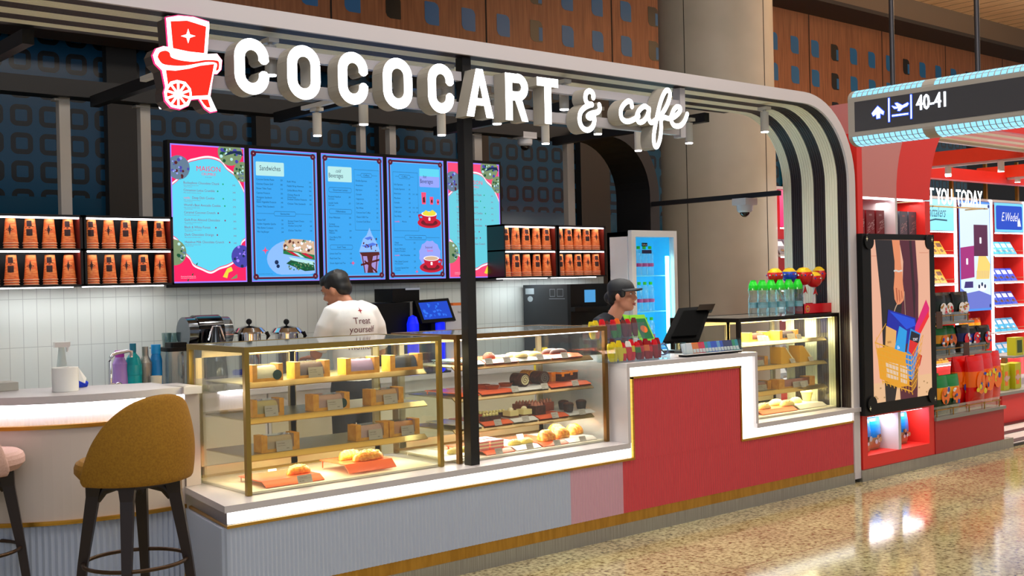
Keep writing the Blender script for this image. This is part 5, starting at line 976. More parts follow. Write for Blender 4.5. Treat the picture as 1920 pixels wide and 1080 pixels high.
xw = px_x(1222, .36, ZD); tag(MB().box((xw-.05, .33, ZD), (xw+.05, .44, ZD+.05), BLKP, bev=.012).build('card_terminal'), 'small black device between candy rack and till monitor', 'device')
# card rack
xa = px_x(1284, .04, ZD); xb = px_x(1391, .04, ZD); t = thing('gum_rack', 'long clear rack of colourful small packs on the cash desk', 'rack', (xa, .05, ZD)); m = MB(); m.box((xa, .03, ZD+.018), (xb, .034, ZD+.088), ACR).box((xa, .03, ZD+.018), (xa+.004, .13, ZD+.1), ACR).box((xb-.004, .03, ZD+.018), (xb, .13, ZD+.1), ACR).box((xa, .03, ZD+.014), (xb, .13, ZD+.018), PAPER).build('acrylic_bin', t); MB().box((xa+.03, .05, ZD), (xb-.03, .12, ZD+.014), BLKP).build('feet', t)
gc = [('white', (.9, .9, .92)), ('white', (.9, .9, .92)), ('white', (.9, .9, .92)), ('orange', (.96, .5, .12)), ('orange', (.96, .5, .12)), ('red', (.9, .1, .2)), ('pink', (.9, .1, .35)), ('teal', (.1, .6, .65)), ('sky blue', (.15, .55, .85)), ('blue', (.04, .3, .8)), ('blue', (.03, .25, .7)), ('pale blue', (.4, .65, .85)), ('blue', (.05, .35, .8)), ('navy', (.08, .12, .4)), ('navy', (.08, .12, .4)), ('navy', (.1, .15, .45)), ('green', (.05, .6, .4)), ('teal', (.05, .55, .5))]
for k, (nm, c) in enumerate(gc):
    x = xa+.022+k*(xb-xa-.05)/17; f = Fr((x-.018, .05, ZD+.02), (.034, -.0, 0), (0, .02, .07)); m = MB(); m.slab(f, [(0, 0), (1, 0), (1, 1), (0, 1)], -.012, 0, mat('gum_'+nm.replace(' ', '_'), c, .35)); m.flat(f, [(.1, .05), (.9, .05), (.9, .4), (.1, .4)], .0008, PAPER)
    tag(m.build('gum_pack'), '%s small flat pack, %s from left in the clear desk rack' % (nm, ORD[k]), 'gum pack', 'small packs in the cash desk rack')
# bottles and lollipops on the right case
ZC3 = 1.3135; p1_ = None; n_ = 0
for r_ in range(2):
    for k in range(5):
        Y = .22+.085*r_; x = px_x(1431+16.5*k, .22, ZC3)+.0; loc = (x, Y, ZC3); lb = 'clear water bottle with bright green cap on right case, %s in the %s row' % (ORD[k], ['front', 'rear'][r_])
        if p1_ is None: p1_ = pet(loc, lb, 'water bottles on the right case', .265, .040, GCAP, None); MB().lathe([(.037, .19), (.034, .225), (.022, .255)], loc, GCAP, 16).build('cap_skirt', p1_); MB().lathe([(.0375, .06), (.037, .10)], loc, mat('clear_blue_label', (.55, .75, .80), .3), 16).build('label', p1_)
        else: dup(p1_, loc, lb)
xa = px_x(1503, .2, ZC3); xb = px_x(1561, .2, ZC3); t = thing('lollipop_box', 'red display box of giant lollipops on the right case', 'display box', (xa, .2, ZC3)); m = MB(); m.box((xa, .18, ZC3), (xb, .186, ZC3+.075), REDW).box((xa, .35, ZC3), (xb, .356, ZC3+.075), REDW).box((xa, .18, ZC3), (xa+.006, .356, ZC3+.075), REDW).box((xb-.006, .18, ZC3), (xb, .356, ZC3+.075), REDW).box((xa, .18, ZC3), (xb, .356, ZC3+.004), REDW); m.build('box', t); f = XZ(.18); m = MB(); m.flat(f, circ(xa+.05, ZC3+.037, .026, 14), .001, YEL_); m.flat(f, circ(xa+.05, ZC3+.037, .020, 14), .002, REDW); m.text(f, 'Chupa', xa+.033, ZC3+.038, .012, .003, PAPER, sx=.9); m.text(f, 'Chups', xa+.033, ZC3+.027, .012, .003, PAPER, sx=.9); m.build('emblem', t)
LR = mat('lollipop_red', (.78, .05, .08), .3); LY = mat('lollipop_yellow', (.96, .78, .12), .35); LBc = mat('lollipop_blue', (.10, .25, .75), .35)
for k, (px, py, Y, c, r) in enumerate(((1453, 518, .32, LR, .062), (1480, 516, .32, LBc, .058), (1507, 518, .27, LR, .070), (1526, 524, .235, LR, .062), (1539, 515, .29, LR, .070))):
    v = PY(px, py, Y); xx = max(xa+.03+.03*k, min(v.x, xb-.03)) if k > 1 else xa+.02+.02*k; t = thing('giant_lollipop', '%s wrapped giant lollipop, %s from left over the red box' % ('blue banded' if c is LBc else 'red', ORD[k]), 'lollipop', (xx, Y-.0, ZC3+.006), 'giant lollipops')
    m = MB(); m.ball((v.x, Y, v.z), r, c, 20, 14).build('sweet', t); m = MB(); m.lathe([(r*.99, r*.1), (r*.86, r*.56), (r*.5, r*.9), (0, r*1.03)], (v.x, Y, v.z), LY, 20).build('yellow_wrap', t); q = MB()
    for a in range(16): an = a*2*PI/16; q.ball((v.x+r*.99*math.cos(an), Y+r*.99*math.sin(an), v.z+r*.12), r*.10, (PAPER, GRW, LBc, LR)[a % 4], 6, 4)
    q.build('wrap_print', t); MB().tube([(xx, Y, ZC3+.008), (v.x, Y, v.z-r*.9)], .009, PAPER).build('stick', t); q = MB(); q.add([(v.x, Y-.012, v.z-r*1.0), (v.x-.035, Y-.014, v.z-r*1.9), (v.x+.0, Y-.016, v.z-r*1.7), (v.x+.028, Y-.014, v.z-r*2.0)], [(0, 1, 2, 3)], LR); q.build('wrapper_tail', t)
# ================================================================ SPOTS, CAMERAS, TRACKS
SPW = mat('spot_white', (.80, .79, .77), .4)
def spotlamp(px, py, z, label, hang, en=22, h=.15):
    v = PZ(px, py, z); x, y = v.x, v.y; t = thing('spotlight', label, 'spotlight', (x, y, z+h+.05), 'white cylinder spotlights of the stall')
    MB().lathe([(.024, .004), (.030, .004), (.030, h), (.0, h)], (x, y, z), SPW, 20).build('lamp_body', t); MB().lathe([(0, .0), (.0265, .0)], (x, y, z+.003), LENS, 18).lathe([(.0265, -.002), (.0265, .006)], (x, y, z), LENS, 18).build('lens', t)
    MB().box((x-.028, y-.04, z+h+.012), (x+.028, y+.04, z+h+.035), SPW).tube([(x, y, z+h), (x, y, z+h+.02)], .012, SPW).build('mount', t)
    if en: spot('spot_light', (x, y, z-.03), en, (1, .97, .92), 85)
    return x, y
NM = ['beneath the second letter', 'beneath the third letter', 'beneath the fifth letter', 'inside the first letter', 'beside the fifth letter', 'between the letters A and R', 'beneath the letter T', 'right of the letter T', 'beneath the ampersand', 'beneath the script word', 'right of the script word', 'hanging near the right arch leg', 'beneath the red emblem']
L_ = [(595, 255, 2.60), (682, 234, 2.60), (828, 254, 2.60), (508, 142, 2.665), (838, 183, 2.665), (932, 233, 2.60), (1023, 270, 2.60), (1058, 206, 2.665), (1121, 252, 2.60), (1197, 283, 2.60), (1292, 269, 2.60), (1434, 248, 2.665), (308, 203, 2.60)]
tops = []
for k, (px, py, z) in enumerate(L_): tops.append(spotlamp(px, py, z, 'white cylinder spotlight '+NM[k], 0, 24 if z > 2.65 else 34))
for k, x in enumerate((2.68, 3.98, 4.67, 5.61, 6.56)):
    ya = .64; yb = 1.75 if k in (1,) else 1.3; MB_ = MB().box((x-.018, ya, 2.785), (x+.018, yb, 2.812), SPW); MB_.box((x-.01, ya+.1, 2.812), (x+.01, ya+.12, 2.88), SPW); tag(MB_.build('light_track'), 'white ceiling track running back, %s from left' % ORD[k], 'light track', 'white lighting tracks')
def dome(px, py, Y, label, ztop=None):
    v = PX(px, py, 7.68) if ztop else PY(px, py, Y); Y = v.y; t = thing('security_camera', label, 'security camera', (v.x, Y, ztop or v.z)); x, z = v.x, ztop or v.z
    MB().box((x-.078, Y-.07, z-.055), (x+.078, Y+.07, z), mat('cctv_white', (.82, .82, .84), .4)).lathe([(.066, -.055), (.064, -.10), (.05, -.115)], (x, Y, z), mat('cctv_white'), 22).build('housing', t); MB().ball((x, Y, z-.112), .042, BGL, 18, 12).build('lens_dome', t)
dome(1396, 370, .78, 'white dome security camera under the black tie bar at right', 2.254); dome(984, 249, 2.5, 'white dome security camera under the rear beam, centre')
# ================================================================ STOOLS
FAB1 = noisy('mustard_velvet', (.55, .38, .04), (.62, .44, .07), (1, 1, 1), 120, 2, .85); FAB2 = noisy('pale_pink_velvet', (.74, .60, .55), (.78, .64, .60), (1, 1, 1), 120, 2, .85); LEG = mat('dark_walnut', (.12, .055, .045), .4); RINGM = mat('bronze_ring', (.28, .20, .13), .35, .7)
def stool(name, label, loc, fab, ang):
    t = thing(name, label, 'bar stool', loc, 'velvet bar stools'); X, Y, _ = loc; zs = .775
    m = MB(); m.lathe([(.10, zs), (.225, zs+.005), (.25, zs+.035), (.25, zs+.06), (.243, zs+.078), (.225, zs+.09), (.12, zs+.097), (0, zs+.095)], (X, Y, 0), fab, 36); m.build('seat_cushion', t)
    m = MB(); n = 34; k2 = 12; V = []
    for side_ in (0, 1):
        for i in range(n+1):
            a = -1.62+3.24*i/n; e = max(0.0, 1-abs(a/1.62)**2.2); H = .045+.345*e**.66
            for j in range(k2+1):
                v = j/k2; r = .252-.032*side_+.018*math.sin(v*PI*.9)-.03*v*v*(H/.4); zz = zs-.01+H*v
                if side_: zz = min(zz, zs-.01+H-.006)
                V.append((X+r*math.cos(ang+a), Y+r*math.sin(ang+a), zz))
    w_ = (k2+1); N0 = (n+1)*w_; fs = []
    for s in (0, 1):
        for i in range(n):
            for j in range(k2): q = (s*N0+i*w_+j, s*N0+(i+1)*w_+j, s*N0+(i+1)*w_+j+1, s*N0+i*w_+j+1); fs.append(q if s == 0 else q[::-1])
    for i in range(n): fs += [(i*w_+k2, (i+1)*w_+k2, N0+(i+1)*w_+k2, N0+i*w_+k2), (i*w_, N0+i*w_, N0+(i+1)*w_, (i+1)*w_)]
    for j in range(k2): fs += [(j, j+1, N0+j+1, N0+j), (n*w_+j, N0+n*w_+j, N0+n*w_+j+1, n*w_+j+1)]
    m.add(V, fs, fab, True); o = m.build('backrest', t); md = o.modifiers.new('s', 'SUBSURF'); md.levels = md.render_levels = 1
    m = MB(); m.box((X-.13, Y-.13, zs-.035), (X+.13, Y+.13, zs+.0), LEG, rz=ang); m.build('seat_frame', t)
    for k in range(4):
        a = ang+PI/4+k*PI/2; m = MB(); c, s = math.cos(a), math.sin(a); vs = []
        for (r, z, w_2) in ((.275, 0, .016), (.225, .40, .020), (.175, .70, .027), (.165, zs-.002, .036)):
            for dx, dy in ((-1, -1), (1, -1), (1, 1), (-1, 1)): vs.append((X+c*(r+dx*w_2)-s*dy*w_2, Y+s*(r+dx*w_2)+c*dy*w_2, z))
        m.add(vs, [(3, 2, 1, 0), (12, 13, 14, 15)]+[(q*4+j, q*4+(j+1) % 4, q*4+4+(j+1) % 4, q*4+4+j) for q in range(3) for j in range(4)], LEG)
        m.tube([(X+c*.16, Y+s*.16, .68), (X+c*.13, Y+s*.13, .725), (X+c*.06, Y+s*.06, .752)], [.020, .026, .03], LEG, 6); m.build('leg', t)
    m = MB(); m.tube([(X+.222*math.cos(2*PI*k/36), Y+.222*math.sin(2*PI*k/36), .405) for k in range(36)], .009, RINGM, 8, True); m.build('foot_ring', t)
camdir = math.atan2(CAM.y+.05, CAM.x-2.03)
stool('bar_stool', 'mustard velvet bar stool with dark wooden legs before the curved bar', (2.035, -.015, 0), FAB1, camdir+.62)
v = PD(-62, 860, 5.35); stool('bar_stool', 'pale pink velvet bar stool cut off by the left picture edge', (v.x, v.y, 0), FAB2, camdir-.75)
v = PZ(327, 1075, .03); t = MB().box((v.x-.14, v.y-.0, .0), (v.x+.12, v.y+.16, .045), mat('gold_step', (.80, .62, .20), .3, .9)); tag(t.build('gold_floor_box'), 'shiny gold low box on the floor behind the mustard stool', 'floor box')
v = PZ(366, 905, .581); 
tag(MB().lathe([(.014, 0), (.015, .03), (.012, .035), (0, .036)], (v.x-.01, v.y+.03, .581), mat('teal_cap2', (.05, .60, .58), .4), 16).build('teal_cap'), 'small teal bottle cap on the ledge beside the left case', 'cap')
# ================================================================ PEOPLE
SKIN = mat('skin_warm', (.74, .50, .38), .5); SKIN2 = mat('skin_tan', (.74, .50, .39), .5); HAIR = mat('black_hair', (.035, .03, .03), .5); SHIRT = noisy('white_shirt_cloth', (.88, .88, .87), (.92, .92, .91), (1, 1, 1), 5, 3, .8, bump=.4); DARKC = mat('charcoal_cloth', (.12, .13, .16), .8); NAVYC = mat('dark_jacket_cloth', (.08, .10, .14), .75)
def meshbody(mb, name, parent, vox=.011, sm=3):
    o = mb.build(name, parent); r = o.modifiers.new('r', 'REMESH'); r.mode = 'VOXEL'; r.voxel_size = vox; r.use_smooth_shade = True; s = o.modifiers.new('s', 'SMOOTH'); s.factor = .6; s.iterations = sm; return o
class LF:  # local body frame: x right of person, y forward, z up
    def __init__(s, o, yaw, pitch=0., roll=0.):
        s.o = Vector(o); s.R = Matrix.Rotation(yaw, 3, 'Z')@Matrix.Rotation(pitch, 3, 'X')@Matrix.Rotation(roll, 3, 'Y')
    def p(s, x, y, z): return s.o+s.R@Vector((x, y, z))
def ell(m, L, c, r, mt, seg=18, rings=12, rot=None): m.ball(L.p(*c), r, mt, seg, rings, L.R@(rot if rot else Matrix.Identity(3))); return m
def head(L, skin, parent, nm='body', neck_to=None, female=False, extra=None):
    m = MB(); ell(m, L, (0, -.012, .03), (.073, .092, .10), skin); ell(m, L, (0, .022, -.03), (.058, .066, .078), skin); ell(m, L, (0, .052, -.078), (.032, .032, .028), skin); ell(m, L, (0, .045, .045), (.058, .045, .045), skin)
    m.tube([L.p(0, .085, .022), L.p(0, .098, .0), L.p(0, .108, -.018)], [.008, .011, .014], skin, 10); ell(m, L, (-.011, .096, -.022), (.010, .010, .008), skin, 10, 8); ell(m, L, (.011, .096, -.022), (.010, .010, .008), skin, 10, 8)
    for s in (-1, 1): ell(m, L, (s*.036, .062, -.018), (.024, .024, .022), skin); ell(m, L, (s*.074, -.008, -.005), (.010, .019, .031), skin, 12, 8); ell(m, L, (s*.03, .078, .040), (.022, .012, .008), skin, 10, 8)
    ell(m, L, (0, .085, -.052), (.022, .012, .009), skin, 10, 8)
    if neck_to: m.tube([L.p(0, -.018, -.05), neck_to], [.052, .056], skin, 14)
    if extra: extra(m)
    meshbody(m, nm, parent, .0065, 3)
def face(L, parent):
    m = MB()
    for s in (-1, 1):
        m = MB(); ell(m, L, (s*.030, .0805, .022), (.0135, .0085, .0075), mat('eye_white', (.80, .76, .72), .2), 12, 8); m.build('eye', parent)
        m = MB(); ell(m, L, (s*.030, .0868, .022), (.0062, .0035, .0066), mat('iris', (.05, .03, .02), .1), 10, 8); m.build('iris', parent)
        m = MB(); m.tube([L.p(s*.014, .091, .042), L.p(s*.032, .088, .048), L.p(s*.050, .074, .042)], [.0035, .0042, .002], HAIR, 6); m.tube([L.p(s*.016, .087, .029), L.p(s*.030, .0885, .0315), L.p(s*.045, .079, .028)], .0016, HAIR, 5); m.build('eyebrow', parent)
    m = MB(); m.tube([L.p(-.022, .088, -.052), L.p(-.008, .0965, -.049), L.p(.008, .0965, -.049), L.p(.022, .088, -.052)], [.002, .0045, .0045, .002], mat('lips', (.58, .22, .22), .4), 8); m.tube([L.p(-.018, .088, -.057), L.p(0, .0955, -.061), L.p(.018, .088, -.057)], [.002, .006, .002], mat('lips'), 8); m.build('lips', parent)
# worker in white, from behind
B = Vector((4.12, 1.40, 0)); yaw = math.radians(-8); t = thing('person', 'person in white printed shirt seen from behind, head bent towards the wall', 'person', (B.x, B.y, 0))
LB_ = LF(B+Vector((0, 0, .055)), yaw); nk = LB_.p(-.02, .09, 1.43)
LH = LF(LB_.p(-.055, .145, 1.515), yaw+.62, -.42)
def arms(m):
    for s in (-1, 1):
        el = LB_.p(s*.232, .10, 1.11); wr = LB_.p(s*.14, .34, 1.07); m.tube([LB_.p(0, .04, 1.33), LB_.p(s*.12, .05, 1.33), LB_.p(s*.17, .06, 1.30), el, wr], [.05, .05, .05, .042, .028], SKIN, 12); hd = LF(wr, yaw-.3*s)
        ell(m, hd, (0, .045, 0), (.038, .048, .016), SKIN, 12, 8)
        for k in range(4): m.tube([hd.p(-.027+.018*k, .08, 0), hd.p(-.029+.019*k, .115-.004*abs(k-1.5), -.006), hd.p(-.029+.019*k, .142-.006*abs(k-1.5), -.022)], [.0095, .0088, .0075], SKIN, 8)
        m.tube([hd.p(-s*.03, .02, 0), hd.p(-s*.052, .055, -.008), hd.p(-s*.05, .085, -.018)], [.011, .0095, .008], SKIN, 8)
def nk2(m): arms(m); m.tube([nk, LB_.p(0, .03, 1.36)], [.056, .07], SKIN, 12)
head(LH, SKIN, t, 'body', nk, extra=nk2); face(LH, t)
m = MB(); ell(m, LH, (0, -.022, .048), (.080, .094, .092), HAIR); ell(m, LH, (0, -.055, .0), (.070, .055, .062), HAIR); ell(m, LH, (0, .03, .088), (.066, .06, .045), HAIR); R = random.Random(4)
for k in range(70):
    a = R.random()*2*PI; e = .25+.9*R.random(); ell(m, LH, (.074*math.cos(a)*math.cos(e), -.02+.088*math.sin(a)*math.cos(e), .05+.085*math.sin(e)), (.012, .016, .010), HAIR, 6, 5)
meshbody(m, 'hair', t, .008, 1)
m = MB(); ell(m, LB_, (0, .0, 1.10), (.155, .115, .24), SHIRT); ell(m, LB_, (0, .02, 1.27), (.168, .118, .17), SHIRT); ell(m, LB_, (0, .05, 1.375), (.135, .095, .08), SHIRT); ell(m, LB_, (0, .0, .96), (.165, .125, .12), SHIRT)
for s in (-1, 1): m.tube([LB_.p(s*.05, .055, 1.415), LB_.p(s*.13, .05, 1.365), LB_.p(s*.178, .05, 1.28), LB_.p(s*.225, .09, 1.13)], [.050, .072, .068, .06], SHIRT, 16)
m.tube([LB_.p(-.01, .06, 1.38), LB_.p(-.015, .075, 1.425)], [.09, .068], SHIRT, 16)
o_sh = meshbody(m, 'shirt', t, .011, 5)
m = MB(); m.tube([LB_.p(-.015+.069*math.cos(a), .075+.066*math.sin(a), 1.432+.012*math.sin(a)) for a in [k*2*PI/24 for k in range(24)]], .008, mat('red_lanyard', (.75, .08, .10), .6), 8, True); m.build('lanyard', t)
SK = Vector((.0, 0, 0)); fb = Fr(LB_.p(0, -.30, 0), LB_.R@Vector((1, 0, 0)), (0, 0, 1), LB_.R@Vector((0, -1, 0))); PRN = mat('shirt_print', (.40, .20, .24), .7); PRS = mat('shirt_star', (.60, .08, .14), .7)
def wrapback(o):
    sw_ = o.modifiers.new('w', 'SHRINKWRAP'); sw_.target = o_sh; sw_.wrap_method = 'PROJECT'; sw_.use_project_x = False; sw_.use_project_y = True; sw_.use_positive_direction = True; sw_.use_negative_direction = False; sw_.offset = .0025; sw_.wrap_mode = 'ABOVE_SURFACE'
m = MB(); m.flat(fb, star(.045, 1.385, .017, .022), 0, PRS); wrapback(m.build('star_print', t)); m = MB()
def tline(s, x, y, h):
    m.text(fb, s, x, y, h, 0, PRN, 'CENTER', .92)
tline('Treat', .045, 1.30, .06); tline('yourself', .045, 1.245, .06); tline('to sweet', .045, 1.19, .06); tline('moments', .045, 1.135, .06)
wrapback(m.build('back_print', t))
m = MB(); ell(m, LB_, (0, .0, .90), (.17, .125, .14), DARKC)
for s in (-1, 1): m.tube([LB_.p(s*.08, 0, .88), LB_.p(s*.095, .01, .48), LB_.p(s*.10, -.01, .02)], [.095, .066, .05], DARKC, 14)
meshbody(m, 'trousers', t, .013, 4)
for s in (-1, 1): m = MB(); ell(m, LF(LB_.p(s*.10, .05, -.01), yaw), (0, 0, 0), (.045, .125, .045), BLKP); m.build('shoe', t)
# cashier
yaw2 = math.atan2(-.93, .32)-PI/2; B2 = Vector((6.12, 1.02, 0)); LB2 = LF(B2, yaw2-.1); v = PD(1167, 558, 8.5); LH = LF((6.15, .915, 1.478), yaw2, 0.0); t = thing('person', 'cashier in a black cap and dark jacket looking to the right', 'person', (B2.x, B2.y, 0))
nk = LB2.p(0, .02, 1.31)
def arms2(m):
    m.tube([nk, LB2.p(0, .0, 1.22)], [.056, .07], SKIN2, 12)
    for s in (-1, 1):
        el = LB2.p(s*.25, .05, .98); wr = LB2.p(s*.17, .26, .99); m.tube([LB2.p(0, .0, 1.18), LB2.p(s*.12, 0, 1.17), LB2.p(s*.18, .0, 1.12), el, wr], [.045, .045, .045, .036, .027], SKIN2, 10); hd = LF(wr, yaw2-.1)
        ell(m, hd, (0, .045, 0), (.034, .045, .015), SKIN2, 12, 8)
        for k in range(4): m.tube([hd.p(-.024+.016*k, .08, 0), hd.p(-.026+.017*k, .112-.004*abs(k-1.5), -.006), hd.p(-.026+.017*k, .136-.006*abs(k-1.5), -.02)], [.009, .0082, .007], SKIN2, 8)
        m.tube([hd.p(-s*.028, .02, 0), hd.p(-s*.048, .05, -.006), hd.p(-s*.048, .078, -.014)], [.010, .009, .0075], SKIN2, 8)
head(LH, SKIN2, t, 'body', nk, extra=arms2); face(LH, t)
m = MB(); ell(m, LH, (0, -.030, .035), (.080, .092, .088), HAIR); ell(m, LH, (0, -.075, -.02), (.055, .045, .055), HAIR); ell(m, LH, (.0, -.115, -.005), (.040, .036, .044), HAIR)
for s in (-1, 1): ell(m, LH, (s*.070, .028, .028), (.012, .028, .036), HAIR)
meshbody(m, 'hair', t, .007, 2)
CAPM = mat('black_cap_cloth', (.07, .08, .10), .7); m = MB(); P = []
n = 28
def capring(r1, r2, z, dy): return [LH.p(r1*math.cos(2*PI*k/n), dy+r2*math.sin(2*PI*k/n), z) for k in range(n)]
rings_ = [capring(.086, .104, .045, -.015), capring(.087, .106, .065, -.015), capring(.082, .098, .095, -.02), capring(.062, .075, .120, -.022), capring(.028, .035, .133, -.022), capring(.004, .004, .136, -.022)]
vs = [p for r in rings_ for p in r]; m.add(vs, [(i*n+k, i*n+(k+1) % n, (i+1)*n+(k+1) % n, (i+1)*n+k) for i in range(5) for k in range(n)], CAPM, True)
m.build('cap_crown', t); m = MB(); vs = []
for zz in (0, .005):
    for k in range(13):
        a = PI*(.12+.76*k/12); vs += [LH.p(.084*math.cos(a), -.015+.100*math.sin(a), .056+zz), LH.p(.090*math.cos(a), .0+.155*math.sin(a), .060-.020*abs(math.cos(a))-.004+zz)]
fs = [(2*k, 2*k+1, 2*k+3, 2*k+2) for k in range(12)]+[(26+2*k+2, 26+2*k+3, 26+2*k+1, 26+2*k) for k in range(12)]+[(2*k+1, 27+2*k, 29+2*k, 2*k+3) for k in range(12)]
m.add(vs, fs, CAPM, True); m.build('cap_visor', t); m = MB(); ell(m, LH, (-.078, .004, -.036), (.005, .005, .005), PAPER, 8, 6); m.build('earring', t)
m = MB(); ell(m, LB2, (0, -.01, 1.00), (.165, .11, .24), NAVYC); ell(m, LB2, (0, 0, 1.17), (.165, .10, .12), NAVYC); m.tube([LB2.p(0, .0, 1.20), LB2.p(0, .0, 1.345)], [.11, .074], NAVYC, 16)
for s in (-1, 1): m.tube([LB2.p(s*.05, 0, 1.315), LB2.p(s*.135, 0, 1.285), LB2.p(s*.20, .0, 1.18), LB2.p(s*.25, .04, .99), LB2.p(s*.20, .18, .985)], [.058, .068, .066, .052, .042], NAVYC, 14)
meshbody(m, 'jacket', t, .011, 4); m = MB(); ell(m, LB2, (0, 0, .86), (.165, .12, .13), DARKC)
for s in (-1, 1): m.tube([LB2.p(s*.08, 0, .86), LB2.p(s*.09, .01, .48), LB2.p(s*.095, -.01, .09)], [.09, .062, .046], DARKC, 12)
meshbody(m, 'trousers', t, .013, 3); m = MB()
for s in (-1, 1): m = MB(); ell(m, LF(LB2.p(s*.095, .05, .045), yaw2), (0, 0, 0), (.043, .12, .045), BLKP); m.build('shoe', t)
# ================================================================ TERMINAL SIGN
TX = 6.6; y_f = PX(1590, 215, TX).y; y_n = y_f-2.3; zb_, zt_ = 2.508, 2.752
t = thing('gate_sign', 'hanging illuminated gate sign with arrow, plane symbol and 40-41', 'sign', (TX+.08, y_f-1.15, 2.46)); SG = mat('sign_grey', (.62, .60, .57), .45)
m = MB(); cx_ = TX+.10; prof = [(TX, zb_+.0), (TX, zt_)]+[(cx_-.10*math.cos(a), zt_+.062*math.sin(a)) for a in [k*PI/12 for k in range(1, 12)]]+[(TX+.2, zt_), (TX+.2, zb_)]+[(cx_+.10*math.cos(a), zb_-.062*math.sin(a)) for a in [k*PI/12 for k in range(1, 12)]]
n = len(prof); vs = [(x, y, z) for y in (y_n, y_f) for x, z in prof]; m.add(vs, [(k, (k+1) % n, n+(k+1) % n, n+k) for k in range(n)]+[tuple(range(n)), tuple(range(2*n-1, n-1, -1))], SG); m.build('housing', t)
fs_ = Fr((TX, y_f, 0), (0, -1, 0), (0, 0, 1), (-1, 0, 0)); m = MB(); m.flat(fs_, [(.05, zb_+.025), (1.20, zb_+.025), (1.20, zt_-.025), (.05, zt_-.025)], .002, mat('sign_panel_dark', (.20, .20, .22), .4)); m.flat(fs_, [(1.26, zb_+.025), (2.25, zb_+.025), (2.25, zt_-.025), (1.26, zt_-.025)], .002, mat('sign_panel_dark')); m.build('message_panel', t)
SB = E('sign_white', (.93, .97, 1), 3.0); SBB = E('sign_blue_edge', (.15, .35, 1.0), 1.6); zc = (zb_+zt_)/2
def sy(px, py): v = PX(px, py, TX); return (y_f-v.y, v.z)
def q4(P): return [sy(1440+x/4, y/4) for x, y in P]
def sgl(P, grow=.006):
    Q = q4(P); cx0 = sum(p[0] for p in Q)/len(Q); cy0 = sum(p[1] for p in Q)/len(Q); m.flat(fs_, Q, .005, SB); m.line(fs_, Q+[Q[0]], .010, .0035, SBB)
m = MB(); sgl([(825, 797), (872, 838), (868, 860), (843, 848), (843, 885), (818, 890), (816, 856), (792, 872), (782, 850)]); sgl([(905, 738), (913, 737), (915, 912), (907, 914)]); sgl([(1071, 712), (1079, 711), (1081, 888), (1073, 890)])
sgl([(932, 795), (950, 800), (975, 803), (955, 775), (972, 772), (1010, 792), (1050, 770), (1057, 778), (1045, 795), (1015, 808), (990, 832), (975, 830), (982, 812), (950, 815)]); sgl([(934, 864), (1054, 848), (1054, 858), (934, 874)])
a_ = q4([(1112, 830)])[0]; b_ = q4([(1345, 800)])[0]; wd = b_[0]-a_[0]
for c_, mt, mm_ in ((.0035, SBB, .0), (.005, SB, 0)):
    m.text(fs_, '40-41', a_[0], a_[1], .135, c_, mt, sx=wd/.135/2.25)
    if mt is SB:
        for o_ in (.003, .006): m.text(fs_, '40-41', a_[0]+o_, a_[1], .135, c_+.0004, mt, sx=wd/.135/2.25)
m.build('gate_symbols', t)
TB = E('sign_tile', (.62, .90, 1.0), 1.15); TBL = mat('sign_tile_gap', (.25, .38, .55), .4, emit=(.2, .4, .65), es=.4); 
for side_, nm in ((1, 'upper_light_grid'), (-1, 'lower_light_grid')):
    for seg_ in range(3):
        m = MB()
        for j in range(3):
            A = [PI*(.035+.155*j+d) for d in (0, .135)]
            for k in range(58):
                if (0 if k < 13 else 1 if k < 39 else 2) != seg_: continue
                if k in (13, 14, 39, 40): continue
                ya = y_f-.03-k*.0385; yb = ya-.032
                pts = [(cx_-.102*math.cos(a), (zt_+.064*math.sin(a)) if side_ > 0 else (zb_-.064*math.sin(a))) for a in A]
                if yb > y_n: m.add([(pts[0][0], ya, pts[0][1]), (pts[0][0], yb, pts[0][1]), (pts[1][0], yb, pts[1][1]), (pts[1][0], ya, pts[1][1])], [(0, 1, 2, 3)], TB)
        m.build(nm, t)
for px in (1672, 1832):
    v = PX(px, 60, TX+.1); m = MB(); m.tube([(TX+.1, v.y, zt_+.06), (TX+.1, v.y, 6.19)], .016, mat('rod_steel', (.35, .33, .33), .3, .9), 10); m.build('hanging_rod', t)
# ================================================================ RED SHOP
shop = thing('shop_pillar', 'red shop pillar with lit niches and poster at the shop corner', 'pillar', (8.35, .2, .09)); LILAC = mat('dusty_pink_panel', (.78, .50, .50), .45)
b = MB(); 
b.box((7.83, .0, .09), (7.90, .50, 2.70), RED); b.box((8.82, .0, .09), (8.90, .50, 2.20), RED); b.box((7.90, .36, .09), (8.82, .50, 2.70), RED); b.box((7.90, 0, .09), (8.82, .36, .19), RED); b.box((7.90, 0, .49), (8.82, .36, 1.912), RED); b.build('pillar_body', shop)
f0 = XZ(0.0)
def curve_edge(x0, z0, dx, dz, n=10): return [(x0+dx*(1-math.cos(PI/2*k/n)), z0+dz*math.sin(PI/2*k/n)) for k in range(n+1)]
m = MB(); e1 = curve_edge(8.385, 2.21, .50, .74); m.slab(f0, [(7.90, 2.21), (8.385, 2.21)]+e1[1:]+[(7.9, 2.95)], -.36, .0, LILAC); m.build('pink_panel', shop)
e2 = curve_edge(8.90, 2.21, .62, .74); m = MB(); m.slab(f0, [(8.90, 2.21)]+e2[1:]+[(e1[-1][0], e1[-1][1])]+e1[::-1][1:], -.36, .0, RED); m.build('red_spandrel', shop)
m = MB(); m.box((8.365, .0, 1.912), (8.395, .36, 2.21), WHITE); m.build('niche_divider', shop); m = MB(); m.box((8.345, .0, .19), (8.385, .36, .49), WHITE); m.build('niche_divider', shop)
for a, b_ in ((7.91, 8.36), (8.40, 8.81)): MB().box((a, .012, 2.195), (b_, .03, 2.209), LED).build('led_strip', shop)
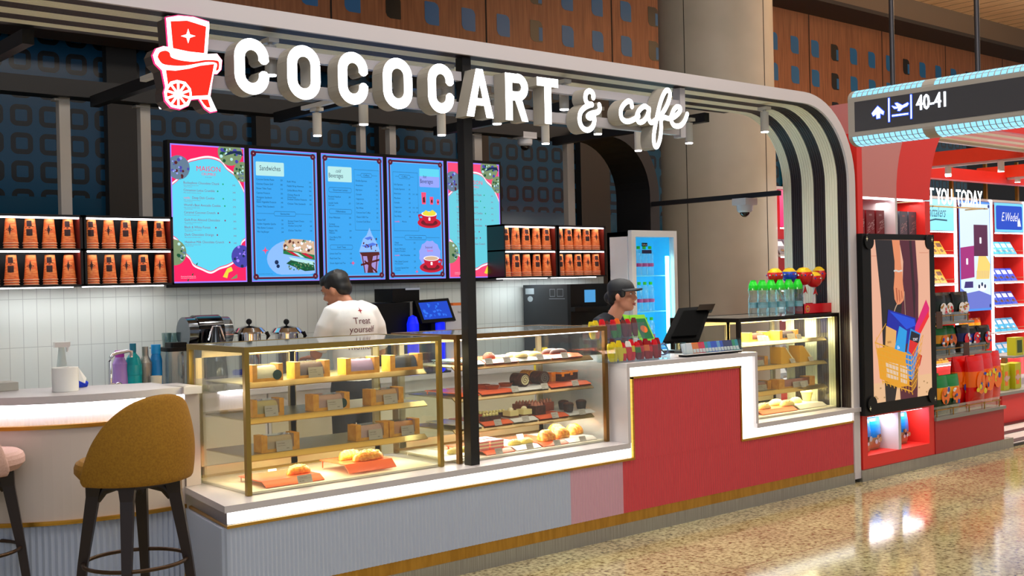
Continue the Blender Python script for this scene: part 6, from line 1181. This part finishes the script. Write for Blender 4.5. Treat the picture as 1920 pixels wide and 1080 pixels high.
for a, b_ in ((7.93, 8.33), (8.40, 8.80)): MB().box((a, .05, .478), (b_, .09, .489), LED).build('led_strip', shop)
area('niche_light', (8.36, .12, 2.18), .85, 2.5, (1, .95, .9), (0, 0, 0), .1); area('niche_light', (8.36, .12, .475), .85, 3, (1, .97, .95), (0, 0, 0), .1)
BX1 = mat('maroon_gift_box', (.42, .06, .08), .35); BX2 = mat('slate_gift_box', (.33, .36, .40), .35)
for g_, (xs0, mt, nm) in enumerate(((7.93, BX1, 'maroon'), (8.42, BX2, 'slate grey'))):
    for k in range(3):
        x = xs0+k*.142; t = thing('gift_box', 'tall %s chocolate gift box, %s from left in the upper niche' % (nm, ORD[k]), 'gift box', (x, .1, 1.913), nm+' gift boxes'); MB().box((x, .08, 1.913), (x+.118, .20, 2.115), mt).build('box', t); m = MB(); R = random.Random(k)
        f_ = XZ(.08); m.flat(f_, [(x+.04, 2.07), (x+.08, 2.07), (x+.08, 2.085), (x+.04, 2.085)], .001, mat('gift_grey', (.55, .40, .40), .5))
        for q in range(34): aa = x+.015+.09*R.random(); zz = 1.925+.075*R.random()+ (aa-x)*.4; m.line(f_, [(aa, zz), (aa+.012, zz+.006)], .0035, .001, mat('gift_print', (.72, .62, .62), .5))
        m.build('print', t)
BLB = mat('blue_pouch', (.05, .50, .88), .25); BLB2 = mat('tan_pouch_base', (.72, .62, .45), .35); BLM = mat('white_pouch', (.80, .88, .95), .3)
for k, (x, w_) in enumerate(((8.02, .22), (8.22, .20), (8.48, .17), (8.64, .20))):
    o_ = bag('snack_pouch', 'shiny blue stand up pouch, %s from left in the lower lit niche' % ORD[k], x, .13+.03*(k % 2), .191, w_, .255, .10, (BLB2, BLB, BLB), 'blue pouches in the lower niche', cat='pouch'); m = MB(); R = random.Random(k+5); f_ = XZ(.13+.03*(k % 2)-.053)
    for q in range(7): m.flat(f_, circ(x+(R.random()-.5)*w_*.5, .26+.05*R.random(), .012+.012*R.random(), 7), .0005*q, (mat('pouch_brown', (.45, .28, .18), .5), BLM, BLB2, mat('navy_print', (.05, .10, .3), .5))[q % 4])
    m.build('picture_print', o_)
# poster light box
t = thing('poster_lightbox', 'framed lit poster of a hand carrying a gold wire basket of treats', 'poster', (8.33, -.04, .51)); m = MB(); x0, x1, z0, z1 = 7.80, 8.865, .512, 1.918
m.slab(f0, [(x0, z0), (x1, z0), (x1, z1), (x0, z1)], .002, .05, BLKP); 
for x in (x0+.085, x1-.085):
    for z in (z0+.085, z1-.06): m.slab(f0, circ(x, z, .062, 18), .05, .062, BLKP)
m.build('frame', t); m = MB()
for x in (x0+.05, x1-.05):
    for z in (z0+.055, z1-.04): m.flat(f0, star(x, z, .016, .022), .0625, mat('stud_pale', (.9, .9, .75), .4))
m.build('corner_studs', t)
m = MB(); px0, px1, pz0, pz1 = 7.918, 8.785, .60, 1.872; PW, PH = px1-px0, pz1-pz0; fp = Fr((px0, 0, pz0), (PW, 0, 0), (0, 0, PH), (0, -1, 0))
def EP_(n, c=(1, 1, 1), s=.95): return E('poster_'+n, c, s)
def pp(P, mt, c): m.flat(fp, [((x-8)/318 if False else x, y) for x, y in P], c, mt)
def pc(P): # crop-pixel coords (378x1080 crop of the poster) to poster
    return [(min(max((x-8)/(322.0), 0), 1), min(max(1-(y-186-(x-8)*-.006)/ (866.0-(x-8)*.13), 0), 1)) for x, y in P]
def PPc(P, mt, c): m.flat(fp, pc(P), c, mt)
m.flat(fp, [(0, 0), (1, 0), (1, 1), (0, 1)], .051, EP_('peach', (.94, .70, .58))); m.flat(fp, [(0, 0), (1, 0), (1, .14), (0, .12)], .0512, EP_('sand', (.93, .74, .56)))
m.line(fp, [(0, .9), (.12, .9)], .004, .0512, EP_('peach_line', (.86, .56, .44))); m.line(fp, [(.82, .92), (.98, .92), (.98, .93)], .004, .0512, EP_('peach_line'))
PPc([(30, 186), (165, 186), (160, 300), (170, 480), (180, 640), (160, 800), (120, 1040), (70, 1044), (62, 800), (55, 500)], EP_('charcoal', (.13, .09, .10), .7), .0514)
PPc([(160, 186), (250, 186), (262, 420), (258, 640), (245, 1020), (150, 1036), (140, 800), (170, 500), (180, 300)], EP_('plum', (.36, .10, .18), .8), .0516); PPc([(215, 186), (228, 186), (245, 480), (236, 640), (225, 400)], EP_('plum_dark', (.22, .05, .10), .6), .0518)
SKP = EP_('skin', (.92, .56, .38)); PPc([(120, 186), (162, 186), (166, 300), (172, 350), (176, 420), (182, 470), (178, 505), (160, 525), (142, 530), (128, 500), (124, 440), (130, 380), (132, 300)], SKP, .0522)
for P in ([(135, 440), (142, 440), (147, 500), (140, 528)], [(150, 450), (155, 450), (160, 505), (154, 520)], [(164, 455), (168, 455), (172, 490), (167, 505)]): PPc(P, EP_('skin_line', (.74, .38, .24)), .0524)
for k in range(9): PPc([(130+5*k+4*math.cos(a), 350-(k-4)**2*-.0-2*math.sin(k)+5*math.sin(a)) for a in [q*PI/4 for q in range(8)]], EP_('bracelet', (.85, .83, .80)), .0525)
ml = lambda P, w, c, mt: m.line(fp, pc(P), w, c, mt); WR = EP_('wire', (.88, .62, .15), 1.0)
ml(cr([(116, 655), (118, 600), (128, 555), (140, 528)], 4), .012, .0526, EP_('handle', (.72, .60, .50))); ml([(186, 600), (182, 460)], .008, .0521, EP_('handle'))
PPc([(92, 555), (242, 600), (246, 640), (232, 720), (180, 740), (90, 700), (80, 660)], EP_('bag_blue', (.03, .10, .62)), .0528); PPc([(100, 565), (235, 606), (240, 640), (190, 660)], EP_('bag_blue_light', (.08, .30, .85)), .0530)
PPc([(78, 640), (134, 668), (126, 760), (72, 745)], EP_('tan_bar', (.92, .68, .38)), .0532); PPc([(150, 642), (192, 668), (178, 785), (120, 770)], EP_('sky_bar', (.12, .62, .90)), .0534)
PPc([(304, 500), (322, 545), (318, 590), (262, 680), (236, 668), (240, 640)], EP_('magenta_bar', (.88, .05, .42)), .0531); PPc([(318, 560), (320, 592), (264, 690), (248, 676)], EP_('scarlet_bar', (.95, .12, .15)), .0533)
PPc([(212, 655), (268, 682), (222, 930), (195, 920), (180, 820)], EP_('sky_bar2', (.10, .52, .85)), .0535); PPc([(216, 668), (264, 688), (255, 735), (206, 715)], EP_('black_label', (.07, .07, .12)), .0537); PPc([(206, 715), (255, 735), (225, 805), (198, 775)], EP_('red_label', (.88, .10, .12)), .0538)
for (s_, x_, y_, h_, mt_, sh) in (('TONY', 222, 722, .026, SW, .3), ('BARK', 84, 735, .022, BRN, 0), ('Ele', 136, 765, .03, SW, 0)):
    q = pc([(x_, y_)])[0]; m.text(fp, s_, q[0], q[1], h_, .0542, mt_, sx=PH/PW*.8, shear=sh)
PPc([(28, 760), (120, 745), (200, 790), (200, 960), (140, 968), (40, 920)], EP_('tin_gold', (.92, .62, .12)), .0529); PPc([(72, 830), (140, 845), (138, 930), (76, 915)], EP_('tin_label', (.90, .78, .66)), .0536); PPc([(150, 850), (190, 860), (186, 950), (152, 945)], EP_('tin_label'), .0536)
PPc([(240, 780), (275, 800), (262, 850), (238, 880), (232, 830)], EP_('cherry', (.80, .14, .08)), .0533)
def lp(a, b, t_): return (a[0]+(b[0]-a[0])*t_, a[1]+(b[1]-a[1])*t_)
TLc, TRc, BLc, BRc = (18, 730), (214, 800), (52, 935), (212, 992)
for k in range(11): ml([lp(TLc, TRc, k/10), lp(BLc, BRc, k/10)], .008, .0546, WR)
for k in range(8): ml([lp(TLc, BLc, k/7), lp(TRc, BRc, k/7)], .008, .0547, WR)
TR2, BR2 = (282, 690), (236, 960)
for k in range(6): ml([lp(TRc, TR2, k/5), lp(BRc, BR2, k/5)], .006, .0546, WR)
for k in range(8): ml([lp(TRc, BRc, k/7), lp(TR2, BR2, k/7)], .006, .0547, WR)
ml([TLc, (78, 630)], .006, .0527, WR); ml([(26, 700), (30, 780)], .006, .0527, WR)
for k in range(9): ml([lp(BLc, BRc, k/8), (lp(BLc, BRc, k/8)[0]+4, lp(BLc, BRc, k/8)[1]+14)], .010, .0548, WR)
for k in range(9): R = random.Random(k); x, y = R.choice([R.random()*.18, .75+R.random()*.2]), .02+.08*R.random(); m.flat(fp, circ(x, y, .016, 6, .006), .0513, EP_('fleck', (.72, .56, .38)))
m.build('poster_picture', t)
# skirting and low bag unit
sk = MB().box((7.80, -.012, 0), (10.26, .05, .088), STEEL); sk.box((7.83, .05, 0), (10.2, .75, .088), STEEL); tag(sk.build('steel_plinth'), 'worn steel plinth along the foot of the red shop front', 'plinth')
BU = 8.905; t = thing('bag_display', 'tiered red display unit stacked with crisp bags beside the poster', 'display unit', (9.5, .3, .09)); SLB = mat('shelf_slate', (.52, .52, .50), .4); BACK = mat('unit_back', (.66, .52, .48), .5)
MB().box((BU, -.005, .089), (10.10, .72, .365), DRED).build('base', t); MB().box((BU, -.02, .365), (10.12, .72, .392), SLB).build('deck', t); MB().box((BU, .66, .392), (9.9, .72, 1.5), BACK).build('back_panel', t)
zs2 = PY(1848, 655, .28).z-.01; zs3 = PY(1815, 598, .30).z-.01; xe2 = PY(1848, 655, .28).x; xe3 = PY(1815, 598, .30).x
MB().box((BU, .22, zs2-.02), (xe2, .66, zs2), SLB).build('shelf', t); MB().box((BU, .24, zs3-.02), (xe3, .66, zs3), SLB).build('shelf', t)
RL = mat('brass_rail', (.68, .52, .25), .3, .9)
for (xa, xb, y, z) in ((BU+.01, 10.06, 0.0, .392), (BU+.01, xe2-.05, .24, zs2), (BU+.01, xe3-.05, .26, zs3)):
    m = MB(); m.tube([(xa, y, z+.055), (xb, y, z+.055)], .004, RL, 6)
    for k in range(5): x = xa+.03+(xb-xa-.06)*k/4; m.tube([(x, y, z), (x, y, z+.065)], .006, RL, 6)
    m.build('brass_rail', t); MB().box((xa, y+.008, z+.002), (xb, y+.012, z+.085), GLS).build('rail_glass', t)
GY = [(mat('deep_green_bag', (.03, .22, .12), .3), mat('amber_bag', (.92, .66, .08), .3), mat('leaf_green_bag', (.06, .50, .22), .3)), (mat('black_bag', (.05, .06, .06), .3), mat('amber_bag'), mat('teal_bag', (.03, .40, .38), .3))]
RB = (mat('scarlet_bag', (.86, .06, .05), .25), mat('orange_bag', (.96, .42, .05), .25), mat('scarlet_bag')); DK = (mat('black_bag'), mat('forest_bag', (.06, .12, .08), .3), mat('black_bag')); RBL = (mat('black_bag'), mat('royal_bag', (.08, .12, .42), .3), mat('black_bag')); WMK = mat('bag_white_mark', (.92, .93, .95), .4)
def deco(o_, x, y, z, w_, h, rz=0, seed=0, cols=None):
    m = MB(); R = random.Random(seed); f_ = XZ(y); m.flat(f_, circ(x, z+h*.48, w_*.27, 12, h*.22), -.0004, (cols or (WMK, ORW, mat('deep_green_bag'), WMK))[1])
    for q in range(8): m.flat(f_, circ(x+(R.random()-.5)*w_*.45, z+h*(.30+.36*R.random()), w_*(.05+.06*R.random()), 7, h*(.03+.05*R.random())), .0006*q, (cols or (WMK, ORW, mat('deep_green_bag'), mat('bag_blue_mark', (.12, .25, .7), .4)))[q % 4])
    m.build('printed_art', o_)
xs = [PY(p, 800, .1).x for p in (1757, 1778, 1798)]
for k, x in enumerate(xs[:2]+[xs[0]+.0]): 
    yy = .09 if k < 2 else .22; x = x+(.1 if k == 2 else 0); z_ = .393; o_ = bag('crisp_bag', '%s green and yellow crisp bag on the lowest deck' % ['leftmost', 'second', 'rear'][k], x+.03, yy, z_, .25, .33, .11, GY[0], 'green crisp bags on the deck', txt=('Tyrrells', GY[0][0], WMK) if False else None); deco(o_, x+.03, yy-.06, z_, .25, .33, seed=k)
for k, (px, yy) in enumerate(((1803, .22), (1828, .14), (1845, .22), (1860, .30))):
    x = PY(px, 780, yy).x; o_ = bag('sweet_pouch', 'big glossy red pouch of sweets with orange print, %s from left' % ORD[k], x, yy, .393, .30, .46, .13, RB, 'red sweet pouches', cat='pouch'); deco(o_, x, yy-.068, .393, .30, .46, seed=k+9, cols=(YEL_, ORW, mat('bag_blue_mark'), YEL_))
for k, (px, c, nm) in enumerate(((1757, GY[0], 'pale green and yellow'), (1778, GY[0], 'green and yellow'), (1800, RBL, 'red and blue'), (1823, RBL, 'black and navy'), (1838, DK, 'black'))):
    x = PY(px, 630, .38).x; yy = .36+.03*(k % 2); o_ = bag('crisp_bag', '%s crisp bag on the middle shelf beside the poster, %s from left' % (nm, ORD[k]), x, yy, zs2+.001, .24, .25 if k < 3 else .23, .11, c, 'crisp bags on the middle shelf'); deco(o_, x, yy-.06, zs2, .24, .25, seed=k+20, cols=(WMK, REDW, mat('bag_blue_mark'), WMK) if k > 1 else None)
for k, px in enumerate((1755, 1773, 1790, 1803)):
    x = PY(px, 570, .40).x; yy = .38+.03*(k % 2); o_ = bag('crisp_bag', 'dark green and black crisp bag on the top tier, %s from left' % ORD[k], x, yy, zs3+.001, .22, .26, .10, DK, 'dark crisp bags on the top tier'); deco(o_, x, yy-.055, zs3, .22, .24, seed=k+40, cols=(mat('bag_gold_mark', (.7, .5, .15), .4), WMK, REDW, mat('bag_gold_mark')))
for i_, (px, py) in enumerate(((1762, 622), (1813, 682))):
    v = PY(px, py, .21 if i_ else .22); m = MB(); m.box((v.x-.05, v.y, (zs2 if i_ else zs3)-.05), (v.x+.05, v.y+.004, (zs2 if i_ else zs3)+.10), mat('brown_ticket', (.30, .20, .17), .6)); tag(m.build('shelf_ticket'), 'small brown price ticket hanging on the %s tier rail' % ('middle' if i_ else 'top'), 'price ticket')
# rear wall of bays
YB2 = 2.4; wb = MB(); wb.box((10.02, YB2+.30, .03), (17.6, YB2+.36, 2.56), RED); BW = .94
struct(wb.build('wall_shop'))
E0 = 13.80-4*BW; PUR = [None]
CARDC = {0: ('cream and gold', (.80, .66, .22)), 1: ('mauve', (.55, .42, .55)), 2: ('sky blue', (.25, .70, .90)), 3: ('royal blue', (.08, .28, .78)), 4: ('orange', (.95, .35, .05)), 5: ('grey', (.35, .35, .38)), 6: ('gold', (.78, .58, .12))}
shz = [1.835, 1.475, 1.16, .80, .47]
bayn = ['leftmost', 'second', 'third', 'fourth', 'fifth', 'sixth', 'seventh', 'eighth']
for bi in range(8):
    a = E0+bi*BW; b_ = a+BW; poster = bi in (4,)
    t = thing('shelf_bay', '%s red shelving bay along the rear wall of the red shop' % bayn[bi], 'shelving', (a, YB2, .03), 'red shelving bays of the shop')
    m = MB(); m.box((a+.001, YB2, .03), (a+.03, YB2+.30, 2.56), RED); m.box((b_-.03, YB2, .03), (b_-.001, YB2+.30, 2.56), RED); m.box((a+.001, YB2-.004, .03), (a+.03, YB2, 2.56), WHITE); m.box((b_-.03, YB2-.004, .03), (b_-.001, YB2, 2.56), WHITE); m.box((a+.03, YB2, 2.53), (b_-.03, YB2+.3, 2.56), WHITE); m.box((a+.03, YB2+.02, .03), (b_-.03, YB2+.30, .44), RED); m.build('bay_frame', t)
    MB().box((b_-.060, YB2-.018, .1), (b_-.002, YB2-.006, 2.55), E('bay_upright_led', (1, .97, 1), 3.0)).build('led_upright', t)
    zz = shz if not poster else shz[3:]
    for z in zz:
        MB().box((a+.03, YB2-.03, z-.022), (b_-.03, YB2+.3, z), WHITE).build('shelf', t); MB().box((a+.08, YB2-.02, z-.032), (b_-.08, YB2-.0, z-.023), LED).build('led_strip', t); MB().tube([(a+.06, YB2-.02, z+.045), (b_-.06, YB2-.02, z+.045)], .004, RL, 6).build('rail', t)
    f_ = XZ(YB2-.015); zlo, zhi = (2.13, 2.52)
    m = MB()
    if poster:
        zlo = 1.10; m.flat(f_, [(a+.06, zlo), (b_-.06, zlo), (b_-.06, 2.52), (a+.06, 2.52)], 0, E('bay_blue_frame', (.30, .58, .95), 1)); m.flat(f_, [(a+.08, zlo+.03), (b_-.08, zlo+.03), (b_-.08, 2.49), (a+.08, 2.49)], .001, E('bay_poster_pale', (.86, .93, 1), 1.1))
        X = lambda u: a+.08+u*(BW-.16); Z = lambda v: zlo+.03+v*(1.36)
        for P, mt in (([(0, 0), (1, 0), (1, .12), (.6, .17), (.2, .15), (0, .2)], E('bay_lilac', (.45, .50, .88), .9)), ([(0, .28), (.45, .30), (.45, .60), (0, .58)], E('bay_magenta', (.70, .12, .50), .9)), ([(.45, .50), (.92, .50), (.92, .80), (.45, .80)], E('bay_plum', (.38, .06, .28), .8)), ([(.5, .28), (.95, .28), (1, .42), (.85, .50), (.6, .50)], E('bay_cream', (1, .86, .45), 1.0)), ([(.1, .20), (.4, .20), (.4, .26), (.14, .26)], E('bay_violet', (.25, .15, .50), .8))): m.flat(f_, [(X(u), Z(v)) for u, v in P], .0015, mt)
        for u in (.22, .68): m.flat(f_, rrect(X(u)-.03, Z(.42 if u < .5 else .62), X(u)+.02, Z(.48 if u < .5 else .68), .012), .002, SW)
        for k in range(9): m.flat(f_, [(X(.52+.05*k), Z(.29)), (X(.535+.05*k), Z(.29)), (X(.535+.05*k), Z(.36)), (X(.52+.05*k), Z(.36))], .002, TAN)
        m.flat(f_, circ(X(.7), Z(.20), .13, 16, .05), .0018, SW)
        for k in range(3): m.flat(f_, circ(X(.6+.1*k), Z(.21+.02*(k == 1)), .028, 8), .0022, NAVY)
        for u in (.03, .97):
            for v in (.02, .98): m.flat(f_, circ(X(u), Z(v), .025, 10), .002, E('bay_corner', (.05, .15, .5), .9))
    else:
        hc = {3: (.55, .90, .98), 0: (.96, .08, .42), 5: (.45, .80, .95), 1: (.30, .60, .90), 2: (.90, .85, .60), 6: (.12, .40, .92), 7: (.3, .6, .9)}[bi]
        m.flat(f_, [(a+.06, zlo), (b_-.06, zlo), (b_-.06, zhi), (a+.06, zhi)], 0, E('bay_header_%d' % bi, hc, 1.2))
        if bi == 5: m.flat(f_, rrect(a+.10, zlo+.035, b_-.10, zhi-.035, .03), .001, E('header_royal', (.02, .28, .80), 1)); m.text(f_, 'E.Wedel', a+.24, zlo+.15, .17, .002, SW, sx=.8, shear=.3); m.flat(f_, [(a+.70, zlo+.08), (a+.80, zlo+.08), (a+.78, zlo+.15), (a+.75, zlo+.2), (a+.70, zlo+.14)], .002, BLM)
        if bi == 3: m.text(f_, 'Whittakers', a+.12, zlo+.17, .19, .002, E('header_teal_text', (.08, .35, .45), .8), sx=.62, shear=.35); m.line(f_, [(a+.14, zlo+.10), (a+.42, zlo+.14), (a+.7, zlo+.13)], .02, .002, E('header_teal_text'))
        if bi == 0: m.text(f_, 'Love', a+.2, zlo+.12, .2, .002, SW)
    m.build('header_panel', t)
    if not poster: MB().box((a+.08, YB2-.02, zlo-.02), (b_-.08, YB2, zlo-.008), LED).build('led_strip', t)
    for si, z in enumerate(shz):
        if bi in (1, 2): continue
        if poster and si < 3: continue
        ck = {3: (6, 6, 1, 6, 6), 4: (4, 4, 4, 4, 4), 5: (2, 3, 3, 2, 2), 6: (1, 3, 2, 3, 2), 0: (5, 5, 5, 5, 5), 7: (2, 3, 2, 3, 2)}[bi][si]; nmc, cc_ = CARDC[ck]
        for k in range(4):
            x = a+.12+k*.165; f2 = Fr((x, YB2+.03, z+.001), (.155, 0, 0), (0, .10, .17), None); m = MB()
            if ck == 4:
                bag('sweet_bag', 'orange sweet bag, %s from left on rear shelf %d down, %s bay' % (ORD[k], si+1, bayn[bi]), x+.07, YB2+.10, z+.001, .17, .20, .08, RB if False else (mat('orange_bag'), mat('amber_bag'), mat('orange_bag')), 'orange bags on the rear shelves'); continue
            m.slab(f2, [(0, 0), (1, 0), (1, 1), (0, 1)], -.02, 0, mat('bar_'+nmc.replace(' ', '_'), cc_, .35)); m.flat(f2, [(.12, .55), (.88, .55), (.88, .85), (.12, .85)], .001, WMK if ck != 6 else mat('bar_brown_mark', (.35, .2, .08), .5)); m.flat(f2, circ(.5, .28, .22, 8, .12), .001, mat('bar_cocoa_mark', (.30, .18, .12), .5) if ck != 2 else BLM)
            tag(m.build('chocolate_bar'), '%s chocolate bar, %s from left on rear shelf %d down, %s bay' % (nmc, ORD[k], si+1, bayn[bi]), 'chocolate bar', 'bars leaning on the rear shelves')
    area('bay_light', (a+BW/2, YB2-.05, 1.6), .8, 7, (1, .93, .92), (math.radians(70), 0, PI), 1.6) if False else None
# illuminated words
f_ = XZ(2.15); q0 = PY(1748, 385, 2.15); t = thing('shop_word_sign', 'glowing white capital letters above the rear shelves reading YOU TODAY', 'sign', (13.2, 2.2, 2.44)); 
q = PY(1838, 372, 2.15).x; x0 = PY(1741, 372, 2.15).x; m = MB(); zl = 2.425; hh = .205
words = [('T', x0-.10, .16), ('YOU', PY(1748, 372, 2.15).x, PY(1781, 372, 2.15).x-PY(1748, 372, 2.15).x), ('TODAY', PY(1785, 372, 2.15).x, q-PY(1785, 372, 2.15).x)]
for s_, xx, wdt in words:
    vs_, _ = text_geo(s_); bw = max(v[0] for v in vs_)-min(v[0] for v in vs_); sc_ = hh/.73
    for dxo in (0, .009): m.text(f_, s_, xx+dxo, zl, sc_, .05+dxo*.02, LET, sx=(wdt-.03)/bw/sc_*.96)
m.build('letters', t); 
m = MB(); m.box((x0-.1, 2.13, zl-.03), (q+.15, 2.16, zl-.015), RL); 
for x in (x0+.05, q+.05): m.box((x, 2.13, zl-.03), (x+.02, 2.405, zl-.015), RL)
m.build('support_rail', t)
for k, px in enumerate((1783, 1847, 1906, 1490)):
    v = PY(px, 320, 2.45); tag(MB().box((v.x-.02, 2.43, 2.561), (v.x+.02, 2.47, 3.1), RL).build('gold_upright'), ['thin gold upright rising behind the glowing letters', 'thin gold upright right of the glowing letters', 'thin gold upright above the blue header bay', 'thin gold upright seen through the stall arch'][k], 'upright')
# soffit and beams
ORB = mat('orange_red_beam', (.92, .24, .12), .45); PKS = mat('pink_stripe', (.98, .62, .60), .5)
m = MB(); zS = 2.87
for k, (ya, yb, mm) in enumerate(((.02, .12, PKS), (.12, .22, CREAM), (.22, .32, PKS), (.32, .42, CREAM), (.42, .52, PKS), (.52, .60, CREAM))): m.box((9.45, ya, zS), (17, yb, zS+.06), mm)
o_ = thing('shop_canopy', 'pink and cream striped canopy edge with red fascia over the shop', 'canopy', (12, .3, 2.87)); m.build('striped_soffit', o_); MB().box((9.45, -.02, zS-.0), (17, .02, 3.25), RED).build('fascia', o_); MB().box((9.45, .60, 2.845), (17, .64, 2.95), WHITE).build('trim', o_)
t = thing('shop_beams', 'red ceiling beams of the shop holding spotlights', 'beam', (12, 1.5, 2.85))
va = PD(1745, 300, 13.0); 
for x in (12.0, 14.4): MB().box((x-.06, .64, 2.80), (x+.06, 2.38, 2.95), ORB).build('cross_beam', t)
MB().box((10.25, 2.0, 2.72), (17, 2.12, 2.86), RED).build('rear_beam', t)
tr = MB(); 
for x in (12.0, 14.4): tr.box((x-.02, .64, 2.775), (x+.02, 2.3, 2.80), SPW)
tr.build('light_tracks', t)
for k, (px, py, sc_) in enumerate(((1778, 331, 1), (1877, 322, 1), (1908, 342, 1))):
    x = (12.0, 12.0, 14.4)[k]; v = PX(px, py, x); zz = v.z; tt = thing('shop_spotlight', 'white cylinder spotlight under the red beams, %s from left' % ORD[k], 'spotlight', (x, v.y, zz), 'spotlights in the red shop'); h = max(.12, 2.775-zz-.04)
    MB().lathe([(.028, .0), (.034, .004), (.034, h), (0, h)], (x, v.y, zz), SPW, 18).tube([(x, v.y, zz+h), (x, v.y, 2.776)], .012, SPW).build('lamp_body', tt); MB().lathe([(0, -.001), (.031, -.001), (.031, .008)], (x, v.y, zz), LENS, 16).build('lens', tt); spot('spot_light', (x, v.y, zz-.04), 20, (1, .96, .93), 100)
for x in (11.5, 13.4, 15.2): area('shop_light', (x, 1.3, 2.7), 1.2, 34, (1, .95, .92), (0, 0, 0), .6)
# shop floor with stripes
FSW = mat('floor_white_stripe', (.80, .80, .78), .3); FSG = mat('floor_black_stripe', (.16, .19, .20), .3); m = MB(); m.box((10.2, .02, .0), (20, 2.75, .02), FSW)
for k in range(9): m.box((10.27, .06+.30*k, .02), (20, .16+.30*k, .024), FSG)
m.box((10.2, .0, 0), (20, .02, .025), mat('floor_edge', (.12, .12, .13), .4)); struct(m.build('floor_shop'))
# right gondola with yellow boxes
v1 = PZ(1880, 793, .03); v2 = PZ(1866, 738, .40); gx, gy = v1.x, v1.y; t = thing('red_gondola', 'low red gondola with grey top at the right picture edge', 'display unit', (gx+.8, gy+.4, .02)); hz = PY(1870, 737, gy).z
MB().box((gx, gy, .021), (gx+2.2, gy+.8, hz-.03), RED).build('base', t); MB().box((gx-.12, gy-.04, hz-.03), (gx+2.3, gy+.84, hz), SLB).build('deck', t); zu = PY(1905, 668, gy+.25).z; MB().box((PY(1901, 668, gy+.25).x, gy+.25, zu-.02), (gx+2.2, gy+.6, zu), SLB).build('upper_shelf', t); MB().box((gx+1.0, gy+.45, hz), (gx+1.06, gy+.5, zu-.02), RL).build('upper_post', t)
YBX = mat('yellow_green_box', (.72, .72, .10), .35); LACE = mat('lace_ribbon', (.80, .66, .62), .6)
for k in range(4):
    xl = PY(1881+10.5*k, 720, gy+.06).x; w_ = PY(1891+10.5*k, 720, gy+.06).x-xl-.01; yy = gy+.05+.05*(k % 2); tt = thing('ribboned_box', 'tall yellow tea box tied with lace, %s from left on the gondola' % ORD[k], 'box', (xl, yy, hz), 'lace tied yellow boxes'); zt2 = hz+.27
    MB().box((xl, yy, hz+.001), (xl+w_, yy+.10, zt2), YBX).build('box', tt); ff = XZ(yy); m = MB(); m.flat(ff, [(xl+w_*.2, hz+.05), (xl+w_*.8, hz+.05), (xl+w_*.8, hz+.2), (xl+w_*.2, hz+.2)], .001, (ORW, mat('box_dark_green', (.2, .3, .12), .5))[k % 2]); m.build('print', tt); m = MB(); m.flat(ff, [(xl, hz+.11), (xl+w_, hz+.11), (xl+w_, hz+.14), (xl, hz+.14)], .002, LACE); m.flat(ff, circ(xl+w_*.5, hz+.125, .035, 8), .003, LACE); m.build('lace_band', tt)
xl = PY(1903, 655, gy+.3).x; tt = thing('ribboned_box', 'yellow tea box standing on the upper gondola shelf at right edge', 'box', (xl, gy+.3, zu)); MB().box((xl, gy+.29, zu+.001), (xl+.19, gy+.39, zu+.2), YBX).build('box', tt); m = MB(); m.flat(XZ(gy+.29), [(xl+.03, zu+.03), (xl+.15, zu+.03), (xl+.15, zu+.17), (xl+.03, zu+.17)], .001, mat('box_dark_green')); m.build('print', tt)
